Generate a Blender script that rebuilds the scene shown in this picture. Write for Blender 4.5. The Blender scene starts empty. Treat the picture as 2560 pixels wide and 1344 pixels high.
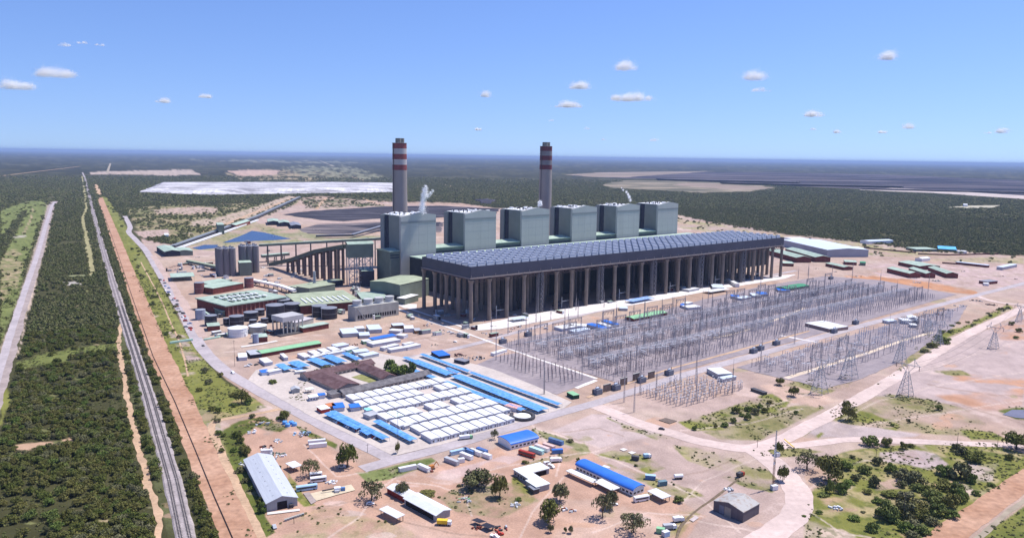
import bpy, bmesh, math, random
import numpy as np
from mathutils import Vector, Matrix
R = math.radians
sc = bpy.context.scene
col = sc.collection

# ------------------------------------------------------------------ camera
FPX, CAMZ, HORZ, TILT = 1900.0, 186.0, 391.0, 0.01445      # focal length in photo pixels, height, horizon row, roll
_b = 1 / math.sqrt(1 + TILT * TILT + ((HORZ - 672) / FPX) ** 2)
_Z = np.array([TILT * _b, _b, _b * (HORZ - 672) / FPX])
_Y = np.array([0, 0, 1.0]) - _Z * _Z[2]; _Y /= np.linalg.norm(_Y)
_X = np.cross(_Z, _Y)
cam = bpy.data.cameras.new('camera')
cam.sensor_width = 36; cam.lens = 36 * FPX / 2560
cam.clip_start = 1; cam.clip_end = 300000
camo = bpy.data.objects.new('camera', cam); col.objects.link(camo)
camo.matrix_world = Matrix(((_X[0], _X[1], -_X[2], 0), (_Y[0], _Y[1], -_Y[2], 0), (_Z[0], _Z[1], -_Z[2], CAMZ), (0, 0, 0, 1)))
sc.camera = camo

# ------------------------------------------------------------------ light
SUN_EL, SUN_AZ = R(63), math.atan2(0.88, 0.47)              # azimuth clockwise from +Y
sdir = Vector((math.sin(SUN_AZ) * math.cos(SUN_EL), math.cos(SUN_AZ) * math.cos(SUN_EL), math.sin(SUN_EL)))
sl = bpy.data.lights.new('sun', 'SUN'); sl.energy = 4.7; sl.angle = R(0.5); sl.color = (1, 0.955, 0.90)
so = bpy.data.objects.new('sun', sl); col.objects.link(so)
so.rotation_euler = sdir.to_track_quat('Z', 'Y').to_euler()
w = bpy.data.worlds.new('World'); sc.world = w; w.use_nodes = True
nt = w.node_tree; nt.nodes.clear()
sky = nt.nodes.new('ShaderNodeTexSky'); sky.sky_type = 'NISHITA'; sky.sun_disc = False
sky.sun_elevation = SUN_EL; sky.sun_rotation = SUN_AZ; sky.altitude = 0; sky.air_density = 1.0; sky.dust_density = 0.3; sky.ozone_density = 3.0
tint = nt.nodes.new('ShaderNodeMix'); tint.data_type = 'RGBA'; tint.blend_type = 'MULTIPLY'; tint.inputs[0].default_value = 1
tint.inputs[7].default_value = (0.87, 1.0, 1.45, 1)
tc = nt.nodes.new('ShaderNodeTexCoord'); mpg = nt.nodes.new('ShaderNodeMapping'); mpg.vector_type = 'POINT'
mpg.inputs['Location'].default_value = (0, 0, 0.055); mpg.inputs['Scale'].default_value = (1, 1, 0.88)
nrm_ = nt.nodes.new('ShaderNodeVectorMath'); nrm_.operation = 'NORMALIZE'
nt.links.new(tc.outputs['Generated'], mpg.inputs[0]); nt.links.new(mpg.outputs[0], nrm_.inputs[0]); nt.links.new(nrm_.outputs[0], sky.inputs[0])
bg = nt.nodes.new('ShaderNodeBackground'); bg.inputs[1].default_value = 0.090
wo = nt.nodes.new('ShaderNodeOutputWorld')
nt.links.new(sky.outputs[0], tint.inputs[6]); nt.links.new(tint.outputs[2], bg.inputs[0]); nt.links.new(bg.outputs[0], wo.inputs[0])
vs = sc.view_settings; sc.display_settings.display_device = 'sRGB'
vs.view_transform = 'Standard'; vs.look = 'None'; vs.exposure = 0.3; vs.gamma = 1; vs.use_curve_mapping = False
cy = sc.cycles
cy.use_denoising = True; cy.max_bounces = 14; cy.diffuse_bounces = 12; cy.glossy_bounces = 2; cy.transparent_max_bounces = 8
cy.transmission_bounces = 2; cy.volume_bounces = 1; cy.caustics_reflective = False; cy.caustics_refractive = False

# ------------------------------------------------------------------ helpers
rnd = random.Random(7)
npr = np.random.default_rng(11)

def ray(x, y):
    d = np.array([(x - 1280) / FPX, -(y - 672) / FPX, 1.0]); return np.array([d @ _X, d @ _Y, d @ _Z])
def P(x, y, z=0.0):
    "the point at height z that the photograph shows at pixel x, y"
    d = ray(x, y); t = (z - CAMZ) / d[2]; return Vector((d[0] * t, d[1] * t, z))
def proj(p):
    q = np.array(p, float) - np.array([0, 0, CAMZ]); c = q[0] * _X + q[1] * _Y + q[2] * _Z
    return 1280 + FPX * c[0] / c[2], 672 - FPX * c[1] / c[2]
def hgt(p, y):
    lo, hi = -20.0, 400.0
    for _ in range(40):
        m = (lo + hi) / 2
        if proj((p[0], p[1], m))[1] > y: lo = m
        else: hi = m
    return m

MATS = {}
def M(name, rgb, var=0.12, scale=0.3, rough=0.85, spec=0.15, rgb2=None, detail=4.0, metal=0.0, world=False, thr=(0.35, 0.65), rand=0.0, fine=0.0, stretch=None):
    if name in MATS: return MATS[name]
    m = bpy.data.materials.new(name); m.use_nodes = True; t = m.node_tree; b = t.nodes['Principled BSDF']
    b.inputs['Roughness'].default_value = rough; b.inputs['Specular IOR Level'].default_value = spec; b.inputs['Metallic'].default_value = metal
    if world:
        c = t.nodes.new('ShaderNodeNewGeometry').outputs['Position']
    else:
        c = t.nodes.new('ShaderNodeTexCoord').outputs['Object']
        oi = t.nodes.new('ShaderNodeObjectInfo'); a = t.nodes.new('ShaderNodeVectorMath'); a.operation = 'ADD'
        k = t.nodes.new('ShaderNodeMath'); k.operation = 'MULTIPLY'; k.inputs[1].default_value = 57.0
        t.links.new(oi.outputs['Random'], k.inputs[0]); t.links.new(c, a.inputs[0]); t.links.new(k.outputs[0], a.inputs[1]); c = a.outputs[0]
    if stretch:
        mp = t.nodes.new('ShaderNodeMapping'); mp.inputs['Scale'].default_value = stretch[0]
        mp.inputs['Rotation'].default_value = (0, 0, R(stretch[1])); t.links.new(c, mp.inputs[0]); c = mp.outputs[0]
    n = t.nodes.new('ShaderNodeTexNoise'); n.inputs['Scale'].default_value = scale; n.inputs['Detail'].default_value = detail; n.inputs['Roughness'].default_value = 0.6
    t.links.new(c, n.inputs['Vector'])
    r = t.nodes.new('ShaderNodeMapRange'); r.inputs[1].default_value = thr[0]; r.inputs[2].default_value = thr[1]
    t.links.new(n.outputs[0], r.inputs[0])
    x = t.nodes.new('ShaderNodeMix'); x.data_type = 'RGBA'
    ca = [v * (1 - var) for v in rgb]; cb = list(rgb2) if rgb2 else [min(0.95, v * (1 + var)) for v in rgb]
    x.inputs[6].default_value = (*ca, 1); x.inputs[7].default_value = (*cb, 1)
    t.links.new(r.outputs[0], x.inputs[0]); out = x.outputs[2]
    if fine:
        n2 = t.nodes.new('ShaderNodeTexNoise'); n2.inputs['Scale'].default_value = scale * 9; n2.inputs['Detail'].default_value = 3
        t.links.new(c, n2.inputs['Vector'])
        r2 = t.nodes.new('ShaderNodeMapRange'); r2.inputs[1].default_value = 0.3; r2.inputs[2].default_value = 0.7; r2.inputs[3].default_value = 1 - fine; r2.inputs[4].default_value = 1 + fine
        t.links.new(n2.outputs[0], r2.inputs[0])
        y = t.nodes.new('ShaderNodeMix'); y.data_type = 'RGBA'; y.blend_type = 'MULTIPLY'; y.inputs[0].default_value = 1
        t.links.new(out, y.inputs[6]); t.links.new(r2.outputs[0], y.inputs[7]); out = y.outputs[2]
    if rand:
        oi2 = t.nodes.new('ShaderNodeObjectInfo'); r3 = t.nodes.new('ShaderNodeMapRange'); r3.inputs[3].default_value = 1 - rand; r3.inputs[4].default_value = 1 + rand
        t.links.new(oi2.outputs['Random'], r3.inputs[0])
        y = t.nodes.new('ShaderNodeMix'); y.data_type = 'RGBA'; y.blend_type = 'MULTIPLY'; y.inputs[0].default_value = 1
        t.links.new(out, y.inputs[6]); t.links.new(r3.outputs[0], y.inputs[7]); out = y.outputs[2]
    t.links.new(out, b.inputs['Base Color'])
    MATS[name] = m
    return m

class MB:
    def __init__(s): s.v = []; s.f = []
    def add(s, vs, fs):
        k = len(s.v); s.v += [tuple(p) for p in vs]; s.f += [tuple(i + k for i in f) for f in fs]; return s
    def box(s, x0, y0, z0, x1, y1, z1):
        return s.add([(x0, y0, z0), (x1, y0, z0), (x1, y1, z0), (x0, y1, z0), (x0, y0, z1), (x1, y0, z1), (x1, y1, z1), (x0, y1, z1)],
                     [(3, 2, 1, 0), (4, 5, 6, 7), (0, 1, 5, 4), (1, 2, 6, 5), (2, 3, 7, 6), (3, 0, 4, 7)])
    def cbox(s, cx, cy, z0, dx, dy, dz, rot=0.0):
        c, n = math.cos(rot), math.sin(rot); q = [(-dx / 2, -dy / 2), (dx / 2, -dy / 2), (dx / 2, dy / 2), (-dx / 2, dy / 2)]
        return s.prism([(cx + a * c - b * n, cy + a * n + b * c) for a, b in q], z0, z0 + dz)
    def prism(s, poly, z0, z1):
        n = len(poly)
        return s.add([(x, y, z0) for x, y in poly] + [(x, y, z1) for x, y in poly],
                     [tuple(range(n - 1, -1, -1)), tuple(range(n, 2 * n))] + [(i, (i + 1) % n, n + (i + 1) % n, n + i) for i in range(n)])
    def extr(s, prof, axis, a0, a1):
        "closed profile [(t, z)] carried along local x ('x') or y ('y')"
        n = len(prof)
        if axis == 'x': v = [(a0, t, z) for t, z in prof] + [(a1, t, z) for t, z in prof]
        else: v = [(t, a0, z) for t, z in prof] + [(t, a1, z) for t, z in prof]
        return s.add(v, [tuple(range(n)), tuple(range(2 * n - 1, n - 1, -1))] + [(i, n + i, n + (i + 1) % n, (i + 1) % n) for i in range(n)])
    def cyl(s, x, y, z0, z1, r0, r1=None, n=20, cap=True):
        r1 = r0 if r1 is None else r1
        a = [2 * math.pi * i / n for i in range(n)]
        v = [(x + r0 * math.cos(t), y + r0 * math.sin(t), z0) for t in a] + [(x + r1 * math.cos(t), y + r1 * math.sin(t), z1) for t in a]
        f = [(i, (i + 1) % n, n + (i + 1) % n, n + i) for i in range(n)]
        if cap: f += [tuple(range(n - 1, -1, -1)), tuple(range(n, 2 * n))]
        return s.add(v, f)
    def lathe(s, x, y, prof, n=20):
        for (r0, z0), (r1, z1) in zip(prof, prof[1:]): s.cyl(x, y, z0, z1, r0, r1, n, cap=False)
        return s.cyl(x, y, prof[-1][1] - .01, prof[-1][1], max(prof[-1][0], .01), n=n)
    def bar(s, p, q, r, r2=None):
        p, q = Vector(p), Vector(q); d = (q - p)
        if d.length < 1e-6: return s
        d.normalize(); a = d.cross(Vector((0, 0, 1))) if abs(d.z) < .95 else d.cross(Vector((1, 0, 0))); a.normalize(); b = d.cross(a); r2 = r if r2 is None else r2
        v = [p + (a * i + b * j) * r for i, j in ((-1, -1), (1, -1), (1, 1), (-1, 1))] + [q + (a * i + b * j) * r2 for i, j in ((-1, -1), (1, -1), (1, 1), (-1, 1))]
        return s.add(v, [(3, 2, 1, 0), (4, 5, 6, 7), (0, 1, 5, 4), (1, 2, 6, 5), (2, 3, 7, 6), (3, 0, 4, 7)])
    def build(s, name, m, parent=None, loc=None, rz=0.0, smooth=False):
        me = bpy.data.meshes.new(name); me.from_pydata(s.v, [], s.f)
        me.materials.append(m)
        if smooth:
            for p in me.polygons: p.use_smooth = True
        me.update()
        o = bpy.data.objects.new(name, me); col.objects.link(o)
        if parent: o.parent = parent
        if loc is not None: o.location = loc
        o.rotation_euler.z = rz
        return o

def tag(o, label=None, cat=None, group=None, kind=None):
    if label: o['label'] = label
    if cat: o['category'] = cat
    if group: o['group'] = group
    if kind: o['kind'] = kind
    return o
def thing(name, label, cat, loc=(0, 0, 0), rz=0.0, group=None):
    o = bpy.data.objects.new(name, None); col.objects.link(o); o.empty_display_size = 0.5
    o.location = loc; o.rotation_euler = (0, 0, rz)
    return tag(o, label, cat, group)
def dup(o, loc, rz=None, label=None, group=None, scale=None):
    def cp(a, par):
        c = a.copy(); col.objects.link(c)
        if par: c.parent = par
        for ch in a.children: cp(ch, c)
        return c
    r = cp(o, None); r.location = loc
    if rz is not None: r.rotation_euler.z = rz
    if label: r['label'] = label
    if group: r['group'] = group
    if scale is not None: r.scale = (scale,) * 3 if not hasattr(scale, '__len__') else scale
    return r
def site(Fp, Rp, Lp):
    "ground corners nearest / right / left of an oblong footprint in photo pixels -> location, turn, size along u (right) and v (left)"
    f, r, l = P(*Fp), P(*Rp), P(*Lp); u, v = r - f, l - f
    if u.length >= v.length: a = math.atan2(u.y, u.x)
    else: a = math.atan2(v.y, v.x) - math.pi / 2
    du, dv = Vector((math.cos(a), math.sin(a), 0)), Vector((-math.sin(a), math.cos(a), 0))
    return f, a, max(1.5, u.dot(du)), max(1.5, v.dot(dv))

_o = ['first', 'second', 'third', 'fourth', 'fifth', 'sixth', 'seventh', 'eighth', 'ninth', 'tenth', 'eleventh', 'twelfth', 'thirteenth', 'fourteenth', 'fifteenth', 'sixteenth', 'seventeenth', 'eighteenth', 'nineteenth']
_t = ['twenty', 'thirty', 'forty', 'fifty', 'sixty', 'seventy', 'eighty', 'ninety']
ORD = _o + [q for t in _t for q in [t[:-1] + 'ieth'] + [t + '-' + a for a in _o[:9]]]

# ------------------------------------------------------------------ ground: one sheet to the horizon, its soil and grass cover as an albedo map
def vnoise(x, y, seed=0):
    xi = np.floor(x).astype(np.int64); yi = np.floor(y).astype(np.int64); fx = x - xi; fy = y - yi
    fx = fx * fx * (3 - 2 * fx); fy = fy * fy * (3 - 2 * fy)
    def h(a, b):
        n = (a * 374761393 + b * 668265263 + seed * 974634777) & 0x7fffffff
        n = ((n ^ (n >> 13)) * 1274126177) & 0x7fffffff
        return ((n ^ (n >> 16)) & 0xffff) / 65535.0
    return (h(xi, yi) * (1 - fx) + h(xi + 1, yi) * fx) * (1 - fy) + (h(xi, yi + 1) * (1 - fx) + h(xi + 1, yi + 1) * fx) * fy
def fbm(x, y, size, octs=4, seed=0):
    s = 0; a = 1; t = 0
    for i in range(octs):
        s = s + a * vnoise(x / size + 17.3 * i, y / size - 9.1 * i, seed + i); t += a; a *= .55; size /= 2.1
    return s / t

GDY = np.concatenate([np.array([2, 2.4, 3, 3.8, 4.8, 6, 7.5, 9, 11, 13, 15.5, 18, 20]), np.arange(22, 1130, 2.4)])
GAZ = np.radians(np.arange(-47, 47.01, 0.1))
rr = CAMZ * FPX / GDY
GX = rr[:, None] * np.sin(GAZ)[None, :]; GY = rr[:, None] * np.cos(GAZ)[None, :]
gx, gy = GX.ravel(), GY.ravel()
_c = [gx * _X[i] + gy * _Y[i] - CAMZ * _Z[i] for i in range(3)]
pxx = 1280 + FPX * _c[0] / _c[2]; pyy = 672 - FPX * _c[1] / _c[2]
N1 = fbm(gx, gy, 45, 5, 1); N2 = fbm(gx, gy, 12, 4, 2); N3 = fbm(gx, gy, 160, 4, 3); N4 = fbm(gx, gy, 5, 3, 4)
CR = np.zeros((len(gx), 3)); TREE = np.ones(len(gx)); GRASS = np.zeros(len(gx))

def cover(poly, feather=6, rag=0.0, mott=None):
    "0..1 cover of a patch outlined in photo pixels; ragged by soil noise"
    poly = np.array(poly, float); m = feather + rag * 2 + 4
    ids = np.nonzero((pxx > poly[:, 0].min() - m) & (pxx < poly[:, 0].max() + m) & (pyy > poly[:, 1].min() - m) & (pyy < poly[:, 1].max() + m))[0]
    x, y = pxx[ids], pyy[ids]; ins = np.zeros(len(ids), bool); d2 = np.full(len(ids), 1e12)
    for i in range(len(poly)):
        ax, ay = poly[i - 1]; bx, by = poly[i]
        if ay != by: ins ^= ((ay > y) != (by > y)) & (x < (bx - ax) * (y - ay) / (by - ay) + ax)
        L = (bx - ax) ** 2 + (by - ay) ** 2 + 1e-9; t = np.clip(((x - ax) * (bx - ax) + (y - ay) * (by - ay)) / L, 0, 1)
        d2 = np.minimum(d2, (x - ax - t * (bx - ax)) ** 2 + ((y - ay - t * (by - ay)) * 1.8) ** 2)
    sd = np.sqrt(d2) * np.where(ins, 1, -1) + rag * ((N2[ids] + N1[ids]) - 1.0) * 2.2
    a = np.clip(sd / max(feather, .5) + .5, 0, 1); a = a * a * (3 - 2 * a)
    if mott is not None:
        n = {1: N1, 2: N2, 3: N3, 4: N4}[mott[0]][ids]; k = np.clip((n - mott[1]) / mott[2] + .5, 0, 1); a = a * k
    return ids, a
def paint(poly, rgb, feather=6, rag=4.0, mott=None, amt=1.0, tree=None, grass=None):
    ids, a = cover(poly, feather, rag, mott); a = a * amt
    CR[ids] = CR[ids] * (1 - a[:, None]) + np.array(rgb) * a[:, None]
    if tree is not None: TREE[ids] = TREE[ids] * (1 - a) + tree * a
    if grass is not None: GRASS[ids] = GRASS[ids] * (1 - a) + grass * a

EARTH, PINK, ORANGE, SANDY, TAN = (.40, .28, .215), (.40, .30, .265), (.45, .23, .125), (.49, .38, .30), (.32, .25, .15)
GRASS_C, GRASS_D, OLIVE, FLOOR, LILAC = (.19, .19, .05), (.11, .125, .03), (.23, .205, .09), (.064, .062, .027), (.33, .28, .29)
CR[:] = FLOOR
CR *= (0.72 + .56 * fbm(gx, gy, 300, 5, 9))[:, None] * (0.6 + .8 * fbm(gx * .5, gy, 1500, 4, 12))[:, None]
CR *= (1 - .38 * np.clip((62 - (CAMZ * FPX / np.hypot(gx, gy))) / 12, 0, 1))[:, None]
# far bush: open and dense belts
far = np.clip((GDY[:, None] * np.ones_like(GAZ)[None, :]).ravel(), 0, 400)
k = np.clip((N3 - .56) / .1, 0, 1) * (far < 130) * .35
CR = CR * (1 - k[:, None]) + np.array((.13, .12, .07)) * k[:, None]
# --- distant clearings
paint([(225, 430), (330, 427), (480, 424), (500, 436), (420, 439), (330, 436), (225, 435)], (.42, .33, .27), 3, 2, tree=0)
paint([(560, 430), (640, 424), (740, 425), (860, 430), (880, 445), (760, 455), (600, 450)], TAN, 4, 4, (1, .5, .3), tree=.2)
paint([(570, 428), (625, 424), (700, 426), (690, 436), (600, 440)], (.45, .31, .24), 3, 2, tree=0)
paint([(700, 418), (860, 412), (960, 440), (900, 455), (760, 440)], (.22, .21, .13), 6, 6, (1, .5, .3), tree=.3)
paint([(420, 396), (640, 400), (900, 405), (880, 410), (560, 404)], (.17, .16, .10), 3, 2, (3, .5, .2))
# --- left bands: grass clearing by the gravel road
paint([(0, 525), (60, 505), (105, 500), (120, 515), (100, 590), (62, 690), (25, 800), (0, 860)], (.17, .19, .065), 6, 6, tree=.04, grass=1)
paint([(0, 640), (40, 620), (62, 650), (40, 720), (0, 760)], TAN, 8, 6, (2, .5, .3))
paint([(25, 590), (66, 588), (62, 594), (25, 596)], (.4, .36, .28), 2, 1)
paint([(85, 510), (74, 550), (56, 585), (60, 586), (80, 545)], (.36, .27, .17), 2, 1)
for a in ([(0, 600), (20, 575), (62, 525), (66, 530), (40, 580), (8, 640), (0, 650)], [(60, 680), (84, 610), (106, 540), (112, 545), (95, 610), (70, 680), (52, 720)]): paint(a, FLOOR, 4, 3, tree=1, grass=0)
paint([(122, 505), (140, 503), (132, 540), (112, 620), (100, 665), (88, 720), (60, 800), (30, 880), (0, 960), (0, 870), (30, 800), (75, 660)], (.36, .29, .21), 5, 5, tree=0)
paint([(0, 985), (20, 960), (26, 1000), (14, 1040), (0, 1060)], GRASS_C, 6, 5, tree=.1)
paint([(88, 660), (94, 700), (72, 770), (56, 850), (38, 900), (52, 860), (70, 760)], SANDY, 4, 4, tree=0)
# grass glade and bare patches within the near thicket
paint([(40, 905), (120, 880), (180, 870), (240, 862), (305, 858), (300, 875), (200, 890), (165, 905), (90, 915), (55, 925)], (.15, .165, .05), 6, 8, tree=.06, grass=1)
paint([(35, 1112), (55, 1108), (100, 1103), (150, 1103), (175, 1092), (180, 1100), (165, 1112), (110, 1118), (70, 1126), (45, 1140)], (.46, .30, .20), 4, 5, tree=0)
paint([(150, 706), (185, 702), (205, 710), (180, 716)], (.42, .38, .34), 3, 2, tree=0)
paint([(145, 690), (230, 684), (240, 690), (180, 698)], (.22, .23, .12), 4, 3, tree=.15)
for _ in range(34):
    t = rnd.random(); yy = 560 + 780 * t; x0 = 100 + 160 * (1 - t) - 90 * t; x1 = 205 + 190 * t
    xx = rnd.uniform(max(0, x0), x1); s = 3 + 12 * t * rnd.uniform(.3, 1)
    paint([(xx - s * 2, yy), (xx, yy - s * .4), (xx + s * 2, yy), (xx, yy + s * .5)], rnd.choice(((.17, .17, .07), (.32, .25, .15), (.13, .14, .05))), 5, 6, tree=.15)
# verge between the rail line and thicket, east verge
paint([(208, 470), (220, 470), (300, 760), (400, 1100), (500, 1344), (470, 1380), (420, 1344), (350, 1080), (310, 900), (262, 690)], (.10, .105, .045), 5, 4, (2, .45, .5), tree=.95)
# --- grass strip east of the red strip
paint([(252, 490), (268, 492), (318, 570), (362, 640), (408, 720), (452, 810), (505, 895), (560, 950), (668, 1016), (600, 1036), (560, 1044), (600, 1180), (680, 1400), (640, 1400), (560, 1210), (470, 1000), (430, 900), (380, 790), (320, 660), (280, 570)], GRASS_C, 5, 2, tree=.05, grass=1)
paint([(258, 497), (268, 495), (318, 570), (362, 640), (408, 720), (452, 810), (505, 895), (560, 950), (668, 1016), (600, 1034), (545, 1046), (500, 1020), (470, 920), (420, 800), (355, 680), (305, 580)], (.24, .24, .085), 6, 5, (1, .52, .2), amt=.6)
paint([(418, 825), (470, 845), (480, 880), (500, 900), (470, 905), (432, 850)], PINK, 6, 6, (2, .45, .3), tree=0)
# --- mid-left scrub clearing
paint([(315, 522), (420, 510), (540, 514), (620, 508), (700, 505), (745, 492), (760, 500), (650, 560), (560, 590), (480, 612), (390, 600), (352, 590), (340, 560)], (.17, .165, .07), 7, 6, tree=.38, grass=1)
paint([(315, 522), (420, 510), (540, 514), (620, 508), (640, 540), (480, 612), (390, 600), (352, 590)], TAN, 7, 6, (1, .55, .2), tree=.1)
paint([(370, 527), (470, 518), (550, 520), (540, 533), (420, 536)], (.42, .31, .25), 5, 5, tree=.02)
paint([(335, 578), (420, 572), (425, 590), (360, 596)], (.45, .33, .28), 4, 3, tree=0)
paint([(480, 552), (560, 540), (630, 520), (720, 490), (740, 492), (660, 530), (560, 565), (480, 565)], (.43, .33, .25), 5, 4, tree=.02)
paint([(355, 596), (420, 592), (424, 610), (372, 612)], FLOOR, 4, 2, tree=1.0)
# --- station grounds: bare earth
paint([(352, 596), (430, 612), (520, 580), (600, 560), (650, 545), (720, 520), (760, 495), (800, 490), (900, 500), (1000, 505), (1150, 508), (1240, 520), (1480, 528), (1690, 538), (1780, 556), (1900, 578), (2000, 590), (2150, 607), (2330, 632), (2480, 636), (2600, 640), (2900, 640), (3000, 1700), (560, 1700), (640, 1344), (600, 1200), (560, 1090), (545, 1048), (600, 1036), (672, 1018), (565, 950), (508, 893), (456, 808), (412, 718), (366, 640)], EARTH, 5, 3, tree=0, grass=0)
paint([(352, 596), (430, 612), (600, 560), (760, 495), (1240, 520), (1690, 538), (2150, 607), (2560, 640), (2900, 640), (3000, 1700), (560, 1700), (672, 1018), (456, 808)], PINK, 8, 3, (3, .5, .3), amt=.8)
paint([(352, 596), (430, 612), (600, 560), (760, 495), (1240, 520), (1690, 538), (2150, 607), (2560, 640), (2900, 640), (3000, 1700), (560, 1700), (672, 1018), (456, 808)], SANDY, 8, 3, (1, .58, .2), amt=.6)
# grass among the coal-side yards
paint([(480, 590), (560, 570), (640, 555), (740, 590), (760, 610), (640, 615), (520, 625), (470, 620)], (.27, .25, .13), 6, 5, (1, .45, .35), grass=1)
paint([(640, 575), (760, 570), (860, 590), (960, 590), (940, 600), (800, 606), (720, 596)], (.26, .25, .14), 6, 5, (1, .47, .3))
paint([(760, 500), (850, 495), (960, 515), (760, 520)], (.12, .13, .06), 5, 5, (1, .5, .3), tree=.6)
# between the stacks and the wood
paint([(1690, 545), (1900, 580), (2150, 610), (2330, 636), (2560, 645), (2560, 660), (2300, 650), (2100, 628), (1880, 598), (1700, 570)], (.33, .29, .15), 6, 6, (1, .48, .3), tree=.10, grass=1)
paint([(1660, 565), (1850, 590), (1950, 600), (1900, 612), (1660, 590)], (.55, .42, .36), 5, 5, (1, .5, .3))
# red earth bank and field colours on the right
paint([(2110, 690), (2200, 688), (2330, 706), (2440, 728), (2450, 738), (2300, 720), (2150, 704)], ORANGE, 4, 3)
paint([(2150, 660), (2560, 660), (2560, 720), (2450, 720), (2200, 690)], (.45, .33, .31), 8, 5, (2, .5, .3))
paint([(2290, 905), (2400, 850), (2560, 790), (2700, 780), (2700, 1060), (2560, 1040), (2300, 1000), (2160, 990)], (.42, .33, .31), 8, 5, amt=.85)
paint([(2340, 940), (2440, 935), (2560, 945), (2560, 965), (2420, 955)], ORANGE, 8, 7, (2, .45, .3), amt=.8)
paint([(2340, 990), (2560, 970), (2560, 1040), (2460, 1030)], ORANGE, 14, 8, (1, .45, .3), amt=.8)
paint([(2480, 820), (2560, 800), (2600, 850), (2500, 850)], ORANGE, 8, 6, (2, .45, .4), amt=.7)
paint([(2340, 928), (2400, 925), (2430, 938), (2370, 938)], OLIVE, 5, 4, grass=1)
paint([(2290, 870), (2380, 850), (2330, 872), (2150, 1000), (2120, 1015), (2240, 930)], OLIVE, 6, 4, (2, .42, .4), grass=1)
paint([(2300, 838), (2400, 820), (2520, 762), (2535, 770), (2440, 812), (2330, 860)], GRASS_C, 5, 4, grass=1, tree=.1)
paint([(2050, 1035), (2130, 1000), (2220, 985), (2330, 1000), (2420, 1020), (2470, 1060), (2420, 1090), (2250, 1075), (2120, 1060)], OLIVE, 10, 8, (1, .47, .3), grass=1)
paint([(2130, 1020), (2180, 1030), (2250, 1060), (2240, 1075), (2140, 1050)], GRASS_C, 8, 6, grass=1)
paint([(2400, 1075), (2480, 1078), (2520, 1100), (2430, 1098)], GRASS_C, 6, 5, grass=1)
paint([(2490, 1025), (2540, 1018), (2620, 1020), (2600, 1052), (2540, 1050)], GRASS_D, 8, 5, grass=1)
paint([(1700, 1055), (1770, 1035), (1900, 990), (1975, 970), (2000, 985), (1900, 1060), (1800, 1075), (1730, 1075)], GRASS_C, 8, 7, (2, .38, .4), grass=1)
paint([(1760, 1080), (1900, 1040), (2040, 1000), (2060, 1020), (1900, 1100), (1800, 1098)], OLIVE, 8, 7, (1, .48, .3), grass=1)
paint([(1940, 965), (2010, 950), (2160, 930), (2120, 970), (2000, 1000)], OLIVE, 8, 7, (2, .47, .3), grass=1)
paint([(1890, 960), (1990, 965), (2100, 1000), (2040, 1018), (1960, 1000)], (.47, .33, .26), 6, 5)
# east and south of the camp
paint([(1380, 1075), (1420, 1060), (1480, 1035), (1540, 1036), (1660, 1085), (1560, 1105), (1500, 1118)], (.46, .36, .33), 4, 2)
paint([(1520, 1045), (1600, 1072), (1690, 1095), (1640, 1098), (1560, 1070)], (.26, .24, .12), 6, 6, (2, .42, .4), grass=1)
paint([(1335, 1072), (1400, 1092), (1470, 1115), (1465, 1125), (1390, 1105), (1330, 1082)], (.25, .23, .12), 4, 4, grass=1)
paint([(1490, 1138), (1540, 1122), (1620, 1135), (1670, 1170), (1620, 1185), (1560, 1150)], GRASS_C, 8, 8, (2, .42, .4), grass=1)
paint([(1520, 1160), (1700, 1210), (1760, 1240), (1700, 1245), (1600, 1200)], OLIVE, 8, 8, (2, .52, .3), grass=1)
paint([(1680, 1110), (1750, 1120), (1860, 1160), (1890, 1180), (1830, 1190), (1720, 1150)], (.30, .26, .13), 8, 8, (2, .46, .4), grass=1)
paint([(1790, 1190), (1900, 1170), (1960, 1190), (1930, 1230), (1870, 1220)], OLIVE, 8, 8, (2, .42, .4), grass=1)
# foreground red earth
paint([(560, 1500), (640, 1344), (600, 1180), (560, 1070), (640, 1040), (740, 1065), (900, 1160), (990, 1195), (1200, 1130), (1320, 1100), (1480, 1130), (1560, 1200), (1700, 1250), (1760, 1290), (1720, 1344), (1700, 1700), (500, 1700)], (.44, .275, .20), 14, 8, amt=.95)
paint([(640, 1344), (760, 1260), (1000, 1280), (1400, 1240), (1700, 1290), (1700, 1600), (600, 1600)], (.47, .335, .27), 20, 10, (1, .52, .25), amt=.7)
paint([(700, 1310), (800, 1270), (1000, 1310), (1100, 1400), (720, 1420)], (.28, .24, .12), 20, 12, (2, .55, .25), amt=.55, grass=1)
paint([(1380, 1330), (1560, 1260), (1700, 1310), (1640, 1400), (1400, 1420)], (.50, .36, .29), 20, 8, (1, .45, .3), amt=.8)
paint([(555, 1075), (600, 1052), (660, 1042), (720, 1068), (700, 1080), (640, 1066), (600, 1090), (640, 1200), (665, 1290), (690, 1330), (660, 1344), (620, 1260), (575, 1140)], GRASS_D, 6, 6, tree=.02, grass=1)
paint([(470, 990), (545, 1046), (600, 1260), (650, 1360), (620, 1380), (560, 1260), (500, 1080)], (.22, .20, .10), 4, 4, (2, .46, .4), grass=1)
paint([(735, 1060), (790, 1085), (845, 1110), (840, 1122), (760, 1085)], GRASS_D, 5, 4, grass=1)
paint([(890, 1180), (960, 1170), (1080, 1140), (1090, 1152), (1000, 1190), (920, 1205)], (.17, .19, .07), 6, 6, grass=1)
paint([(720, 1180), (760, 1240), (790, 1262), (760, 1265), (720, 1225)], GRASS_C, 6, 5, (2, .42, .4), grass=1)
paint([(1090, 1240), (1160, 1210), (1280, 1205), (1350, 1250), (1250, 1300), (1140, 1280)], (.21, .20, .10), 8, 8, (2, .43, .4), grass=1)
paint([(1280, 1180), (1340, 1240), (1330, 1260), (1275, 1235)], GRASS_C, 6, 6, (2, .4, .4), grass=1)
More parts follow.
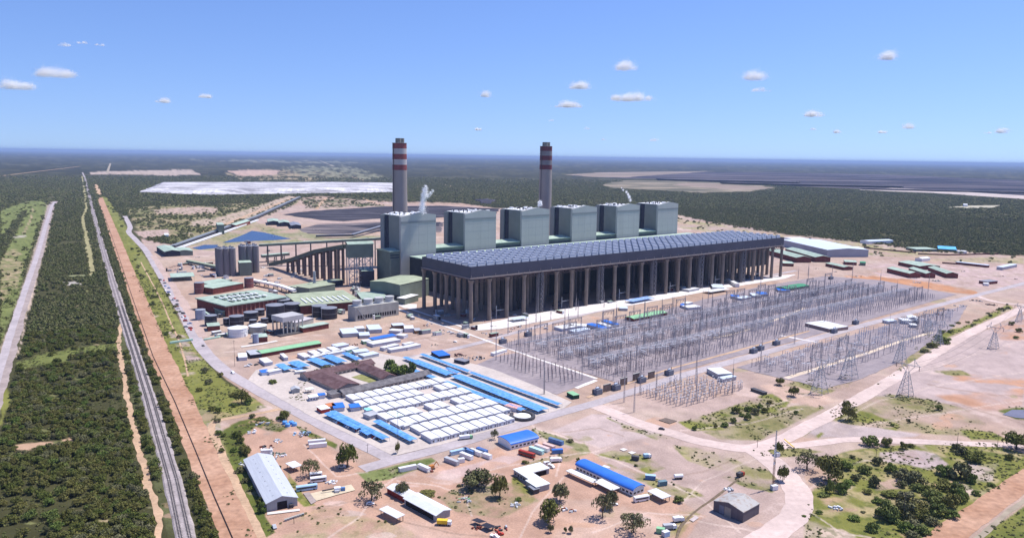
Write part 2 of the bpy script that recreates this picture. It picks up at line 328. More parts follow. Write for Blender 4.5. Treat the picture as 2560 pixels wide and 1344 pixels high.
paint([(1390, 1140), (1460, 1105), (1475, 1130), (1420, 1150), (1300, 1165), (1320, 1150)], (.24, .22, .11), 6, 6, (2, .42, .4), grass=1)
paint([(1660, 1344), (1700, 1300), (1735, 1275), (1750, 1285), (1700, 1344)], GRASS_C, 6, 5, (2, .42, .4), grass=1)
paint([(1060, 1190), (1290, 1130), (1310, 1145), (1250, 1170), (1120, 1200)], (.47, .35, .32), 8, 6, amt=.8)
# south-east thicket
paint([(2018, 1246), (2060, 1180), (2080, 1140), (2140, 1125), (2300, 1105), (2480, 1112), (2560, 1135), (2580, 1165), (2440, 1265), (2330, 1350), (2200, 1500), (2000, 1500), (2014, 1280)], GRASS_C, 8, 6, tree=.0, grass=1)
paint([(2018, 1246), (2080, 1140), (2300, 1105), (2560, 1135), (2440, 1265), (2330, 1350), (2014, 1290)], (.36, .28, .16), 10, 6, (2, .54, .2), amt=.8)
paint([(2200, 1130), (2290, 1122), (2340, 1135), (2370, 1160), (2320, 1172), (2260, 1160), (2200, 1150)], (.42, .33, .31), 8, 5)
paint([(2235, 1130), (2290, 1126), (2310, 1150), (2260, 1150)], (.30, .20, .17), 8, 5, (2, .5, .4))
paint([(2050, 1155), (2110, 1165), (2090, 1200), (2030, 1225), (2010, 1190)], EARTH, 6, 4)
paint([(2420, 1160), (2500, 1155), (2480, 1200), (2440, 1210)], (.40, .32, .28), 8, 6, (2, .45, .4))
paint([(2190, 1205), (2260, 1195), (2250, 1220), (2190, 1225)], EARTH, 6, 6)
paint([(2000, 1290), (2120, 1330), (2200, 1370), (2180, 1420), (1960, 1420), (1960, 1330)], (.42, .32, .27), 14, 8, (2, .45, .4), amt=.8)
paint([(2620, 1220), (2700, 1170), (2700, 1500), (2380, 1500), (2440, 1344), (2560, 1265)], GRASS_C, 8, 5, grass=1)
paint([(2440, 1344), (2560, 1265), (2700, 1300), (2500, 1420)], GRASS_D, 10, 6, (2, .48, .3))
paint([(1985, 1075), (2050, 1050), (2120, 1060), (2300, 1085), (2280, 1092), (2050, 1092)], (.41, .33, .31), 8, 5)
paint([(2003, 1086), (2022, 1072), (2028, 1075), (2012, 1090)], GRASS_C, 3, 1); paint([(2035, 1092), (2052, 1080), (2060, 1082), (2046, 1096)], GRASS_C, 3, 1)
paint([(1880, 1125), (1950, 1112), (2000, 1120), (2060, 1128), (2000, 1140), (1900, 1140)], OLIVE, 6, 5, grass=1)
# camp gardens
paint([(655, 950), (720, 952), (700, 972), (680, 985)], (.30, .20, .11), 3, 2, (2, .4, .5)); paint([(715, 985), (740, 958), (790, 945), (850, 955), (840, 985), (790, 1000), (730, 1004)], (.26, .27, .12), 4, 3, grass=1)
# trampled, wet, bleached and weedy patches over the bare ground
rp = random.Random(99)
for _ in range(420):
    x = rp.uniform(360, 2560); y = 560 + 780 * rp.random() ** 1.1; s = (y - 380) / 960; a = rp.uniform(8, 60) * s + 4; b_ = a * rp.uniform(.12, .4); sk = rp.uniform(-.5, .5)
    paint([(x - a, y + sk * b_), (x - a * .3, y - b_), (x + a * .6, y - b_ * .8), (x + a, y - sk * b_), (x + a * .3, y + b_), (x - a * .6, y + b_ * .7)], rp.choice(((.50, .38, .30), (.52, .40, .35), (.36, .235, .17), (.34, .25, .20), (.27, .235, .13), (.46, .28, .19), (.40, .31, .27))), 4, 7, (2, .48, .22), amt=rp.uniform(.3, .8) * (1 if y > 600 else .6))
# wheel tracks worn into the bare ground
def trail(pts, rgb, wd=2.2, amt=.6):
    c = []
    for (ax, ay), (bx, by) in zip(pts, pts[1:]):
        for i in range(8): c.append((ax + (bx - ax) * i / 8, ay + (by - ay) * i / 8 + math.sin(i * .8) * 1.2))
    c.append(pts[-1])
    for (ax, ay), (bx, by) in zip(c, c[1:]):
        L_ = math.hypot(bx - ax, by - ay) + 1e-6; s = wd * max(.25, (ay - 384) / 800); nx_, ny_ = -(by - ay) / L_ * s, (bx - ax) / L_ * s
        paint([(ax + nx_, ay + ny_ * .7), (bx + nx_, by + ny_ * .7), (bx - nx_, by - ny_ * .7), (ax - nx_, ay - ny_ * .7)], rgb, 2.2, .6, amt=amt)
PALE, DARKT = (.57, .45, .385), (.27, .19, .145)
for pts, c_ in (([(990, 1190), (940, 1230), (900, 1290), (820, 1344)], PALE), ([(990, 1200), (1100, 1215), (1160, 1235), (1180, 1290)], PALE), ([(1160, 1190), (1290, 1160), (1380, 1140), (1480, 1130), (1560, 1105)], PALE), ([(1410, 1190), (1330, 1280), (1300, 1344)], PALE), ([(1480, 1330), (1620, 1280), (1760, 1290)], PALE), ([(1700, 1260), (1760, 1200), (1880, 1150), (1920, 1130)], PALE), ([(1640, 1330), (1740, 1300), (1900, 1330)], PALE), ([(1480, 1130), (1560, 1160), (1680, 1210), (1760, 1250), (1850, 1330)], PALE),
    ([(1340, 1070), (1420, 1095), (1500, 1120)], PALE), ([(760, 1110), (800, 1150), (840, 1190), (920, 1180)], PALE), ([(780, 1270), (900, 1250), (1000, 1300), (1120, 1330), (1250, 1344)], DARKT), ([(1500, 1190), (1640, 1200), (1750, 1180), (1860, 1140)], DARKT), ([(1400, 1080), (1500, 1070), (1560, 1090)], DARKT), ([(2080, 1060), (2200, 1000), (2360, 960), (2560, 930)], PALE), ([(2120, 1070), (2300, 1040), (2560, 1000)], PALE), ([(2300, 930), (2420, 890), (2560, 850)], PALE), ([(2320, 960), (2460, 985), (2560, 990)], DARKT), ([(2200, 1010), (2400, 1010), (2560, 1060)], DARKT), ([(1900, 1020), (2020, 985), (2150, 940), (2260, 900)], PALE), ([(1700, 1075), (1860, 1060), (2010, 1020)], PALE), ([(1330, 1060), (1400, 1150), (1390, 1190)], PALE),
    ([(1000, 860), (1090, 845), (1180, 855)], PALE), ([(860, 830), (980, 815), (1060, 800), (1180, 835)], PALE), ([(690, 850), (820, 835), (940, 820), (1010, 800)], PALE), ([(1200, 830), (1400, 790), (1700, 735), (1960, 692)], DARKT), ([(1000, 830), (1080, 850), (1150, 862)], DARKT), ([(420, 690), (520, 700), (600, 690), (700, 700)], PALE), ([(400, 650), (520, 640), (560, 610)], PALE), ([(1960, 640), (2100, 660), (2250, 650), (2560, 690)], PALE), ([(2000, 700), (2200, 690), (2350, 700), (2560, 680)], PALE), ([(1700, 575), (1880, 600), (2100, 630)], PALE), ([(2140, 640), (2350, 640), (2560, 660)], DARKT), ([(900, 870), (1000, 850), (1100, 842)], DARKT), ([(560, 880), (640, 870), (760, 850)], PALE),
    ([(2010, 1230), (2080, 1180), (2160, 1150), (2240, 1150)], PALE), ([(2000, 1260), (2100, 1330), (2180, 1344)], PALE), ([(1900, 1344), (1960, 1290), (2000, 1230)], PALE), ([(1890, 1344), (1945, 1290), (1985, 1235)], DARKT)): trail(pts, c_)
# general soil mottling and tracks
CR *= (0.80 + .40 * N2)[:, None] * (0.86 + .28 * N4)[:, None] * (0.86 + .28 * N1)[:, None]
site_k = 1 - np.clip(TREE, 0, 1)
CR *= (1 - site_k * .14 * np.clip((N1 - .55) / .1, 0, 1))[:, None]
sp = np.clip((fbm(gx, gy, 4.5, 3, 21) - .58) / .1, 0, 1) * GRASS * .55
CR = CR * (1 - sp[:, None]) + np.array((.07, .095, .025)) * sp[:, None]

def thin(poly, v):
    ids, a = cover(poly, 2, 0); TREE[ids] = np.minimum(TREE[ids], 1 - a + v * a)
thin([(300, 530), (330, 548), (375, 600), (400, 640), (440, 720), (480, 800), (540, 885), (690, 995), (690, 1035), (560, 1045), (480, 900), (425, 800), (380, 720), (335, 640), (285, 560)], .02)
thin([(545, 1046), (700, 1020), (745, 1075), (640, 1075), (610, 1100), (640, 1200), (700, 1400), (640, 1400), (590, 1260), (555, 1140)], .22)
thin([(700, 480), (1010, 500), (1010, 560), (700, 560)], .25)
na, nd = len(GAZ), len(GDY)
q = (np.arange(nd - 1)[:, None] * na + np.arange(na - 1)[None, :]).ravel()
faces = np.stack([q, q + na, q + na + 1, q + 1], 1).astype(np.int32)
gm = bpy.data.meshes.new('ground'); gm.vertices.add(len(gx))
gm.vertices.foreach_set('co', np.stack([gx, gy, np.zeros_like(gx)], 1).astype(np.float32).ravel())
gm.loops.add(faces.size); gm.polygons.add(len(faces))
gm.loops.foreach_set('vertex_index', faces.ravel()[:]); gm.polygons.foreach_set('loop_start', np.arange(0, faces.size, 4, dtype=np.int32))
at = gm.color_attributes.new('soil', 'FLOAT_COLOR', 'POINT')
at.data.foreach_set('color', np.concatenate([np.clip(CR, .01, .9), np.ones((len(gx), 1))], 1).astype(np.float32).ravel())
gm.update(calc_edges=True); gm.flip_normals()
m = bpy.data.materials.new('ground_soil'); m.use_nodes = True; t = m.node_tree; b = t.nodes['Principled BSDF']
b.inputs['Roughness'].default_value = .95; b.inputs['Specular IOR Level'].default_value = .05
va = t.nodes.new('ShaderNodeVertexColor'); va.layer_name = 'soil'
ge = t.nodes.new('ShaderNodeNewGeometry'); n = t.nodes.new('ShaderNodeTexNoise'); n.inputs['Scale'].default_value = .9; n.inputs['Detail'].default_value = 5; n.inputs['Roughness'].default_value = .7
t.links.new(ge.outputs['Position'], n.inputs['Vector'])
r = t.nodes.new('ShaderNodeMapRange'); r.inputs[1].default_value = .3; r.inputs[2].default_value = .7; r.inputs[3].default_value = .8; r.inputs[4].default_value = 1.2
t.links.new(n.outputs[0], r.inputs[0])
x = t.nodes.new('ShaderNodeMix'); x.data_type = 'RGBA'; x.blend_type = 'MULTIPLY'; x.inputs[0].default_value = 1
t.links.new(va.outputs[0], x.inputs[6]); t.links.new(r.outputs[0], x.inputs[7]); t.links.new(x.outputs[2], b.inputs['Base Color'])
gm.materials.append(m)
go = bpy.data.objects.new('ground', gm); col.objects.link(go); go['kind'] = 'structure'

# ------------------------------------------------------------------ roads, strips and sheets (each a few cm above the one below)
_zz = [0.05]
def lay(): _zz[0] += 0.006; return _zz[0]
def catmull(pts, step):
    p = [Vector(a) for a in pts]; p = [p[0] * 2 - p[1]] + p + [p[-1] * 2 - p[-2]]; out = []
    for i in range(1, len(p) - 2):
        n = max(1, int((p[i + 1] - p[i]).length / step))
        for k in range(n):
            t = k / n
            out.append(0.5 * ((2 * p[i]) + (-p[i - 1] + p[i + 1]) * t + (2 * p[i - 1] - 5 * p[i] + 4 * p[i + 1] - p[i + 2]) * t * t + (-p[i - 1] + 3 * p[i] - 3 * p[i + 1] + p[i + 2]) * t ** 3))
    return out + [p[-2]]
def ribbon(name, px, width, m, jit=.4, step=6.0, straight=False, z=None, h=0.0, off=0.0, seed=None):
    pts = [P(*a) for a in px]; z = lay() if z is None else z
    if straight:
        c = []
        for a, b_ in zip(pts, pts[1:]):
            n_ = max(1, int((b_ - a).length / step)); c += [a.lerp(b_, i / n_) for i in range(n_)]
        c.append(pts[-1])
    else: c = catmull(pts, step)
    rj = random.Random(seed if seed is not None else len(name) * 7 + int(px[0][0])); v = []; f = []
    jl = jr = 0
    for i, a in enumerate(c):
        d = (c[min(i + 1, len(c) - 1)] - c[max(i - 1, 0)]); d.normalize(); nrm = Vector((-d.y, d.x, 0)); wd = width
        if hasattr(width, '__len__'): wd = width[0] + (width[1] - width[0]) * i / max(1, len(c) - 1)
        jl = jl * .6 + rj.uniform(-jit, jit) * .6; jr = jr * .6 + rj.uniform(-jit, jit) * .6
        a = a + nrm * off
        l, r_ = a + nrm * (wd / 2 + jl), a - nrm * (wd / 2 + jr)
        if h:
            sh = min(h * 1.6, wd * .25)
            v += [(l.x, l.y, z), (*(l - nrm * sh).xy, z + h), (*(r_ + nrm * sh).xy, z + h), (r_.x, r_.y, z)]
        else: v += [(l.x, l.y, z), (r_.x, r_.y, z)]
    k = 4 if h else 2
    for i in range(len(c) - 1):
        for j in range(k - 1): f.append((i * k + j, i * k + j + 1, (i + 1) * k + j + 1, (i + 1) * k + j))
    o = MB().add(v, [tuple(reversed(q_)) for q_ in f] if False else f).build(name, m)
    return o
def struct(o): o['kind'] = 'structure'; return o
def sheet(name, px, m, jit=.8, step=10.0, z=None):
    pts = [P(*a) for a in px]; z = lay() if z is None else z; c = []; rj = random.Random(int(px[0][0] + px[1][1]))
    for a, b_ in zip(pts, pts[1:] + pts[:1]):
        n_ = max(1, int((b_ - a).length / step)); d = (b_ - a).normalized(); nn = Vector((-d.y, d.x, 0))
        c += [a.lerp(b_, i / n_) + nn * (rj.uniform(-jit, jit) if i else 0) for i in range(n_)]
    bm = bmesh.new(); vs_ = [bm.verts.new((a.x, a.y, z)) for a in c]; fc = bm.faces.new(vs_); fc.normal_update()
    if fc.normal.z < 0: fc.normal_flip()
    bmesh.ops.triangulate(bm, faces=bm.faces[:])
    me = bpy.data.meshes.new(name); bm.to_mesh(me); bm.free(); me.materials.append(m)
    o = bpy.data.objects.new(name, me); col.objects.link(o); return struct(o)

m_grav = M('pink_gravel', (.33, .27, .25), .18, .05, .95, .05, world=True, fine=.12)
m_tar = M('pale_tar', (.40, .35, .355), .12, .04, .9, .1, world=True, fine=.1)
m_ball = M('rail_ballast', (.34, .295, .29), .2, .12, .95, .05, world=True, fine=.2)
m_red = M('red_earth', (.42, .235, .15), .14, .03, .95, .05, world=True, rgb2=(.47, .29, .20), fine=.2)
m_sand = M('sandy_path', (.47, .32, .21), .15, .06, .95, .05, world=True, fine=.14)
m_dirt = M('dirt_road', (.56, .44, .395), .1, .03, .95, .05, world=True, fine=.1)
m_conc = M('pale_concrete', (.68, .63, .60), .12, .05, .9, .1, world=True, fine=.1)
m_coal = M('coal', (.036, .035, .048), .35, .02, .95, .05, world=True, fine=.3, rgb2=(.11, .10, .115), stretch=((.3, 1.3, 1), 20), thr=(.4, .7))
m_ygrav = M('grey_lilac_gravel', (.27, .23, .245), .1, .02, .95, .05, world=True, fine=.12, rgb2=(.32, .27, .275))
m_rail = M('dark_rail', (.055, .045, .045), .2, .3, .6, .3)
m_paint = M('road_paint', (.75, .75, .75), .1, .3)

struct(ribbon('gravel_road', [(140, 503), (130, 512), (124, 530), (116, 560), (103, 610), (92, 650), (72, 715), (52, 775), (36, 830), (18, 890), (-8, 985), (-40, 1100)], (20, 11), m_grav, 1.2))
struct(ribbon('road', [(139, 504), (131, 512), (125, 530), (115, 562), (101, 612), (88, 652), (66, 715), (46, 775), (26, 835), (6, 900), (-20, 985)], (9, 6.5), m_tar, .4))
struct(ribbon('red_earth_strip', [(250, 494), (300, 625), (340, 730), (398, 880), (452, 1000), (505, 1130), (560, 1250), (602, 1344), (680, 1520)], (20, 17.5), m_red, .9, straight=True))
struct(ribbon('red_earth_strip', [(238, 461), (243, 470), (249, 488)], (19, 19), m_sand, 1.5, straight=True))
struct(ribbon('footpath', [(205, 440), (211, 480), (216, 520), (207, 545), (214, 580), (225, 640), (232, 680), (236, 690)], 8, M('grassy_track', (.30, .27, .14), .2, .05, .95, .05, world=True), 2.5))
struct(ribbon('footpath', [(304, 800), (297, 850), (303, 900), (310, 945), (316, 990), (326, 1040), (338, 1080), (344, 1120), (360, 1165), (372, 1205), (385, 1250), (398, 1290), (402, 1344), (405, 1420)], 3.6, m_sand, 1.6, step=4))
struct(ribbon('dirt_track', [(700, 1022), (640, 1034), (580, 1044), (541, 1052), (530, 1072), (545, 1110), (570, 1165), (610, 1250), (655, 1344), (700, 1440)], 4.6, m_sand, .6, step=4))
struct(ribbon('dirt_track', [(352, 655), (400, 745), (428, 810), (445, 845), (462, 900), (470, 940)], 1.6, m_sand, .4, step=4))
bal = ribbon('railway_embankment', [(206, 431), (213, 446), (240, 560), (262, 640), (300, 765), (340, 890), (373, 995), (400, 1090), (432, 1200), (463, 1344), (500, 1500)], (11, 9.5), m_ball, .7, straight=True, h=.5)
struct(bal)
struct(ribbon('dirt_road', [(1862, 1112), (1925, 1150), (1965, 1190), (1995, 1235), (1992, 1280), (1950, 1320), (1880, 1370), (1800, 1460)], 15, m_dirt, 1.2))
struct(ribbon('dirt_road', [(2600, 750), (2520, 788), (2460, 815), (2390, 850), (2310, 900), (2210, 960), (2110, 1018), (2020, 1065), (1950, 1100), (1870, 1120), (1760, 1105), (1690, 1086), (1600, 1058), (1530, 1030), (1480, 1010)], 12.5, m_dirt, .8))
struct(ribbon('dirt_road', [(1900, 1118), (2000, 1112), (2120, 1098), (2260, 1102), (2400, 1108), (2520, 1112), (2640, 1116)], 9.5, m_dirt, .8))
struct(ribbon('dirt_road', [(2440, 738), (2480, 752), (2540, 760), (2620, 762)], 9, m_dirt, .8))
struct(ribbon('red_earth_strip', [(2330, 1372), (2420, 1302), (2520, 1228), (2620, 1160)], 14.5, m_red, 1.0, straight=True))
struct(ribbon('red_earth_strip', [(2410, 1372), (2500, 1298), (2560, 1250), (2640, 1190)], 3, M('grey_track', (.33, .27, .2), .2, .05, world=True), .8, straight=True))
struct(ribbon('road', [(312, 540), (325, 566), (322, 580), (340, 600), (366, 628), (398, 680), (430, 735), (462, 790), (490, 845), (518, 885), (562, 926), (620, 962), (690, 1000), (780, 1048), (880, 1098), (985, 1148)], 11.5, m_tar, .4))
struct(ribbon('verge', [(366, 640), (395, 690), (425, 742), (452, 790), (478, 845)], 9, M('pink_verge', (.45, .33, .28), .12, .05, world=True, fine=.15), 1.4, off=11))
struct(ribbon('road', [(905, 1172), (985, 1150), (1060, 1132), (1140, 1110), (1230, 1082), (1330, 1052), (1420, 1026), (1500, 1004), (1600, 972), (1700, 940), (1850, 898), (2000, 857), (2150, 815), (2300, 775), (2440, 738), (2560, 708), (2660, 680)], 11, m_tar, .4))
struct(ribbon('road', [(1230, 849), (1150, 868), (1080, 884), (1010, 895)], 9, m_tar, .5))
struct(ribbon('road', [(1232, 846), (1330, 820), (1450, 788), (1560, 764), (1700, 734), (1850, 703), (1990, 676)], 8, m_tar, .5))
struct(ribbon('concrete_strip', [(996, 772), (1080, 805), (1160, 831), (1236, 858), (1330, 892), (1420, 922), (1492, 946)], 3.2, m_conc, .3, straight=True))
struct(ribbon('concrete_strip', [(1015, 768), (1090, 794), (1172, 822)], 3.5, m_conc, .3, straight=True))
struct(sheet('gravel_yard', [(1188, 912), (1235, 892), (1290, 882), (1490, 947), (1440, 968), (1392, 986), (1300, 958)], m_ygrav, .5))
struct(sheet('gravel_yard', [(1246, 862), (1320, 842), (1450, 812), (1600, 790), (1760, 748), (1900, 716), (2060, 690), (2200, 700), (2392, 736), (2300, 762), (2100, 820), (1900, 876), (1700, 926), (1560, 962), (1500, 944), (1400, 912)], m_ygrav, .5))
struct(sheet('gravel_yard', [(1840, 918), (1960, 885), (2150, 832), (2300, 790), (2420, 762), (2390, 812), (2345, 845), (2250, 905), (2150, 948), (2060, 972), (2000, 955), (1950, 945)], m_ygrav, .8))
struct(ribbon('concrete_strip', [(1965, 945), (2060, 915), (2160, 885), (2245, 855), (2330, 830)], 5, M('cream_concrete', (.62, .50, .38), .1, .05, world=True), .4, straight=True))
struct(ribbon('concrete_strip', [(1780, 845), (1850, 830), (1950, 795), (2010, 770)], 3, M('cream_concrete', (.6, .5, .4)), .6))
struct(ribbon('concrete_strip', [(1950, 838), (2040, 855)], 4, m_conc, .6)); struct(ribbon('concrete_strip', [(1440, 970), (1490, 950)], 4, m_conc, .4))
struct(ribbon('concrete_strip', [(1500, 1002), (1600, 965), (1700, 930), (1800, 902), (1900, 874), (2050, 832)], 3, m_sand, .6, off=12))
struct(sheet('concrete_apron', [(1178, 815), (1300, 790), (1450, 765), (1600, 742), (1750, 718), (1950, 688), (1990, 686), (1960, 697), (1800, 722), (1640, 752), (1400, 795), (1250, 822), (1190, 826)], m_conc, .6))
struct(sheet('concrete_apron', [(985, 758), (1042, 760), (1042, 772), (1010, 770)], m_conc, .6))
# camp floor and parking
struct(sheet('camp_pavement', [(700, 905), (880, 872), (1020, 895), (1080, 880), (1240, 925), (1340, 965), (1430, 1005), (1410, 1020), (1280, 1060), (1100, 1112), (985, 1140), (900, 1098), (780, 1042), (690, 990), (620, 950), (640, 925)], M('camp_paving', (.50, .43, .385), .1, .04, world=True, fine=.1), .4))
struct(sheet('coal_yard', [(705, 536), (780, 527), (960, 516), (1100, 514), (1250, 522), (1240, 534), (1080, 545), (960, 546), (860, 553), (800, 550)], m_coal, 6, 30))
struct(sheet('coal_yard', [(745, 572), (800, 560), (900, 557), (1000, 553), (1110, 556), (1100, 580), (960, 578), (850, 586), (770, 584)], M('coal_dusty', (.07, .062, .072), .3, .02, world=True, fine=.25, rgb2=(.22, .18, .17), stretch=((.3, 1.3, 1), 20), thr=(.4, .65)), 4, 20))
struct(sheet('coal_yard', [(860, 566), (960, 556), (1100, 555), (1100, 566), (950, 572)], m_coal, 4, 20))
m_water = M('pond_water', (.012, .035, .11), .1, .02, .25, .3, world=True)
struct(sheet('pond', [(556, 607), (600, 590), (630, 577), (660, 581), (728, 597), (690, 600), (640, 602)], m_water, .6))
struct(sheet('pond', [(480, 620), (510, 612), (545, 612), (540, 620), (500, 624)], m_water, .6))
struct(sheet('puddle', [(2506, 1036), (2530, 1024), (2600, 1026), (2590, 1048), (2540, 1044)], M('puddle_water', (.17, .15, .17), .1, .1, .25, .4, world=True), .6))
struct(sheet('coal_yard', [(2190, 700), (2191, 700), (2192, 701)], m_coal, 0)) if False else None
# far mine: dark pit floor, benches and pale spoil
m_pit = M('mine_pit', (.022, .022, .042), .5, .004, .95, .05, world=True, rgb2=(.19, .155, .16), stretch=((.15, .95, 1), -12), thr=(.44, .66))
struct(sheet('mine_pit', [(1430, 440), (1500, 432), (1700, 430), (1900, 430), (2200, 436), (2440, 446), (2700, 458), (2700, 500), (2560, 492), (2400, 484), (2200, 474), (2000, 466), (1880, 452), (1700, 448), (1560, 446)], m_pit, 25, 160))
m_spoil = M('spoil', (.38, .29, .235), .2, .004, .95, .05, world=True, rgb2=(.17, .14, .09), stretch=((.3, .8, 1), 0), thr=(.42, .64))
struct(sheet('spoil_ground', [(1410, 437), (1500, 431), (1640, 429), (1780, 428), (1700, 434), (1640, 438), (1560, 444), (1480, 442)], m_spoil, 25, 120))
struct(sheet('spoil_ground', [(1506, 462), (1560, 452), (1680, 452), (1800, 456), (1900, 462), (1936, 470), (1880, 478), (1760, 482), (1620, 474), (1530, 470)], M('spoil_olive', (.10, .10, .05), .3, .006, world=True, rgb2=(.33, .26, .18), stretch=((.4, .9, 1), 0), thr=(.40, .62)), 32, 60))
struct(sheet('spoil_ground', [(1680, 462), (1720, 456), (1780, 458), (1850, 464), (1930, 468), (1900, 474), (1800, 472)], m_spoil, 26, 60))
struct(sheet('spoil_ground', [(2140, 474), (2230, 470), (2330, 474), (2480, 484), (2640, 494), (2640, 504), (2480, 492), (2330, 482), (2220, 478)], M('spoil_pale', (.48, .40, .36), .2, .006, world=True), 15, 80))
struct(sheet('clearing', [(2365, 518), (2420, 514), (2510, 513), (2480, 519), (2420, 521)], M('clearing_sand', (.42, .38, .28), .2, .02, world=True), 6, 30))
for pxl, wd in (([(200, 437), (330, 435), (520, 432)], 26), ([(268, 432), (276, 408)], 22), ([(880, 442), (980, 470), (1040, 486)], 14), ([(1020, 470), (1110, 462), (1200, 490), (1212, 498), (1180, 510)], 14), ([(800, 402), (835, 416)], 25), ([(1000, 480), (1060, 490)], 12),
                ([(880, 484), (930, 505), (980, 515)], 12), ([(745, 492), (700, 507), (640, 530), (560, 562), (500, 580)], 14), ([(790, 523), (815, 495)], 12), ([(240, 466), (300, 463), (370, 478), (400, 488)], 12), ([(0, 440), (200, 416)], 18)):
    struct(ribbon('track', pxl, wd, m_sand if wd < 20 else M('far_track', (.34, .28, .2), .1, .01, world=True), 2, 20))
# ash dump: a flat-topped white terrace
def mesa(name, base, top, zt, m, n=26, seed=1):
    A = [P(*a) for a in base]; B = [P(*a, zt) for a in top]; rj = random.Random(seed)
    def res(c):
        L = [(c[(i + 1) % len(c)] - c[i]).length for i in range(len(c))]; out = []
        for i in range(len(c)):
            for j in range(n): out.append(c[i].lerp(c[(i + 1) % len(c)], j / n))
        return out
    a, b_ = res(A), res(B); mb = MB(); k = len(a); v = []
    for i in range(k): v.append((a[i].x + rj.uniform(-6, 6), a[i].y + rj.uniform(-6, 6), .02))
    for i in range(k):
        c = a[i].lerp(b_[i], .55 + rj.uniform(-.15, .15)); v.append((c.x, c.y, zt * .6))
    for i in range(k): v.append((b_[i].x + rj.uniform(-4, 4), b_[i].y + rj.uniform(-4, 4), zt + rj.uniform(-.8, .8)))
    f = []
    for L in (0, 1):
        for i in range(k): f.append((L * k + i, L * k + (i + 1) % k, (L + 1) * k + (i + 1) % k, (L + 1) * k + i))
    f.append(tuple(range(2 * k, 3 * k)))
    return struct(MB().add(v, f).build(name, m))
m_ash = M('ash', (.28, .265, .28), .12, .01, .95, .05, world=True, rgb2=(.58, .56, .58), fine=.3, stretch=((.6, 1.2, 1), 0), thr=(.38, .58))
mesa('ash_dump', [(345, 480), (520, 487), (700, 484), (850, 482), (990, 480), (1010, 462), (860, 459), (600, 459), (400, 459)], [(392, 470), (520, 474), (700, 471), (850, 470), (975, 468), (980, 457), (850, 455), (600, 455), (410, 455)], 16, m_ash)
mesa('coal_heap', [(1180, 498), (1200, 510), (1230, 512), (1245, 500), (1215, 495)], [(1195, 500), (1205, 504), (1225, 504), (1232, 499), (1215, 497)], 8, m_coal, 6)
for i, (a, b_, y, zz) in enumerate(((1640, 2000, 446, 30), (1800, 2260, 455, 26), (2150, 2600, 470, 16))):
    s = .012 * (b_ - a)
    mesa('mine_bench', [(a, y + 3), ((a + b_) / 2, y + 3 + s), (b_, y + 5 + s * 1.6), (b_, y + 1 + s * 1.4), ((a + b_) / 2, y - 1 + s), (a, y)], [(a + 8, y + 1), ((a + b_) / 2, y + 1 + s), (b_ - 8, y + 2.5 + s * 1.5), (b_ - 8, y + 1 + s * 1.4), ((a + b_) / 2, y - .5 + s), (a + 8, y)], zz * .5, M('pit_bench', (.04, .037, .055), .4, .006, world=True, rgb2=(.13, .11, .12)), 10, i)

# ------------------------------------------------------------------ power station
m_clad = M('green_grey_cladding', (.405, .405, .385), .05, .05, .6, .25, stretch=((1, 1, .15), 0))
m_clad_shade = M('cladding_shaded_side', (.195, .21, .195), .08, .05, .6, .25)  # darker copy of the cladding: shade on the side faces put into colour
m_band = M('cladding_band', (.23, .245, .245), .06, .05, .6, .25)
m_recess = M('dark_recess', (.030, .032, .05), .2, .1, .8, .2)
m_wroof = M('white_roof', (.78, .78, .77), .07, .15, .7, .2, rand=.04)
m_groof = M('green_roof', (.33, .43, .345), .12, .12, .7, .2, rgb2=(.42, .51, .42), rand=.08)
m_groof2 = M('olive_roof', (.32, .36, .24), .12, .1, .7, .2, rgb2=(.40, .44, .31))
m_brick = M('red_brick', (.18, .055, .045), .2, .3, .9, .1, rand=.1)
m_gwall = M('grey_green_wall', (.17, .20, .165), .1, .1, .8, .15)
m_navy = M('navy_wind_wall', (.056, .056, .080), .12, .05, .6, .3)
m_col = M('column_concrete', (.21, .17, .145), .12, .15, .9, .1)
m_steel = M('galvanised_steel', (.38, .40, .43), .12, .4, .5, .4, metal=.3)
m_dsteel = M('dark_steel', (.07, .065, .07), .2, .3, .6, .3)
m_fin = M('pale_fins', (.30, .33, .40), .1, .1, .5, .4, rand=.1)
m_tank = M('black_tank', (.022, .020, .032), .25, .2, .45, .4)
m_conc2 = M('plant_concrete', (.40, .39, .36), .12, .12, .9, .1)
m_dkroof = M('slate_lid', (.22, .23, .27), .1, .1, .6, .3)
m_white = M('white_paint', (.80, .80, .80), .05, .3, .6, .3)

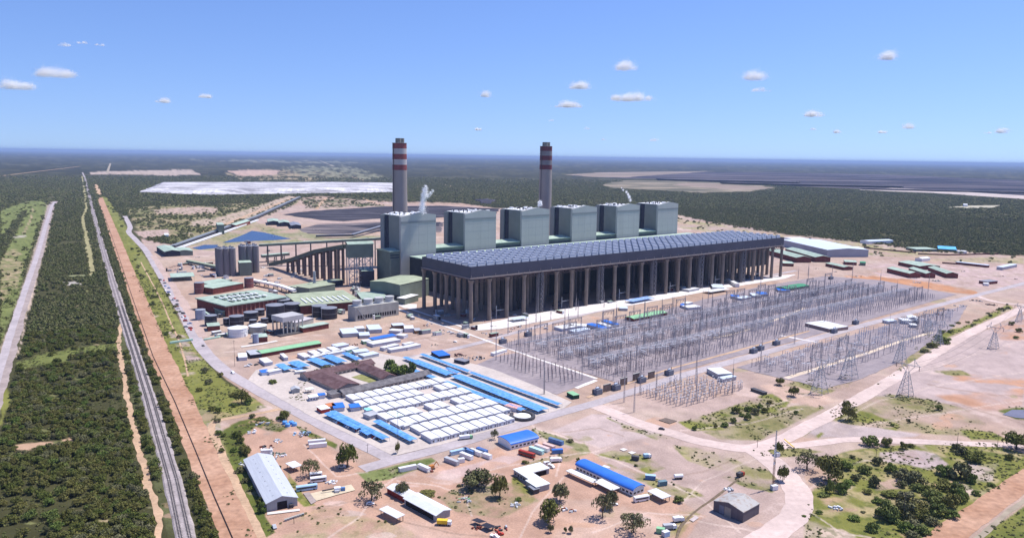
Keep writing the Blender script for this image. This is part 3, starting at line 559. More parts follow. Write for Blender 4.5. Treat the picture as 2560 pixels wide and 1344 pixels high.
TH = R(40.0); BU = Vector((math.cos(TH), math.sin(TH), 0)); BV = Vector((-BU.y, BU.x, 0)); B0 = P(1003, 715)
BW, BD, BHT, BS, BAY = 60, 53, 100, 113, 53
ords = ['nearest', 'second', 'third', 'fourth', 'fifth', 'farthest']
def boiler(k):
    t = thing('boiler_house', '', 'power station block', B0 + BU * BS * k, TH, 'boiler houses of the power station')
    MB().box(0, 4, 0, BW, BD, BHT).build('tower_block', m_clad_shade, t)
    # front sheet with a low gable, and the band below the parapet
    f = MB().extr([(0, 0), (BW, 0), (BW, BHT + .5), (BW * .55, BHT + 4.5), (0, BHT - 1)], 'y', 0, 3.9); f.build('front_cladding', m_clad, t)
    jt = MB()
    for z in range(12, 88, 12): jt.box(.3, -.06, z, BW - .3, -.005, z + .35)
    for x in (15, 30, 45): jt.box(x, -.065, 4, x + .3, -.004, BHT - 11)
    jt.build('cladding_joint', M('cladding_joint', (.35, .355, .345), .06, .05, .6, .25), t)
    MB().box(.4, -.35, BHT - 10.5, BW - .4, -.01, BHT - 7.5).build('parapet_band', m_band, t)
    r = MB().box(2, 6, BHT + .02, BW - 2, BD - 2, BHT + .6).build('roof', m_wroof, t)
    rk = random.Random(k); e = MB()
    for i in range(22):
        x, y = rk.uniform(4, BW - 9), rk.uniform(8, BD - 7); MB().box(x, y, BHT + .62, x + rk.uniform(1.5, 6), y + rk.uniform(1.5, 5), BHT + rk.uniform(1.2, 3.2)).build('roof_plant', m_wroof, r)
    for i in range(8):
        x, y = rk.uniform(4, BW - 9), rk.uniform(8, BD - 7); MB().box(x, y, BHT + .63, x + rk.uniform(1, 3), y + rk.uniform(1, 3), BHT + rk.uniform(1.6, 4.0)).build('vent', m_dsteel, r)
    for x in (6, 13): MB().cyl(x, 12, BHT + .6, BHT + 5, .8, n=8).build('vent', m_dsteel, r)
    MB().box(-.25, 33, 10, -.02, 43, BHT - .5).build('stair_shaft', m_recess, t)
    MB().box(-2.2, 43.2, 10, -.02, BD, BHT - 1).build('lift_tower', m_band, t)
    MB().box(BW + .02, 8, 20, BW + .4, 12, BHT - 1).build('corner_ladder', m_dsteel, t)
    w_ = BAY if k else 16
    b = MB().box(-w_, 3, 0, -.4 if k == 0 else -.4, 40, 50).build('bunker_bay', m_gwall, t)
    rf = MB().extr([(2.2, 50.02), (41, 50.02), (41, 51), (22, 53.5), (2.2, 51)], 'x', -w_ - (1 if k == 0 else -.3), -.6)
    rf.build('roof', m_groof, b)
    q = MB()
    for z in (41, 44.5): q.box(-w_ + .3, 2.7, z, -1, 2.98, z + 1.2)
    q.build('louvre_band', m_recess, b)
    return t
for k in range(6):
    b = boiler(k)
    b['label'] = ['tall grey green boiler house nearest the silos, thick white steam rising over its roof', 'tall grey green boiler house second from the silos, between the two chimneys', 'tall grey green boiler house third from the silos, in front of the dark banded chimney',
                  'tall grey green boiler house fourth from the silos, just past the dark banded chimney', 'tall grey green boiler house with a thin steam wisp above its roof', 'tall grey green boiler house at the end of the row nearest the wood'][k]
m_hall = M('hall_shade_tone', (.035, .038, .04), .15, .1)  # walls blackened and hall set close to deepen the shade under the condenser
hall = thing('turbine_hall', 'long turbine hall toned dark for the shade behind the raised air cooled condenser', 'hall', B0 - BU * -12 - BV * 180, TH)
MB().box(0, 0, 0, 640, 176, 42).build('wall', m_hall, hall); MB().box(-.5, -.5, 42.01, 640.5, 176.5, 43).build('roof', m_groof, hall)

def chimney(px, depth, zt, label, soot=''):
    x = (px - 1280) / FPX * depth * 1.0; c = P(px, 700); c = Vector((x, depth, 0))
    t = thing('chimney', label, 'chimney', c, 0, 'tall power station chimneys'); r0, r1 = 13.2, 11.6; zc = zt - 8
    rad = lambda z: r0 + (r1 - r0) * z / zc
    MB().cyl(0, 0, 0, zc - 44, r0, rad(zc - 44), 40).build('shaft', M('chimney_concrete', (.30, .27, .255), .08, .06, .9, .1, stretch=((1, 1, .3), 0)), t, smooth=False)
    mr, mw = M('chimney_red' + soot, (.22, .065, .065) if not soot else (.13, .035, .045), .15, .2, .8, .2), M('chimney_white' + soot, (.42, .40, .40) if not soot else (.20, .19, .20), .08, .2, .8, .2)
    for i in range(5):
        z0 = zc - 44 + i * 8.8; MB().cyl(0, 0, z0 + .01, z0 + 8.8, rad(z0) + .12, rad(z0 + 8.8) + .12, 40).build('red_band' if i % 2 == 0 else 'white_band', mr if i % 2 == 0 else mw, t)
    f = MB()
    for i in range(3): a = i * 2.094 + .4; f.cyl(4.2 * math.cos(a), 4.2 * math.sin(a), zc, zt, 3.9, n=20)
    f.build('flue', M('flue_metal', (.20, .19, .17), .2, .4, .6, .3), t)
    g = MB(); g.cyl(0, 0, zc + .02, zc + .5, r1 + .9, n=40); g.build('platform', m_conc2, t)
    l = MB(); l.bar((r0 * -.7 - .8, r0 * -.7 - .8, 5), (r1 * -.7 - .6, r1 * -.7 - .6, zc), .45); l.build('ladder', m_dsteel, t)
    return t
chimney(998, 1275, 213, 'concrete chimney with red and white bands, pale bands, behind the steaming boiler house')
chimney(1360, 1485, 214, 'concrete chimney with red and white bands, soot darkened, behind the third boiler house', '_sooty')

# air cooled condenser: deck on concrete columns
A0 = P(1176, 808); AT = R(38.2); LU, LV = 613.0, 103.0
acc = thing('air_cooled_condenser', 'huge dark navy condenser deck with rows of pale fins raised on concrete columns', 'condenser', A0, AT)
NB = 24; bp = (LU - 3) / NB; vp = (LV - 3) / 4
mb_col = lambda x, y: MB().lathe(x, y, [(2.4, 0), (2.2, 44), (3.5, 48.4)], 14)
rest = MB()
for j in range(5):
    for i in range(NB + 1):
        if j == 0 and i % 4 == 0 and i not in (0, NB): continue
        x, y = 1.8 + i * bp, 1.8 + j * vp
        if j < 4: mb_col(x, y).build('column', m_col, acc)
        else: rest.lathe(x, y, [(2.4, 0), (2.2, 44), (3.5, 48.4)], 10)
o = rest.build('column', m_col, acc); o['kind'] = 'stuff'
for i in range(4, NB, 4):                                   # stair towers in the front row
    s = MB(); x, y = 1.8 + i * bp, 2.4
    for dx, dy in ((-3.5, -1.6), (3.5, -1.6), (-3.5, 2.6), (3.5, 2.6)): s.bar((x + dx, y + dy, 0), (x + dx, y + dy, 49), .42)
    s.box(x - 3.6, y + .6, 0, x - .3, y + 2.4, 48.5)
    for z in range(2, 48, 3):
        d = 1 if (z // 3) % 2 else -1
        s.bar((x - .2 * d if d > 0 else x + 3.4, y - 1.5, z), (x + 3.4 if d > 0 else x + .2, y - 1.5, z + 3), .5); s.bar((x - 3.5, y - 1.6, z), (x + 3.5, y - 1.6, z), .18)
    s.build('stair_tower', M('stair_steel', (.16, .15, .16), .2, .4, .7, .3), acc)
    for x0, y0 in ((x - 18, 30), (x - 6, 34)): MB().cyl(x0, y0, 0, 47, 2.2, n=16).build('steam_duct', M('duct', (.05, .045, .05), .2, .2, .7, .3), acc)  # duct colour lowered to stand for the shade below the deck
deck = MB().box(1, 1, 50.1, LU - 1, LV - 1, 51.4).build('fan_deck', M('deck_concrete', (.2, .19, .19), .1, .1), acc)
tr = MB()
for j in range(5):
    y = 1.8 + j * vp; tr.box(1, y - .5, 48.4, LU - 1, y + .5, 50.08)
    n = 96
    if j == 0:
        for i in range(n): x = 1 + (LU - 2) * i / n; tr.bar((x, y - .2, 45.8), (x + (LU - 2) / n / 2, y - .2, 48.4), .2); tr.bar((x + (LU - 2) / n / 2, y - .2, 48.4), (x + (LU - 2) / n, y - .2, 45.8), .2)
        tr.box(1, y - .3, 45.4, LU - 1, y + .3, 45.9)
for i in range(NB + 1):
    x = 1.8 + i * bp; tr.box(x - .5, 1, 48.38, x + .5, LV - 1, 50.06)
tr.build('truss', M('truss_steel', (.12, .085, .085), .2, .3), acc)
for nme, (x0, y0, x1, y1) in (('wind_wall', (0, -.2, LU, .2)), ('wind_wall', (0, LV - .2, LU, LV + .2)), ('wind_wall', (-.2, .21, .2, LV - .21)), ('wind_wall', (LU - .2, .21, LU + .2, LV - .21))):
    MB().box(x0, y0, 51.5, x1, y1, 64).build(nme, m_navy, acc)
led = MB(); led.box(-1.6, -1.6, 50.5, LU + 1.6, -.25, 50.9); led.box(-1.6, -.24, 50.5, -.25, LV, 50.9)
for i in range(74): x = i * LU / 73; led.box(x - .12, -1.55, 50.9, x + .12, -1.3, 54.5 if i % 2 == 0 else 52.2)
led.box(-1.6, -1.6, 51.9, LU + 1.6, -1.45, 52.05)
led.build('walkway', M('walkway_concrete', (.36, .31, .30), .1, .2), acc)
NS = 48; sp_ = LU / NS; cv = (LV - 2) / 8
for j in range(8):                                          # one A-frame row over each line of fans, broken at every street
    y = 1 + (j + .5) * cv; s = MB(); q = MB()
    for i in range(NS):
        x0, x1 = i * sp_ + 1.4, (i + 1) * sp_ - 1.4
        s.extr([(y - 3.6, 57.0), (y + 3.6, 57.0), (y + .5, 66.3), (y - .5, 66.3)], 'x', x0, x1); q.box(x0 + .3, y - .75, 66.32, x1 - .3, y + .75, 67.3)
    ro = s.build('fin_row', m_fin, acc); q.build('ridge_duct', M('ridge_duct', (.72, .74, .80), .06, .2, .5, .4), ro)
for i in range(1, NS):
    if i % 4 == 0: MB().box(i * sp_ - .25, .4, 51.5, i * sp_ + .25, LV - .4, 62).build('partition_wall', m_navy, acc)
# transformer bays at the foot of the condenser: pale gantries and machines in the shade
for k in range(6):
    i = 4 * k + 1.5; x = 1.8 + i * bp
    g = thing('terminal_gantry', '', 'gantry', A0 + Vector((math.cos(AT), math.sin(AT), 0)) * x + Vector((-math.sin(AT), math.cos(AT), 0)) * 5, AT, 'terminal gantries at the foot of the condenser')
    g['label'] = 'pale H shaped gantry between condenser columns, %s from the cooling cells' % ORD[k]
    p = MB(); p.bar((0, 0, 0), (0, 0, 15), .35); p.bar((16, 0, 0), (16, 0, 15), .35); p.build('leg', m_steel, g)
    MB().box(-.5, -.5, 9, 16.5, .5, 9.9).build('beam', m_steel, g)
    t = thing('transformer', 'grey power transformer in the shade under the condenser front', 'transformer', g.location + Vector((-math.sin(AT), math.cos(AT), 0)) * 12, AT, 'generator transformers under the condenser'); t['label'] = 'grey transformer under the condenser front, %s from the cooling cells' % ORD[k]
    MB().box(0, 0, 0, 12, 6, 5).build('tank', M('transformer_grey', (.12, .10, .11), .1, .3), t); c = MB()
    for q in range(3): c.cyl(2 + q * 4, 3, 5, 8, .35, .2, 8)
    c.build('bushing', m_brick, t)
    MB().box(12.1, .5, .3, 14.5, 5.5, 4.6).build('radiator', m_dsteel, t)

# ---- generic oblong buildings
def building(name, label, cat, Fp, Rp, Lp, h, wall, roof, kind='flat', axis=None, rise=1.2, over=.4, group=None, top=None, wins=(), door=None, th=.3, geo=None):
    if geo: f, a, lu, lv = geo
    else: f, a, lu, lv = site(Fp, Rp, Lp)
    if top is not None: h = max(2.0, hgt(f, top))
    t = thing(name, label, cat, f, a, group); axis = axis or ('x' if lu >= lv else 'y'); W = lv if axis == 'x' else lu; L = lu if axis == 'x' else lv
    if kind == 'canopy':
        for x in (.4, lu / 2, lu - .4):
            for y in (.4, lv - .4): MB().box(x - .12, y - .12, 0, x + .12, y + .12, h).build('post', m_dsteel, t)
    elif kind in ('gable', 'barrel'):
        if kind == 'gable': prof = [(0, 0), (W, 0), (W, h), (W / 2, h + rise), (0, h)]
        else: prof = [(0, 0), (W, 0)] + [(W / 2 + W / 2 * math.cos(R(a_)), h + rise * math.sin(R(a_))) for a_ in range(0, 181, 20)]
        MB().extr(prof, axis, 0, L).build('wall', wall, t)
    else: MB().box(0, 0, 0, lu, lv, h).build('wall', wall, t)
    if kind == 'gable':
        s = rise / (W / 2); z0 = h + .03; q = [(-over, z0 - over * s), (W / 2, z0 + rise), (W + over, z0 - over * s), (W + over, z0 - over * s + th), (W / 2, z0 + rise + th), (-over, z0 - over * s + th)]
        r = MB().extr(q, axis, -over, L + over).build('roof', roof, t)
    elif kind == 'barrel':
        A = list(range(0, 181, 15)); q = [(W / 2 + (W / 2 + over) * math.cos(R(a_)), h + .03 + (rise + .05) * math.sin(R(a_))) for a_ in A] + [(W / 2 + (W / 2 + over) * math.cos(R(a_)), h + .03 + th + (rise + .05) * math.sin(R(a_))) for a_ in reversed(A)]
        r = MB().extr(q, axis, -over, L + over).build('roof', roof, t)
    elif kind == 'skillion':
        r = MB().extr([(-over, h + .03), (W + over, h + rise), (W + over, h + rise + th), (-over, h + .03 + th)], axis, -over, L + over).build('roof', roof, t)
    else: r = MB().box(-over, -over, h + .02, lu + over, lv + over, h + .02 + th).build('roof', roof, t)
    for face, n, z0, z1 in wins:
        Lf = lu if face in 'fb' else lv
        for i in range(n):
            c = Lf * (i + .5) / n; hw = Lf / n * .3
            if face == 'f': b = MB().box(c - hw, -.06, z0, c + hw, -.01, z1)
            elif face == 'l': b = MB().box(-.06, c - hw, z0, -.01, c + hw, z1)
            else: b = MB().box(lu + .01, c - hw, z0, lu + .06, c + hw, z1)
            b.build('window', M('window_glass', (.03, .035, .05), .2, .3, .25, .5), t)
    if door:
        face, c, dw, dh, dm = door
        if face == 'f': b = MB().box(c * lu - dw / 2, -.08, 0.02, c * lu + dw / 2, -.012, dh)
        else: b = MB().box(-.08, c * lv - dw / 2, 0.02, -.012, c * lv + dw / 2, dh)
        b.build('door', dm, t)
    t['_'] = 0; del t['_']
    return t, lu, lv, h
m_ddoor = M('dark_opening', (.02, .016, .02), .1, .3)

# ---- ash silos
def silo_group(px, by, n, label, nx):
    for i in range(nx):
        for j in range(2):
            c = P(px + i * 15.2, by - i * .6) + BV * (j * 9.6)
            t = thing('silo', '', 'silo', c, TH, 'grey concrete silos left of the boiler houses')
            t['label'] = label.replace('#', ['near left', 'near middle', 'near right', 'rear left', 'rear middle', 'rear right'][i + 3 * j])
            MB().cyl(0, 0, 0, 42, 4.6, n=24).build('shell', M('silo_concrete', (.20, .185, .20), .12, .12, .9, .1, stretch=((1, 1, .1), 0), rand=.06), t)
            c_ = MB(); c_.cyl(0, 0, 42.01, 43, 4.8, 4.0, 24); c_.box(-1.5, -1.5, 43, 1.5, 1.2, 45); c_.build('cap', m_dkroof, t)
silo_group(553, 690, 6, 'tall grey silo in the left silo cluster, # of six', 3)
silo_group(611, 682, 6, 'tall grey silo in the right silo cluster, # of six', 3)
building('service_block', 'grey green windowless block between the two silo clusters', 'building', (600, 690), (629, 687), (596, 684), 0, m_gwall, m_groof, top=657)

# ---- conveyors
def conveyor(name, label, pts, wd, ht, m_wall, m_rf, trestle=None, every=1, pil=.5):
    t = thing(name, label, 'conveyor', (pts[0].x, pts[0].y, 0)); o0 = Vector((pts[0].x, pts[0].y, 0)); g = MB(); r = MB(); legs = []
    for a, b in zip(pts, pts[1:]):
        d = (b - a); h = Vector((d.x, d.y, 0)).normalized(); n = Vector((-h.y, h.x, 0)) * wd / 2; a_, b_ = a - o0, b - o0; up = Vector((0, 0, ht))
        g.add([a_ - n, a_ + n, b_ + n, b_ - n, a_ - n + up, a_ + n + up, b_ + n + up, b_ - n + up], [(0, 1, 2, 3), (7, 6, 5, 4), (0, 4, 5, 1), (1, 5, 6, 2), (2, 6, 7, 3), (3, 7, 4, 0)])
        n2 = n * 1.15; u2 = Vector((0, 0, ht + .05)); u3 = Vector((0, 0, ht + .5))
        r.add([a_ - n2 + u2, a_ + n2 + u2, b_ + n2 + u2, b_ - n2 + u2, a_ - n2 + u3, a_ + n2 + u3, b_ + n2 + u3, b_ - n2 + u3], [(0, 1, 2, 3), (7, 6, 5, 4), (0, 4, 5, 1), (1, 5, 6, 2), (2, 6, 7, 3), (3, 7, 4, 0)])
    g.build('gallery', m_wall, t); r.build('roof', m_rf, t)
    if trestle:
        for f in trestle:
            L = sum((b - a).length for a, b in zip(pts, pts[1:])); s = f * L
            for a, b in zip(pts, pts[1:]):
                if s <= (b - a).length: p = a.lerp(b, s / (b - a).length) - o0; h = Vector(((b - a).x, (b - a).y, 0)).normalized(); break
                s -= (b - a).length
            n = Vector((-h.y, h.x, 0)) * wd * .42; l = MB()
            if p.z < 1.5: continue
            if pil > 1:
                for sg in (-1, 1): q = p + n * sg; l.cyl(q.x, q.y, 0, p.z, pil, n=10)
                l.bar(p - n - Vector((0, 0, 1)), p + n - Vector((0, 0, 1)), 1)
            else:
                for sg in (-1, 1): l.bar(p * 1.0 + n * sg * 1.6 - Vector((0, 0, p.z)), p + n * sg, pil)
                k = max(2, int(p.z / 6))
                for i in range(k):
                    z0, z1 = p.z * i / k, p.z * (i + 1) / k; s0, s1 = 1.6 - .6 * i / k, 1.6 - .6 * (i + 1) / k; b0 = Vector((p.x, p.y, 0))
                    l.bar(b0 + n * s0 + Vector((0, 0, z0)), b0 - n * s1 + Vector((0, 0, z1)), pil * .6); l.bar(b0 - n * s1 + Vector((0, 0, z1)), b0 + n * s1 + Vector((0, 0, z1)), pil * .6)
            l.build('pillar', M('pillar_brown', (.13, .095, .09), .15, .2) if pil > 1 else m_dsteel, t)
    return t
# the big inclined coal conveyor on brown pillars
q0, q1 = P(735, 681), P(858, 710); dirv = (q1 - q0).normalized(); qs = q0 - dirv * 75; qe = q1 + dirv * 6
zb, ze = hgt(qs, 656), hgt(q1, 622)
pts = [Vector((qs.x, qs.y, 2)), Vector((q0.x, q0.y, hgt(q0, 652))), Vector(((q0 + q1).x / 2, (q0 + q1).y / 2, hgt((q0 + q1) / 2, 632))), Vector((qe.x, qe.y, hgt(q1, 619)))]
conveyor('coal_conveyor', 'inclined green roofed coal conveyor climbing on tall brown pillars to the transfer house', pts, 9, 5, M('gallery_side', (.10, .12, .10), .1, .2), m_groof2, [.28, .36, .44, .525, .61, .69, .775, .86, .95], pil=2.1)
a, b = P(650, 662), P(985, 665); a.z, b.z = hgt(a, 616), hgt(b, 598)
conveyor('pipe_conveyor', 'long level conveyor bridge on thin trestles behind the silos', [a, b], 5, 3.6, m_gwall, m_groof, [.06, .16, .27, .38, .5, .62, .74, .86], pil=.5)
a, b = P(655, 655), P(722, 650); a.z, b.z = 8, 9
conveyor('pipe_conveyor', 'low green roofed conveyor gallery right of the right silo cluster', [a, b], 10, 4, m_gwall, m_groof, [.2, .5, .8], pil=.5)
a, b = P(360, 648), P(545, 682); a.z = b.z = 2
conveyor('conveyor', 'low conveyor gallery running from the west road to the left silo cluster', [P(470, 656, 2), P(548, 672, 4)], 6, 4, m_gwall, m_groof2)
conveyor('overland_conveyor', 'long dark overland conveyor with a pale side wall running to the ash dump', [P(432, 620, 3), P(560, 574, 3), (P(640, 545, 3)), P(750, 494, 3)], 9, 5, m_dsteel, M('conveyor_grey', (.20, .22, .25), .1, .05))
conveyor('conveyor', 'pale low wall beside the dark overland conveyor', [P(438, 625, 1), P(566, 580, 1), P(645, 551, 1)], 4, 3, m_white, m_wroof)
conveyor('conveyor', 'dark conveyor line crossing the coal yard behind the nearest boiler house', [P(790, 592, 2), P(880, 590, 4), P(960, 566, 9)], 7, 4, m_dsteel, m_dkroof)
conveyor('conveyor', 'grey conveyor running from the ash terrace past the left chimney', [P(600, 556, 2), P(690, 520, 2), P(752, 492, 2)], 5, 4, m_dsteel, M('conveyor_grey2', (.3, .31, .32), .1, .05)) if False else None
for lb, Fp, Rp, Lp, h, w_, r_, kd in (
    ('dark green roofed drive house at the foot of the overland conveyor', (412, 642), (470, 652), (392, 628), 9, m_recess, m_groof, 'gable'),
    ('light green roofed shed beside the overland conveyor drive house', (440, 640), (478, 634), (432, 632), 8, m_gwall, m_groof, 'gable'),
    ('pale green tower on the overland conveyor', (545, 586), (560, 584), (541, 580), 22, m_gwall, m_groof, 'flat'),
    ('small brown walled shed beside the overland conveyor above the pond', (590, 572), (626, 560), (586, 566), 9, m_brick, m_groof, 'gable'),
    ('dark loading shed at the left tip of the coal yard', (670, 563), (696, 558), (668, 556), 9, m_recess, m_groof, 'gable'),
    ('dark loading shed second from the left tip of the coal yard', (698, 566), (722, 562), (694, 560), 9, m_recess, m_groof, 'gable'),
    ('dark loading shed third from the left tip of the coal yard', (728, 572), (750, 568), (722, 564), 8, m_recess, m_dkroof, 'gable'),
    ('small white hut beside the bare pad west of the pond', (412, 594), (421, 592), (411, 590), 6, m_white, m_wroof, 'flat')):
    building('shed', lb, 'shed', Fp, Rp, Lp, h, w_, r_, kd, rise=2.5)

# ---- transfer house on steel legs, annex, substation blocks left of the condenser
f = P(872, 716); t = thing('transfer_house', 'grey transfer house with a pale green roof raised on steel legs beside the nearest boiler', 'building', f, TH - R(15))
z0, z1 = hgt(f, 645), hgt(f, 612)
MB().box(0, 0, z0, 36, 16, z1).build('wall', m_gwall, t); MB().extr([(-1, z1 + .05), (8, z1 + 3), (17, z1 + .05), (17, z1 + .8), (8, z1 + 3.8), (-1, z1 + .8)], 'x', -1, 37).build('roof', m_groof, t)
for x in (1, 12, 24, 35):
    for y in (1, 15): MB().bar((x, y, 0), (x, y, z0), .6).build('leg', m_steel, t)
s = MB()
for i in range(3):
    x = (1, 12, 24)[i]
    for j in range(4): zz0, zz1 = z0 * j / 4, z0 * (j + 1) / 4; s.bar((x, 1, zz0), (x + 11, 1, zz1), .35); s.bar((x + 11, 1, zz0), (x, 1, zz1), .35); s.bar((x, 1, zz1), (x + 11, 1, zz1), .35)
s.build('bracing', m_steel, t)
building('plant_building', 'green roofed green walled block tucked under the left end of the condenser', 'building', (1000, 756), (1072, 738), (964, 737), 0, m_gwall, m_groof2, 'gable', top=712, rise=2, wins=(('l', 4, 4, 9),))
building('plant_building', 'low pale roofed annex in front of the green block at the condenser', 'building', (1012, 762), (1046, 752), (1002, 757), 8, m_gwall, m_wroof)
building('chimney_base_building', 'slim grey service block behind the steel legs of the transfer house', 'building', (905, 716), (934, 712), (898, 706), 22, m_recess, m_groof)
def main_roof(t, lu, lv, h, n, m, rows):
    for j in rows:
        for i in range(n): x = lu * (.2 + .65 * i / n); MB().box(x, lv * j, h + .4, x + lu * .035, lv * (j + .12), h + 1.8).build('roof_vent', m, t)
t, lu, lv, h = building('water_treatment_hall', 'large brick hall with green roof and pillared front beside the black tanks', 'building', (566, 792), (716, 768), (516, 768), 0, m_brick, m_groof, 'flat', top=766, over=1.6, th=1.2)
p = MB(); n = 14
for i in range(n): x = lu * (i + .5) / n; p.box(x - .8, -.7, 0, x + .8, -.02, h - .4)
p.build('pilaster_row', M('pilaster_brick', (.27, .12, .10), .1, .3), t); main_roof(t, lu, lv, h + .85, 9, m_wroof, (.25, .55)); main_roof(t, lu * .96, lv, h + .86, 6, m_gwall, (.18, .42, .7))
t, lu, lv, h = building('pump_hall', 'low wide brick hall with pale green ribbed roof between tanks and cooling cells', 'building', (753, 786), (890, 766), (716, 756), 10, m_brick, m_groof2, 'flat', over=1.5, th=.8)
v = MB()
for i in range(9): x = lu * (.12 + .8 * i / 9); MB().box(x, lv * .12, h + .84, x + lu * .02, lv * .5, h + 1.9).build('skylight', m_wroof, t)
for lb, Fp, Rp, Lp, h, w_, r_, kd in (
    ('long brick shed with pale green roof behind the large brick hall', (533, 736), (609, 722), (514, 726), 8, m_brick, m_groof, 'flat'),
    ('narrow green roofed shed between the two red brown tanks', (522, 722), (574, 712), (511, 716), 7, m_gwall, m_groof, 'flat'),
    ('green roofed carport beside the west road', (428, 704), (486, 700), (426, 694), 6, m_recess, m_groof, 'canopy'),
    ('olive roofed grey workshop below the inclined conveyor', (774, 742), (838, 730), (768, 732), 11, m_gwall, m_groof2, 'flat'),
    ('long olive roofed gallery behind the grey workshop', (742, 732), (858, 712), (734, 726), 7, m_recess, m_groof2, 'flat'),
    ('pale green roof of the low block beside the cooling cells', (905, 766), (960, 752), (892, 748), 9, m_gwall, m_groof, 'flat'),
    ('small green roofed hut by the black tank at the west road', (520, 828), (549, 823), (517, 820), 5, m_brick, m_groof, 'flat'),
    ('green lean-to at the left wall of the large brick hall', (520, 776), (555, 792), (508, 764), 6, m_gwall, m_groof, 'flat'),
    ('small green roofed shed under the lean-to of the brick hall', (508, 786), (532, 802), (500, 780), 4, m_gwall, m_groof, 'flat'),
    ('long low green roofed shed right of the raised grey slab', (758, 832), (822, 820), (755, 826), 5, m_brick, m_groof, 'flat'),
    ('small brick hut with green roof beside the white tanks', (644, 856), (668, 852), (640, 848), 5, m_brick, m_groof, 'flat')):
    building('plant_shed', lb, 'shed', Fp, Rp, Lp, h, w_, r_, kd, th=.6)
conveyor('pipe_rack', 'long white pipe rack running from the silos to the olive roofed gallery', [P(632, 702, 5), P(700, 716, 5), P(736, 728, 5)], 6, 2, m_white, m_wroof, [.1, .3, .5, .7, .9], pil=.4)
t = thing('vent_stack', 'slim pale steel stack standing below the inclined conveyor', 'stack', P(787, 722)); MB().cyl(0, 0, 0, hgt(P(787, 722), 678), 2.2, 1.9, 16).build('shaft', m_steel, t); MB().cyl(0, 0, 8, 9, 2.9, n=16).build('collar', m_steel, t)
def tank(px, by, top, wpx, m, label, lid=None, group=None, cone=.06, n=28):
    c = P(px, by); d = math.hypot(c.x, c.y); r = wpx / 2 / FPX * math.hypot(d, CAMZ); c = c + Vector((c.x, c.y, 0)).normalized() * r; h = hgt(P(px, by), top)
    t = thing('tank', label, 'tank', c, 0, group); MB().cyl(0, 0, 0, h, r, n=n).build('shell', m, t)
    l = MB(); l.cyl(0, 0, h + .01, h + .35, r * 1.02, n=n); l.cyl(0, 0, h + .35, h + .35 + r * cone * 2, r, .3, n=n); l.build('roof', lid or m_dkroof, t)
    g = MB(); g.bar((-r * .7 - .4, -r * .7 - .4, 0), (-r * .7 - .4, -r * .7 - .4, h + .8), .25); g.cyl(0, 0, h * .5, h * .5 + .25, r + .12, n=n, cap=False); g.build('ladder', m_steel, t)
    return t
m_rtank = M('red_brown_tank', (.21, .085, .080), .12, .1, .7, .2); m_wtank = M('white_tank', (.74, .75, .77), .05, .1, .6, .3)
tank(499, 735, 708, 22, m_rtank, 'red brown tank left of the long brick sheds', group='red brown tanks'); tank(623, 720, 696, 21, m_rtank, 'red brown tank at the right end of the long brick shed', group='red brown tanks')
for px, by, tp, wp, lb in ((528, 815, 791, 27, 'leftmost black tank beside the west road'), (592, 815, 793, 33, 'black tank in front of the left part of the pillared brick hall'), (628, 803, 783, 33, 'black tank in front of the middle of the pillared brick hall'),
    (689, 806, 766, 43, 'tallest and widest black tank left of the raised grey slab'), (731, 786, 762, 39, 'black tank behind and right of the tallest black tank'), (706, 772, 752, 39, 'black tank rearmost by the corner of the pillared brick hall'),
    (799, 793, 767, 36, 'black tank left one of the pair beside the cooling cells'), (823, 799, 773, 39, 'black tank right one of the pair beside the cooling cells'), (633, 812, 801, 17, 'small low black tank in the front row of tanks'), (662, 810, 797, 17, 'small black tank left of the tallest black tank'), (567, 812, 797, 14, 'slim black tank second from the west road'), (552, 794, 786, 10, 'tiny dark tank at the corner of the brick hall'), (650, 790, 775, 22, 'black tank half hidden behind the small tanks by the brick hall')):
    tank(px, by, tp, wp, m_tank, lb, group='black tanks')
tank(595, 844, 824, 45, m_wtank, 'white domed tank beside the west road', m_wtank, 'white domed tanks', .12); tank(645, 834, 818, 42, M('grey_tank', (.30, .29, .28), .1, .1), 'grey walled tank with white conical roof beside the white domed tank', m_wtank, 'white domed tanks', .14)
tank(640, 858, 836, 13, M('blue_grey_tank', (.3, .33, .45), .1, .2), 'small blue grey upright vessel beside the brick hut', m_steel)
tank(502, 800, 776, 22, M('pale_blue_tank', (.34, .37, .46), .1, .2), 'pale blue grey tank by the west road left of the brick hall', m_steel)
# cooling cell block
f, a, lu, lv = site((889, 803), (997, 787), (872, 796)); t = thing('cooling_cell_block', 'long concrete cooling cell block with four fan drums on its roof', 'cooling tower', f, a)
lv = 17; h = hgt(f, 768); MB().box(0, 0, 0, lu, lv, h).build('wall', m_conc2, t)
v = MB()
for i in range(16): x = 3 + (lu - 6) * i / 16; v.box(x, -.15, 2.2, x + (lu - 6) / 16 * .62, -.02, 6.2)
v.build('louvre', m_ddoor, t)
for i in range(4): v2 = MB().lathe(lu * (i + .5) / 4, lv / 2, [(5.6, h + .01), (5.0, h + 2), (5.4, h + 6.2)], 20).build('fan_drum', M('fan_drum', (.46, .46, .46), .08, .2), t)
MB().bar((2, -.3, h - 1), (lu * .22, -.3, 0.2), .4).build('stair', m_steel, t)
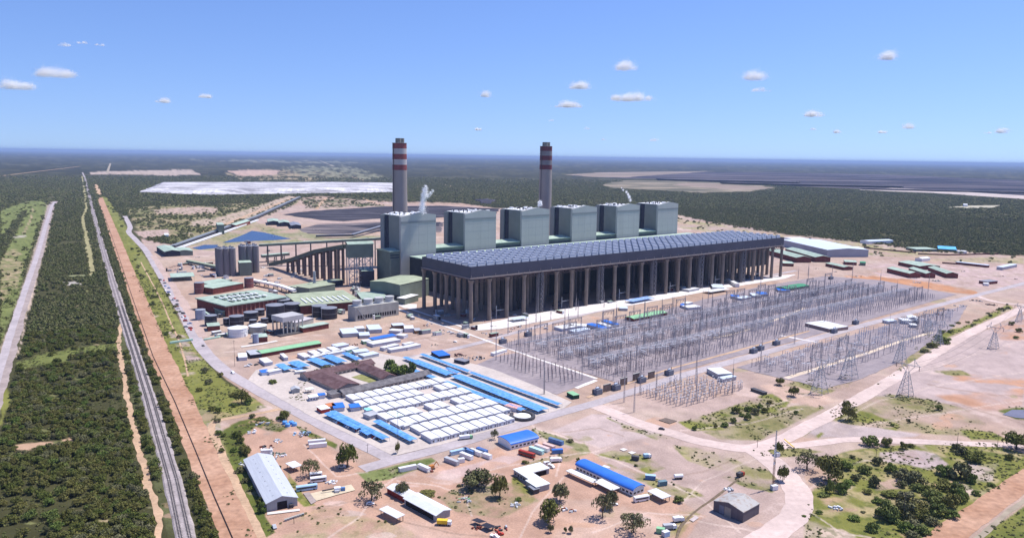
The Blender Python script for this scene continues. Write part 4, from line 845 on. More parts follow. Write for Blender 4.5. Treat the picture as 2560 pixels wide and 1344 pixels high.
# raised slab on legs (filter building)
f, a, lu, lv = site((708, 838), (760, 828), (690, 828)); t = thing('filter_house', 'grey flat box raised on rows of concrete legs above dark basins', 'building', f, a); z0, z1 = hgt(f, 806), hgt(f, 794)
MB().box(0, 0, z0, lu, lv, z1).build('slab', M('slab_grey', (.42, .41, .42), .08, .1), t)
for i in range(6):
    for j in range(2): x = 1 + (lu - 2) * i / 5; y = 1 + (lv - 2) * j; MB().box(x - .5, y - .5, 0, x + .5, y + .5, z0).build('leg', m_conc2, t)
MB().box(-6, -5, .03, lu + 4, lv + 4, 1.2).build('basin', M('basin', (.10, .09, .09), .2, .2), t)
building('basin_block', 'lilac grey concrete basin behind the raised grey box', 'building', (730, 822), (792, 806), (700, 812), 6, m_conc2, m_conc2) if False else None
building('lilac_basin', 'pale concrete settling basin right of the raised grey box', 'basin', (740, 818), (784, 806), (722, 810), 5, m_conc2, M('basin_lilac', (.5, .46, .47), .1, .1))
# steelwork tangle below the nearest boiler: ducts and frames
rk = random.Random(5)
for i in range(10):
    c = P(rk.uniform(860, 960), rk.uniform(722, 748)); t = thing('plant_equipment', 'pale pipework and vessels in the yard below the nearest boiler house', 'machinery', c, rk.uniform(0, 3), 'pipework in the yard below the nearest boiler'); t['label'] = 'pale pipework and vessels, %s of ten in the yard at the steaming boiler' % ORD[i]
    b = MB(); b.box(0, 0, 0, rk.uniform(4, 9), rk.uniform(3, 5), rk.uniform(2, 4)); b.bar((0, -1, 1), (14, -1, rk.uniform(2, 7)), .5); b.cyl(3, 2, 0, rk.uniform(4, 8), 1.2, n=10); b.build('frame', rk.choice((m_white, m_steel, m_conc2)), t)
for i in range(14):
    c = P(rk.uniform(640, 760), rk.uniform(668, 706)); t = thing('site_debris', 'pale heap of pipes and panels on the ground below the inclined conveyor', 'debris', c, rk.uniform(0, 3), 'pipe heaps below the inclined conveyor')
    for q in range(5): x, y = rk.uniform(-4, 4), rk.uniform(-3, 3); MB().cbox(x, y, 0, rk.uniform(2, 7), rk.uniform(1, 2), rk.uniform(.8, 2), rk.uniform(0, 3)).build('panel', rk.choice((m_white, m_steel, m_conc2)), t)
    t['label'] = 'pale heap of pipes and panels, %s from the silos below the inclined conveyor' % ORD[i]

# small plant between the halls: skids, pipe runs, vessels and kiosks
rk = random.Random(41)
for zi, (zx0, zx1, zy0, zy1, n, where) in enumerate(((500, 700, 830, 850, 7, 'in front of the white tanks'), (500, 690, 690, 712, 9, 'behind the long brick shed'), (780, 960, 760, 800, 12, 'beside the cooling cells'), (660, 900, 726, 745, 10, 'between the olive roofed workshops'), (1010, 1180, 775, 800, 8, 'along the end of the condenser'), (420, 530, 655, 690, 12, 'on the pale ground left of the silos'), (1000, 1240, 812, 845, 8, 'on the bare ground before the condenser'), (600, 900, 605, 640, 10, 'under the long conveyor bridge'), (1240, 1900, 770, 790, 9, 'on the strip beside the condenser road'))):
    xs = sorted(rk.uniform(zx0, zx1) for _ in range(n))
    for i, x in enumerate(xs):
        if zi == 8: y = 805 - (x - 1240) * .165 + rk.uniform(-6, 6)
        else: y = rk.uniform(zy0, zy1)
        t = thing('plant_unit', 'small piped plant unit %s, %s in its row' % (where, ORD[i]), 'machinery', P(x, y), TH + rk.choice((0, 1.57)) + rk.uniform(-.1, .1), 'small plant units between the halls')
        L_, W_, H_ = rk.uniform(4, 11), rk.uniform(2.5, 5), rk.uniform(2, 4.5); kd = rk.random()
        MB().box(0, 0, 0, L_, W_, H_).build('housing', rk.choice((m_gwall, m_conc2, m_brick, m_steel, m_white)), t); MB().box(-.3, -.3, H_ + .01, L_ + .3, W_ + .3, H_ + .3).build('roof', rk.choice((m_groof, m_groof, m_wroof, m_dkroof)), t)
        b = MB(); b.bar((L_ + .1, W_ * .5, .8), (L_ + rk.uniform(4, 12), W_ * .5, .8), .3); b.build('pipe', m_steel, t)
        if kd > .5: MB().cyl(-2.2, W_ * .5, 0, rk.uniform(3, 6), 1.3, n=12).build('vessel', rk.choice((m_white, m_tank, m_steel)), t)

# ------------------------------------------------------------------ workers' camp and container yards
m_pwall = M('prefab_wall', (.52, .52, .58), .05, .2, .7, .2, rand=.05)
m_proof = M("prefab_roof", (.64, .64, .645), .05, .3, .6, .25, rand=.03)
m_mint = M('mint_roof', (.66, .74, .68), .04, .3, .6, .25)
m_blue = M('blue_shade_roof', (.075, .26, .68), .14, .35, .55, .3, rgb2=(.17, .40, .80), fine=.12, rand=.05)
m_bblue = M('blue_roof', (.03, .16, .60), .08, .15, .5, .35)
m_bwhite = M('pale_blue_white', (.55, .62, .72), .06, .2, .6, .25)
m_lgreen = M('light_green_roof', (.25, .48, .27), .08, .15, .6, .2)
m_grey = M('weathered_zinc', (.42, .43, .46), .1, .15, .6, .3)
CA = R(37.8); CU = Vector((math.cos(CA), math.sin(CA), 0)); CV = Vector((-CU.y, CU.x, 0)); C0 = P(1104, 1103)
def inside(pt, poly):
    x, y = pt; r = False
    for i in range(len(poly)):
        (ax, ay), (bx, by) = poly[i - 1], poly[i]
        if (ay > y) != (by > y) and x < (bx - ax) * (y - ay) / (by - ay) + ax: r = not r
    return r
def make_block(lu, lv, h, roofm):
    t = thing('camp_block', '', 'prefab hut', (0, 0, 0), CA, 'white roofed huts of the camp')
    MB().box(0, 0, 0, lu, lv, h).build('wall', m_pwall, t)
    MB().extr([(-.1, h + .02), (lu + .1, h + .02), (lu + .1, h + .2), (lu / 2, h + .6), (-.1, h + .2)], 'y', -.1, lv + .1).build('roof', roofm, t)
    MB().box(lu * .4, -.07, .02, lu * .4 + .95, -.012, 2.05).build('door', m_bwhite, t)
    for x in (lu * .15, lu * .72): MB().box(x, -.06, 1, x + 1.0, -.012, 2).build('window', M('window_glass', (.03, .035, .05), .2, .3, .25, .5), t)
    return t
crop = lambda x, y: (840 + x / 4.267, 880 + y / 4.267)
hull = [crop(*a) for a in ((95, 490), (330, 425), (500, 385), (720, 330), (950, 270), (1075, 275), (1180, 320), (1300, 375), (1480, 440), (1650, 515), (1830, 590), (1925, 690), (1600, 810), (1300, 895), (1120, 940), (960, 870), (800, 770), (560, 730), (520, 690), (380, 620))]
holes = [[crop(*a) for a in q] for q in (((840, 390), (1000, 360), (1090, 410), (1000, 470), (900, 450)), ((1140, 520), (1270, 525), (1310, 590), (1200, 560)), ((1830, 590), (2000, 590), (2060, 680), (1930, 720)), ((640, 650), (780, 640), (840, 660), (700, 690)))]
# grid fitted to the rows: pitch along the row and between rows
pu, pv, bu, bv = 7.75, 16.9, 6.6, 13.7
proto_b = None; nb = 0
rown = ['front row', 'second row', 'third row', 'fourth row', 'fifth row', 'sixth row', 'seventh row', 'eighth row', 'ninth row', 'rearmost row', 'rearmost row']
for j in range(0, 10):
    line = []
    for i in range(-14, 14):
        sh = (0, 1.5, 3.2, 2.0, 4.0, 1.0, 2.5, 0, 1, 2, 3)[j]
        c = C0 + CU * (i * pu + sh) + CV * (j * pv + (1.6 if j > 3 else 0)); m_ = c + CU * bu / 2 + CV * bv / 2
        px = proj((m_.x, m_.y, 3))
        if not inside(px, hull) or any(inside(px, q) for q in holes): continue
        if rnd.random() < .03: continue
        line.append((c, px))
    for i, (c, px) in enumerate(line):
        mint = abs(px[0] - (840 + 630 / 4.267)) < 13 and abs(px[1] - (880 + 625 / 4.267)) < 9 or abs(px[0] - (840 + 765 / 4.267)) < 12 and abs(px[1] - (880 + 590 / 4.267)) < 8
        if proto_b is None: b = proto_b = make_block(bu, bv, 2.9, m_proof); b.location = c
        else: b = dup(proto_b, c, CA + rnd.uniform(-.008, .008))
        if mint:
            for ch in b.children:
                if ch.name.startswith('roof'): ch.data = ch.data.copy(); ch.data.materials[0] = m_mint
        where = 'at its left end' if i == 0 else 'at its right end' if i == len(line) - 1 else ('second from its left end' if i == 1 else 'second from its right end' if i == len(line) - 2 else '%s from its left end' % ['', '', 'third', 'fourth', 'fifth', 'sixth', 'seventh', 'eighth', 'ninth', 'tenth', 'eleventh', 'twelfth', 'thirteenth', 'fourteenth'][i])
        b['label'] = ('pale mint' if mint else 'white') + ' roofed camp hut in the ' + rown[j] + ' from the road, ' + where.replace(' its', '')
        b.scale.z = rnd.uniform(.94, 1.08); nb += 1
print('camp blocks', nb)

def shade(label, a, b, wd, h=2.6, bay=5.0, m=None, group='blue car shades of the camp', side=1):
    "long car shade from ground pixel a to b: scalloped roof bays on steel posts"
    p, q = P(*a), P(*b); d = q - p; L = d.length; t = thing('car_shade', label, 'car shade', p, math.atan2(d.y, d.x), group); n = max(2, int(L / bay)); r = MB(); ps = MB(); rj = random.Random(int(a[0]))
    for i in range(n):
        x0, x1 = L * i / n, L * (i + 1) / n - .12; z = h + rj.uniform(-.06, .06)
        r.extr([(0, z), (wd * .5, z + .55), (wd, z), (wd, z + .08), (wd * .5, z + .63), (0, z + .08)], 'x', x0, x1)
        f_ = MB()
        for y in (.3, wd - .3): f_.box(x0 + .05, y - .06, 0, x0 + .17, y + .06, z - .1)
        f_.box(x0 + .05, .2, z - .1, x0 + .17, wd - .2, z - .02).build('frame', m_steel, t)
    r.build('roof', m or m_blue, t)
    # cars parked underneath, showing at the edges
    return t
for lb, a, b, wd in (
    ('long blue car shade along the right edge of the white huts', (1316, 1030), (1040, 930), 5.6),
    ('wide blue car shade, far half of the middle line', (1138, 940), (1046, 905), 9.5), ('narrow blue car shade at the far tip of the middle line', (1043, 908), (1018, 898), 5),
    ('short blue car shade joining the two halves of the middle line', (1154, 938), (1124, 925), 5),
    ('wide blue car shade, near half of the middle line ending at the road', (1372, 1029), (1152, 942), 10.5),
    ('narrow blue car shade, far half of the outermost line', (1180, 934), (1060, 890), 5), ('narrow blue car shade, near half of the outermost line ending at the road', (1406, 1017), (1184, 936), 5),
    ('blue car shade nearest the west road, left of three by the camp gate', (908, 1077), (826, 1038), 5.4), ('longest of the three blue car shades by the camp gate', (975, 1102), (838, 1034), 5.8),
    ('short blue car shade piece in front of the longest one by the camp gate', (936, 1092), (915, 1080), 5.2), ('blue car shade against the white huts, right of the other two at the gate', (1044, 1106), (950, 1057), 6)):
    shade(lb, a, b, wd)
c6 = lambda x, y: (580 + x / 5.333, 810 + y / 5.333)
for lb, a, b, wd in (('blue pointed shade sail leftmost in the middle yard', c6(820, 630), c6(690, 560), 8), ('blue shade with notched roof second in the middle yard', c6(1050, 590), c6(890, 520), 11),
    ('narrow blue strip in front of the notched shade', c6(960, 630), c6(830, 620), 3.5), ('blue slanted shade third in the middle yard by the shrubs', c6(1370, 580), c6(1130, 480), 10), ('blue slanted shade fourth in the middle yard', c6(1540, 530), c6(1330, 440), 10), ('blue narrow shade rightmost in the middle yard behind the grey shrubs', c6(1740, 500), c6(1540, 410), 6.5)):
    shade(lb, a, b, wd, group='blue shades of the middle yard')

# slate and maroon roofed offices around a court
m_slate = M('slate_roof', (.125, .115, .125), .2, .25, .8, .15, rgb2=(.20, .185, .19)); m_maroon = M('maroon_roof', (.115, .060, .062), .2, .2, .8, .15, rgb2=(.16, .10, .105)); m_owall = M('office_wall', (.42, .36, .32), .1, .2)
off = lambda nm, lb, a, b, wd, h, rise, mr: _off(nm, lb, a, b, wd, h, rise, mr)
def _off(nm, lb, a, b, wd, h, rise, mr, over=.9):
    p, q = P(*a), P(*b); d = q - p; L = d.length
    t, _, _, _ = building(nm, lb, 'office', None, None, None, h, m_owall, mr, 'gable', axis='x', rise=rise, over=over, th=.25, geo=(p, math.atan2(d.y, d.x), L, wd), group='office wings with dark roofs', wins=(('f', int(L / 4), .9, 2.0),))
    return t
_off('office_wing', 'long slate roofed office wing running along the back of the white huts', c6(1500, 985), c6(2650, 710), 11, 3.2, 2.4, m_slate)
_off('office_wing', 'maroon roofed office wing at the far side of the court, behind the shrubs', c6(1010, 760), c6(1900, 570), 13, 3.4, 2.6, m_maroon)
_off('office_wing', 'maroon roofed office wing left of the grassy court', c6(1700, 850), c6(1350, 700), 21, 3.4, 2.6, m_maroon)
_off('office_wing', 'maroon roofed office wing right of the grassy court beside the big trees', c6(2190, 740), c6(1850, 590), 13, 3.4, 2.6, m_maroon)
struct(sheet('lawn', [c6(*a) for a in ((1590, 710), (1720, 670), (1980, 740), (1850, 790))], M('court_lawn', (.22, .23, .07), .2, .2, world=True, rgb2=(.30, .28, .12)), .2))
building('gatehouse', 'dark flat roofed square hut at the left end of the slate office wing', 'hut', c6(1330, 995), c6(1460, 975), c6(1265, 955), 3.4, m_owall, m_slate, over=1.0)
building('guard_hut', 'grey hexagon like hut in the little round garden', 'hut', c6(800, 925), c6(905, 915), c6(785, 895), 3, M('hut_wall', (.36, .36, .36), .1, .2), m_grey, 'gable')
building('kiosk', 'white flat canopy right of the garden hut', 'canopy', c6(1000, 925), c6(1090, 910), c6(985, 905), 3, m_white, m_wroof, 'canopy')
building('container_office', 'pale prefab with dark windows by the camp gate', 'prefab hut', c6(1040, 1030), c6(1150, 1015), c6(1025, 1000), 3, m_pwall, m_wroof, wins=(('f', 3, 1, 2),)); building('container_office', 'small blue roofed prefab beside the pale prefab at the gate', 'prefab hut', c6(1160, 1000), c6(1240, 985), c6(1145, 975), 3, m_pwall, m_bblue)
building('kiosk', 'white kiosk with a red side by the west road at the camp gate', 'hut', (804, 1034), (824, 1029), (792, 1026), 3, M('red_wall', (.35, .05, .04), .1, .2), m_wroof); building('kiosk', 'orange roofed kiosk between the white kiosk and the blue shades', 'hut', (822, 1026), (838, 1022), (814, 1019), 3, m_owall, M('orange_roof', (.5, .18, .08), .1, .2))
building('kiosk', 'blue roofed hut at the top of the gate shades', 'hut', (835, 1030), (860, 1024), (830, 1018), 3, m_pwall, m_bblue); building('kiosk', 'small blue roofed hut by the white huts at the gate', 'hut', (878, 1029), (900, 1024), (872, 1020), 3, m_pwall, m_bblue); building('kiosk', 'teal roofed kiosk between the huts and the long gate shade', 'hut', (918, 1036), (930, 1034), (910, 1031), 3, m_pwall, M('teal_roof', (.25, .6, .65), .1, .2))
building('kiosk', 'grey weathered hut at the head of the third gate shade', 'hut', (925, 1050), (948, 1043), (912, 1042), 3, m_grey, m_grey); building('kiosk', 'white and blue pickup shed in front of the lowest huts', 'hut', (1012, 1074), (1032, 1068), (1002, 1069), 2.6, m_pwall, m_wroof)
# prefabs and containers of the middle yard
lst = [('white double prefab at the left end of the middle yard', c6(90, 490), c6(205, 480), c6(80, 430), 3, m_pwall, m_proof), ('dark framed open shed beside the left double prefab', c6(250, 460), c6(390, 440), c6(190, 400), 3.5, m_recess, m_grey),
    ('white prefab in the lower left of the middle yard', c6(440, 560), c6(545, 545), c6(360, 500), 3, m_pwall, m_proof), ('lone grey white prefab standing apart in the middle yard', c6(700, 490), c6(745, 480), c6(640, 435), 3, m_pwall, m_proof)]
for i, (x, y) in enumerate(((950, 430), (1085, 395), (1215, 370), (1340, 345))): lst.append(('white prefab %s in the slanted row of four' % ['leftmost', 'second', 'third', 'rightmost'][i], c6(x + 20, y + 55), c6(x + 95, y + 30), c6(x - 80, y + 5), 3, m_pwall, m_proof))
lst += [('long white prefab left one in front of the slanted row', c6(1075, 490), c6(1270, 435), c6(1060, 465), 3, m_pwall, m_proof), ('long white prefab right one in front of the slanted row', c6(1290, 440), c6(1515, 395), c6(1275, 415), 3, m_pwall, m_proof),
    ('white prefab with blue stripe at the back of the middle yard', c6(1400, 340), c6(1560, 310), c6(1390, 300), 3, m_pwall, m_bwhite), ('teal walled prefab behind the rightmost slanted prefab', c6(1540, 390), c6(1690, 350), c6(1520, 350), 3, M('teal_wall', (.2, .4, .38), .1, .2), m_proof),
    ('blue grey prefab above the narrow blue shade', c6(1640, 420), c6(1830, 400), c6(1620, 380), 3, m_grey, m_bwhite), ('blue grey prefab right of the narrow blue shade', c6(1760, 470), c6(1960, 430), c6(1740, 430), 3, m_grey, m_bwhite),
    ('white trailer by the blue cabin at the west road', c6(500, 685), c6(665, 650), c6(480, 660), 3, m_pwall, m_proof), ('blue cabin at the left end of the white trailer', c6(400, 690), c6(500, 675), c6(365, 655), 2.8, m_bwhite, m_bblue), ('low grey trailer under the notched blue shade', c6(850, 670), c6(985, 655), c6(835, 655), 2.2, m_grey, m_wroof),
    ('long white container row, front one right of the middle yard', c6(2120, 385), c6(2330, 350), c6(2090, 360), 3, m_pwall, m_proof), ('long white container row, right end of the front one', c6(2340, 350), c6(2520, 310), c6(2320, 320), 3, m_pwall, m_proof), ('white container row behind, left piece', c6(2030, 360), c6(2230, 310), c6(2010, 335), 3, m_pwall, m_proof), ('white container row behind, right piece', c6(2310, 310), c6(2430, 285), c6(2290, 290), 3, m_pwall, m_proof),
    ('long white container in front of the blue roof', c6(1880, 310), c6(2250, 245), c6(1840, 270), 3, m_pwall, m_proof), ('blue roofed row behind the long white container', c6(1890, 245), c6(2200, 185), c6(1860, 215), 3, m_pwall, m_bblue), ('white container at the right end of the blue roofed row', c6(2180, 180), c6(2290, 195), c6(2170, 150), 3, m_pwall, m_proof), ('pale green ended container left of the long white one', c6(1760, 270), c6(1850, 250), c6(1720, 245), 2.8, m_lgreen, m_proof),
    ('large pale workshop roof leftmost in the upper yard', c6(1480, 180), c6(1690, 165), c6(1435, 110), 4, m_grey, m_bwhite), ('white workshop roof second in the upper yard', c6(1650, 110), c6(1760, 90), c6(1630, 80), 4, m_grey, m_proof), ('pale blue workshop roof in the middle of the upper yard', c6(1830, 125), c6(1990, 100), c6(1790, 60), 4, m_grey, m_bwhite), ('pale workshop roof below the middle roof in the upper yard', c6(1700, 190), c6(1830, 160), c6(1690, 145), 3, m_grey, m_bwhite),
    ('white roofed shed with brown wall at the top right of the upper yard', c6(2150, 70), c6(2300, 60), c6(2120, 40), 4, M('brown_wall', (.2, .12, .08), .2, .2), m_bwhite), ('white container stack at the right of the upper yard', c6(2300, 110), c6(2420, 95), c6(2290, 65), 4, m_pwall, m_proof), ('orange brown loader shed at the right tip of the upper yard', c6(2440, 125), c6(2510, 110), c6(2420, 90), 3, M('ochre_wall', (.4, .22, .08), .2, .2), m_grey), ('white container below the top right shed', c6(2090, 120), c6(2240, 130), c6(2060, 90), 3, m_pwall, m_proof)]
for lb, a, b, c, h, w_, r_ in lst: building('prefab', lb, 'prefab hut', a, b, c, h, w_, r_, group='prefabs and sheds of the middle yard', th=.2, over=.2)
building('long_shed', 'long light green roofed shed above the middle yard', 'shed', c6(400, 440), c6(1190, 300), c6(385, 395), 3.5, m_brick, m_lgreen, 'gable', rise=1.2)
struct(ribbon('concrete_strip', [c6(120, 305), c6(360, 270), c6(600, 225)], 5, m_conc, .4))
# yards along the condenser and around the switchyard
r3 = lambda x, y: (1280 + x / 3.906, 656 + y / 3.906)
r4 = lambda x, y: (1920 + x / 3.906, 656 + y / 3.906)
s4 = lambda x, y: (1920 + x / 4, 320 + y / 4)
lst = [('green roofed bay between condenser and switchyard', r3(1190, 580), r3(1515, 515), r3(1175, 545), 3.5, m_brick, m_lgreen, 'gable'), ('dark green roofed shed at the far edge of the switchyard', r4(180, 285), r4(400, 250), r4(150, 255), 4, m_gwall, M('deep_green_roof', (.06, .25, .14), .1, .2), 'gable'),
    ('white walled store with white roof inside the switchyard by the road', r3(2010, 1135), r3(2110, 1105), r3(1900, 1075), 4, m_grey, m_proof, 'flat'), ('lilac roofed shed beside the white store in the switchyard', r3(2060, 1170), r3(2190, 1145), r3(2030, 1150), 3, m_grey, m_bwhite, 'flat'),
    ('long low white relay building inside the switchyard', r4(600, 680), r4(720, 640), r4(360, 620), 3.6, M('relay_wall', (.32, .22, .20), .1, .2), m_proof, 'flat'),
    ('white container left of the two blue ones in the yard at the condenser', r3(490, 675), r3(640, 650), r3(475, 640), 3, m_pwall, m_proof, 'flat'), ('white container front one in the yard at the condenser', r3(610, 705), r3(765, 675), r3(600, 680), 3, m_pwall, m_bwhite, 'flat'), ('white container rear one in the yard at the condenser', r3(560, 640), r3(720, 650), r3(530, 615), 3, m_pwall, m_proof, 'flat'),
    ('bright blue roofed container in the yard at the condenser', r3(890, 672), r3(925, 655), r3(720, 625), 3, m_pwall, m_bblue, 'flat'), ('white roofed container between the two blue ones', r3(930, 650), r3(965, 640), r3(830, 615), 3, m_pwall, m_proof, 'flat'), ('blue roofed container right of the white one at the condenser yard', r3(1000, 632), r3(1030, 620), r3(870, 590), 3, m_pwall, m_bblue, 'flat'),
    ('small blue container by the green roofed bay', r3(1650, 440), r3(1680, 432), r3(1642, 425), 3, m_bblue, m_bblue, 'flat'), ('white prefab right of the small blue container', r3(1720, 465), r3(1850, 455), r3(1700, 440), 3, m_pwall, m_proof, 'flat'), ('white prefab behind the small blue container', r3(1710, 425), r3(1765, 410), r3(1700, 405), 3, m_pwall, m_proof, 'flat'),
    ('blue roofed hut leftmost in the row at the far switchyard edge', r3(2150, 355), r3(2240, 370), r3(2130, 335), 3, m_pwall, m_bblue, 'flat'), ('white hut in the row at the far switchyard edge', r3(2250, 375), r3(2340, 355), r3(2240, 350), 3, m_pwall, m_bwhite, 'flat'), ('blue roofed hut right one in the row at the far switchyard edge', r3(2400, 330), r3(2490, 320), r3(2380, 305), 3, m_pwall, m_bblue, 'flat'), ('pale hut between the blue roofed huts at the far switchyard edge', r3(2350, 345), r3(2420, 340), r3(2320, 320), 3, m_pwall, m_bwhite, 'flat'), ('blue and white hut by the dark green shed', r4(100, 290), r4(210, 290), r4(80, 270), 3, m_pwall, m_bblue, 'flat'),
    ('blue tarpaulin roofed stand on the apron left of the second stair tower', r3(20, 585), r3(170, 565), r3(5, 560), 3, m_pwall, m_bwhite, 'canopy'), ('blue and white stand on the apron opposite the third stair tower', r3(1180, 405), r3(1390, 365), r3(1160, 380), 3, m_pwall, M('tarp_blue', (.25, .38, .7), .3, .3), 'canopy'), ('grey white silo trailer on the road by the condenser', r3(1050, 470), r3(1125, 460), r3(1045, 450), 3, m_grey, m_bwhite, 'flat'),
    ('white canopy on the apron near the far stair tower', r3(1940, 310), r3(2130, 280), r3(1900, 290), 3, m_pwall, m_proof, 'canopy'), ('white stand on the apron opposite the fifth stair tower', r3(1730, 290), r3(1830, 270), r3(1720, 265), 3, m_grey, m_proof, 'flat'), ('white upright tank shed at the far end of the apron', r3(2180, 240), r3(2210, 235), r3(2090, 190), 5, m_white, m_proof, 'flat'), ('pale workshop on the apron near the far tank shed', r3(1960, 270), r3(2060, 255), r3(1940, 235), 4, m_grey, m_bwhite, 'flat'),
    ('dark green tank container by the road at the switchyard corner', r3(600, 1335), r3(655, 1325), r3(535, 1300), 3, M('dark_green', (.03, .07, .04), .1, .2), m_lgreen, 'flat'), ('dark long trailer in the scrub beside the switchyard', r3(2460, 1295), r3(2480, 1285), r3(2330, 1250), 2, m_dsteel, m_dsteel, 'flat'),
    ('blue roofed market stall behind the far end of the car shades', (1098, 898), (1135, 900), (1078, 886), 3, m_recess, m_bblue, 'flat'), ('dark roofed shed right of the blue market stall', (1135, 906), (1162, 912), (1128, 898), 3, m_recess, m_dkroof, 'flat'), ('cream container row beside the switchyard corner', r3(-60, 945) if False else (1236, 890), (1268, 880), (1232, 886), 2.5, m_white, m_proof, 'flat')]
for lb, a, b, c, h, w_, r_, kd in lst: building('yard_building', lb, 'building', a, b, c, h, w_, r_, kd, group='yard buildings around the switchyard', th=.25, over=.25)
# far right workshops
far_b = [('big white and grey hall behind the far end of the condenser', s4(590, 1290), s4(940, 1275), s4(140, 1180), 14, M('hall_wall', (.36, .37, .42), .08, .05), m_bwhite, 'gable', 3), ('pale annex at the right end of the big hall', s4(760, 1270), s4(975, 1262), s4(700, 1240), 11, M('hall_wall2', (.36, .37, .42)), m_proof, 'gable', 2), ('white low roof behind the big hall', s4(300, 1170), s4(450, 1165), s4(150, 1140), 11, m_white, m_proof, 'flat', 1),
    ('brick gabled workshop with pale green roof, left of the twin', s4(280, 1345), s4(395, 1335), s4(-20, 1260), 9, m_brick, m_groof, 'gable', 3), ('brick gabled workshop with pale green roof, right of the twin', s4(470, 1340), s4(585, 1330), s4(170, 1250), 9, m_brick, m_groof, 'gable', 3), ('small brick hut with pale roof in front of the twin workshops', s4(770, 1365), s4(875, 1358), s4(755, 1345), 5, m_brick, m_groof, 'flat', 1),
    ('white prefab at the edge of the wood', s4(1010, 1160), s4(1250, 1150), s4(990, 1145), 6, m_white, m_bwhite, 'gable', 1.5), ('blue roofed camp at the edge of the wood', s4(1480, 1235), s4(1690, 1235), s4(1460, 1215), 5, m_gwall, m_groof, 'flat', 1), ('bright blue tarpaulin roof at the edge of the wood', s4(1700, 1230), s4(1880, 1235), s4(1695, 1200), 5, m_gwall, M('cyan_roof', (.12, .42, .75), .2, .1), 'flat', 1), ('pale hut right of the blue tarpaulin roof', s4(1900, 1250), s4(1990, 1255), s4(1880, 1240), 4, m_white, m_proof, 'flat', 1),
    ('farmhouse like white hut in the sandy clearing of the wood', s4(1955, 785), s4(1995, 785), s4(1950, 775), 8, m_white, m_proof, 'flat', 1),
    ('long pale green roofed workshop, rear of the far cluster', r4(1480, 70), r4(1640, 60), r4(1270, 25), 6, m_brick, m_groof, 'gable', 2), ('pale green roofed brick workshop left front of the far cluster', r4(1380, 150), r4(1450, 140), r4(1160, 95), 7, m_brick, m_groof, 'gable', 2.5), ('pale green roofed brick workshop middle front of the far cluster', r4(1540, 150), r4(1610, 145), r4(1370, 95), 7, m_brick, m_groof, 'gable', 2.5), ('pale green roofed brick workshop right front of the far cluster', r4(1740, 150), r4(1815, 140), r4(1560, 85), 7, m_brick, m_groof, 'gable', 2.5),
    ('green roofed shed between condenser and far cluster', r4(740, 75), r4(835, 75), r4(560, 35), 5, m_brick, m_groof, 'gable', 1.5), ('small green tank hut between condenser and far cluster', r4(900, 28), r4(950, 25), r4(895, 15), 5, m_gwall, M('deep_green_roof', (.06, .25, .14)), 'flat', 1), ('brown hut beyond the far end of the condenser', r4(150, 35), r4(240, 30), r4(130, 15), 5, m_brick, m_groof, 'flat', 1),
    ('white roofed store at the right edge by the red fence', r4(2290, 75), r4(2430, 45), r4(2270, 60), 5, m_grey, m_bwhite, 'flat', 1), ('long low pale roof beyond the red fence', r4(1830, 15), r4(2140, 50), r4(1820, 8), 4, m_brick, m_bwhite, 'flat', 1), ('white tent roofs beyond the far cluster', s4(1540, 1335), s4(1620, 1325), s4(1520, 1320), 5, m_white, m_proof, 'gable', 2),
    ('dark roofed shed at the far right dirt yard', r4(2140, 215), r4(2240, 205), r4(2130, 195), 4, m_brick, m_dkroof, 'flat', 1), ('cream roofed shed left of the dark roofed shed', r4(2110, 225), r4(2150, 222), r4(2100, 215), 3, m_white, m_proof, 'flat', 1),
    ('grey container left of the white sheds at the switchyard road', r4(1180, 600), r4(1260, 590), r4(1160, 580), 3, m_grey, m_bwhite, 'flat', 1), ('white sheet roofed shed at the switchyard road', r4(1310, 600), r4(1380, 590), r4(1270, 575), 4, m_grey, m_proof, 'flat', 1), ('white gabled shed at the switchyard road', r4(1370, 575), r4(1450, 570), r4(1350, 550), 4, m_grey, m_proof, 'gable', 1.5), ('small white truck shed below the gabled shed at the switchyard road', r4(1390, 635), r4(1440, 628), r4(1375, 618), 3, m_grey, m_proof, 'flat', 1)]
for lb, a, b, c, h, w_, r_, kd, rs in far_b: building('workshop', lb, 'workshop', a, b, c, h, w_, r_, kd, rise=rs, group='workshops beyond the switchyard', th=.4, over=.5)
for i, pts in enumerate(([s4(960, 1200), s4(1250, 1230), s4(1480, 1250)], [s4(1500, 1262), s4(1800, 1272), s4(2300, 1262)], [r4(1700, 8), r4(2100, 40), r4(2150, 50)])):
    v = ribbon('fence', pts, .5, M('rust_fence', (.12, .05, .04), .2, .1), 0, 20, z=0); v.data.clear_geometry() if False else None
    o0 = P(*pts[0]); mb = MB()
    for a, b in zip(pts, pts[1:]): pa, pb = P(*a), P(*b); mb.bar((pa.x, pa.y, 1.2), (pb.x, pb.y, 1.2), 1.3)
    bpy.data.objects.remove(v); tag(mb.build('fence', M('rust_fence', (.12, .05, .04), .2, .1)), ['rust red fence wall right of the big white hall', 'rust red fence wall in front of the blue roofs at the wood', 'rust red fence wall beyond the far workshop cluster'][i], 'fence')

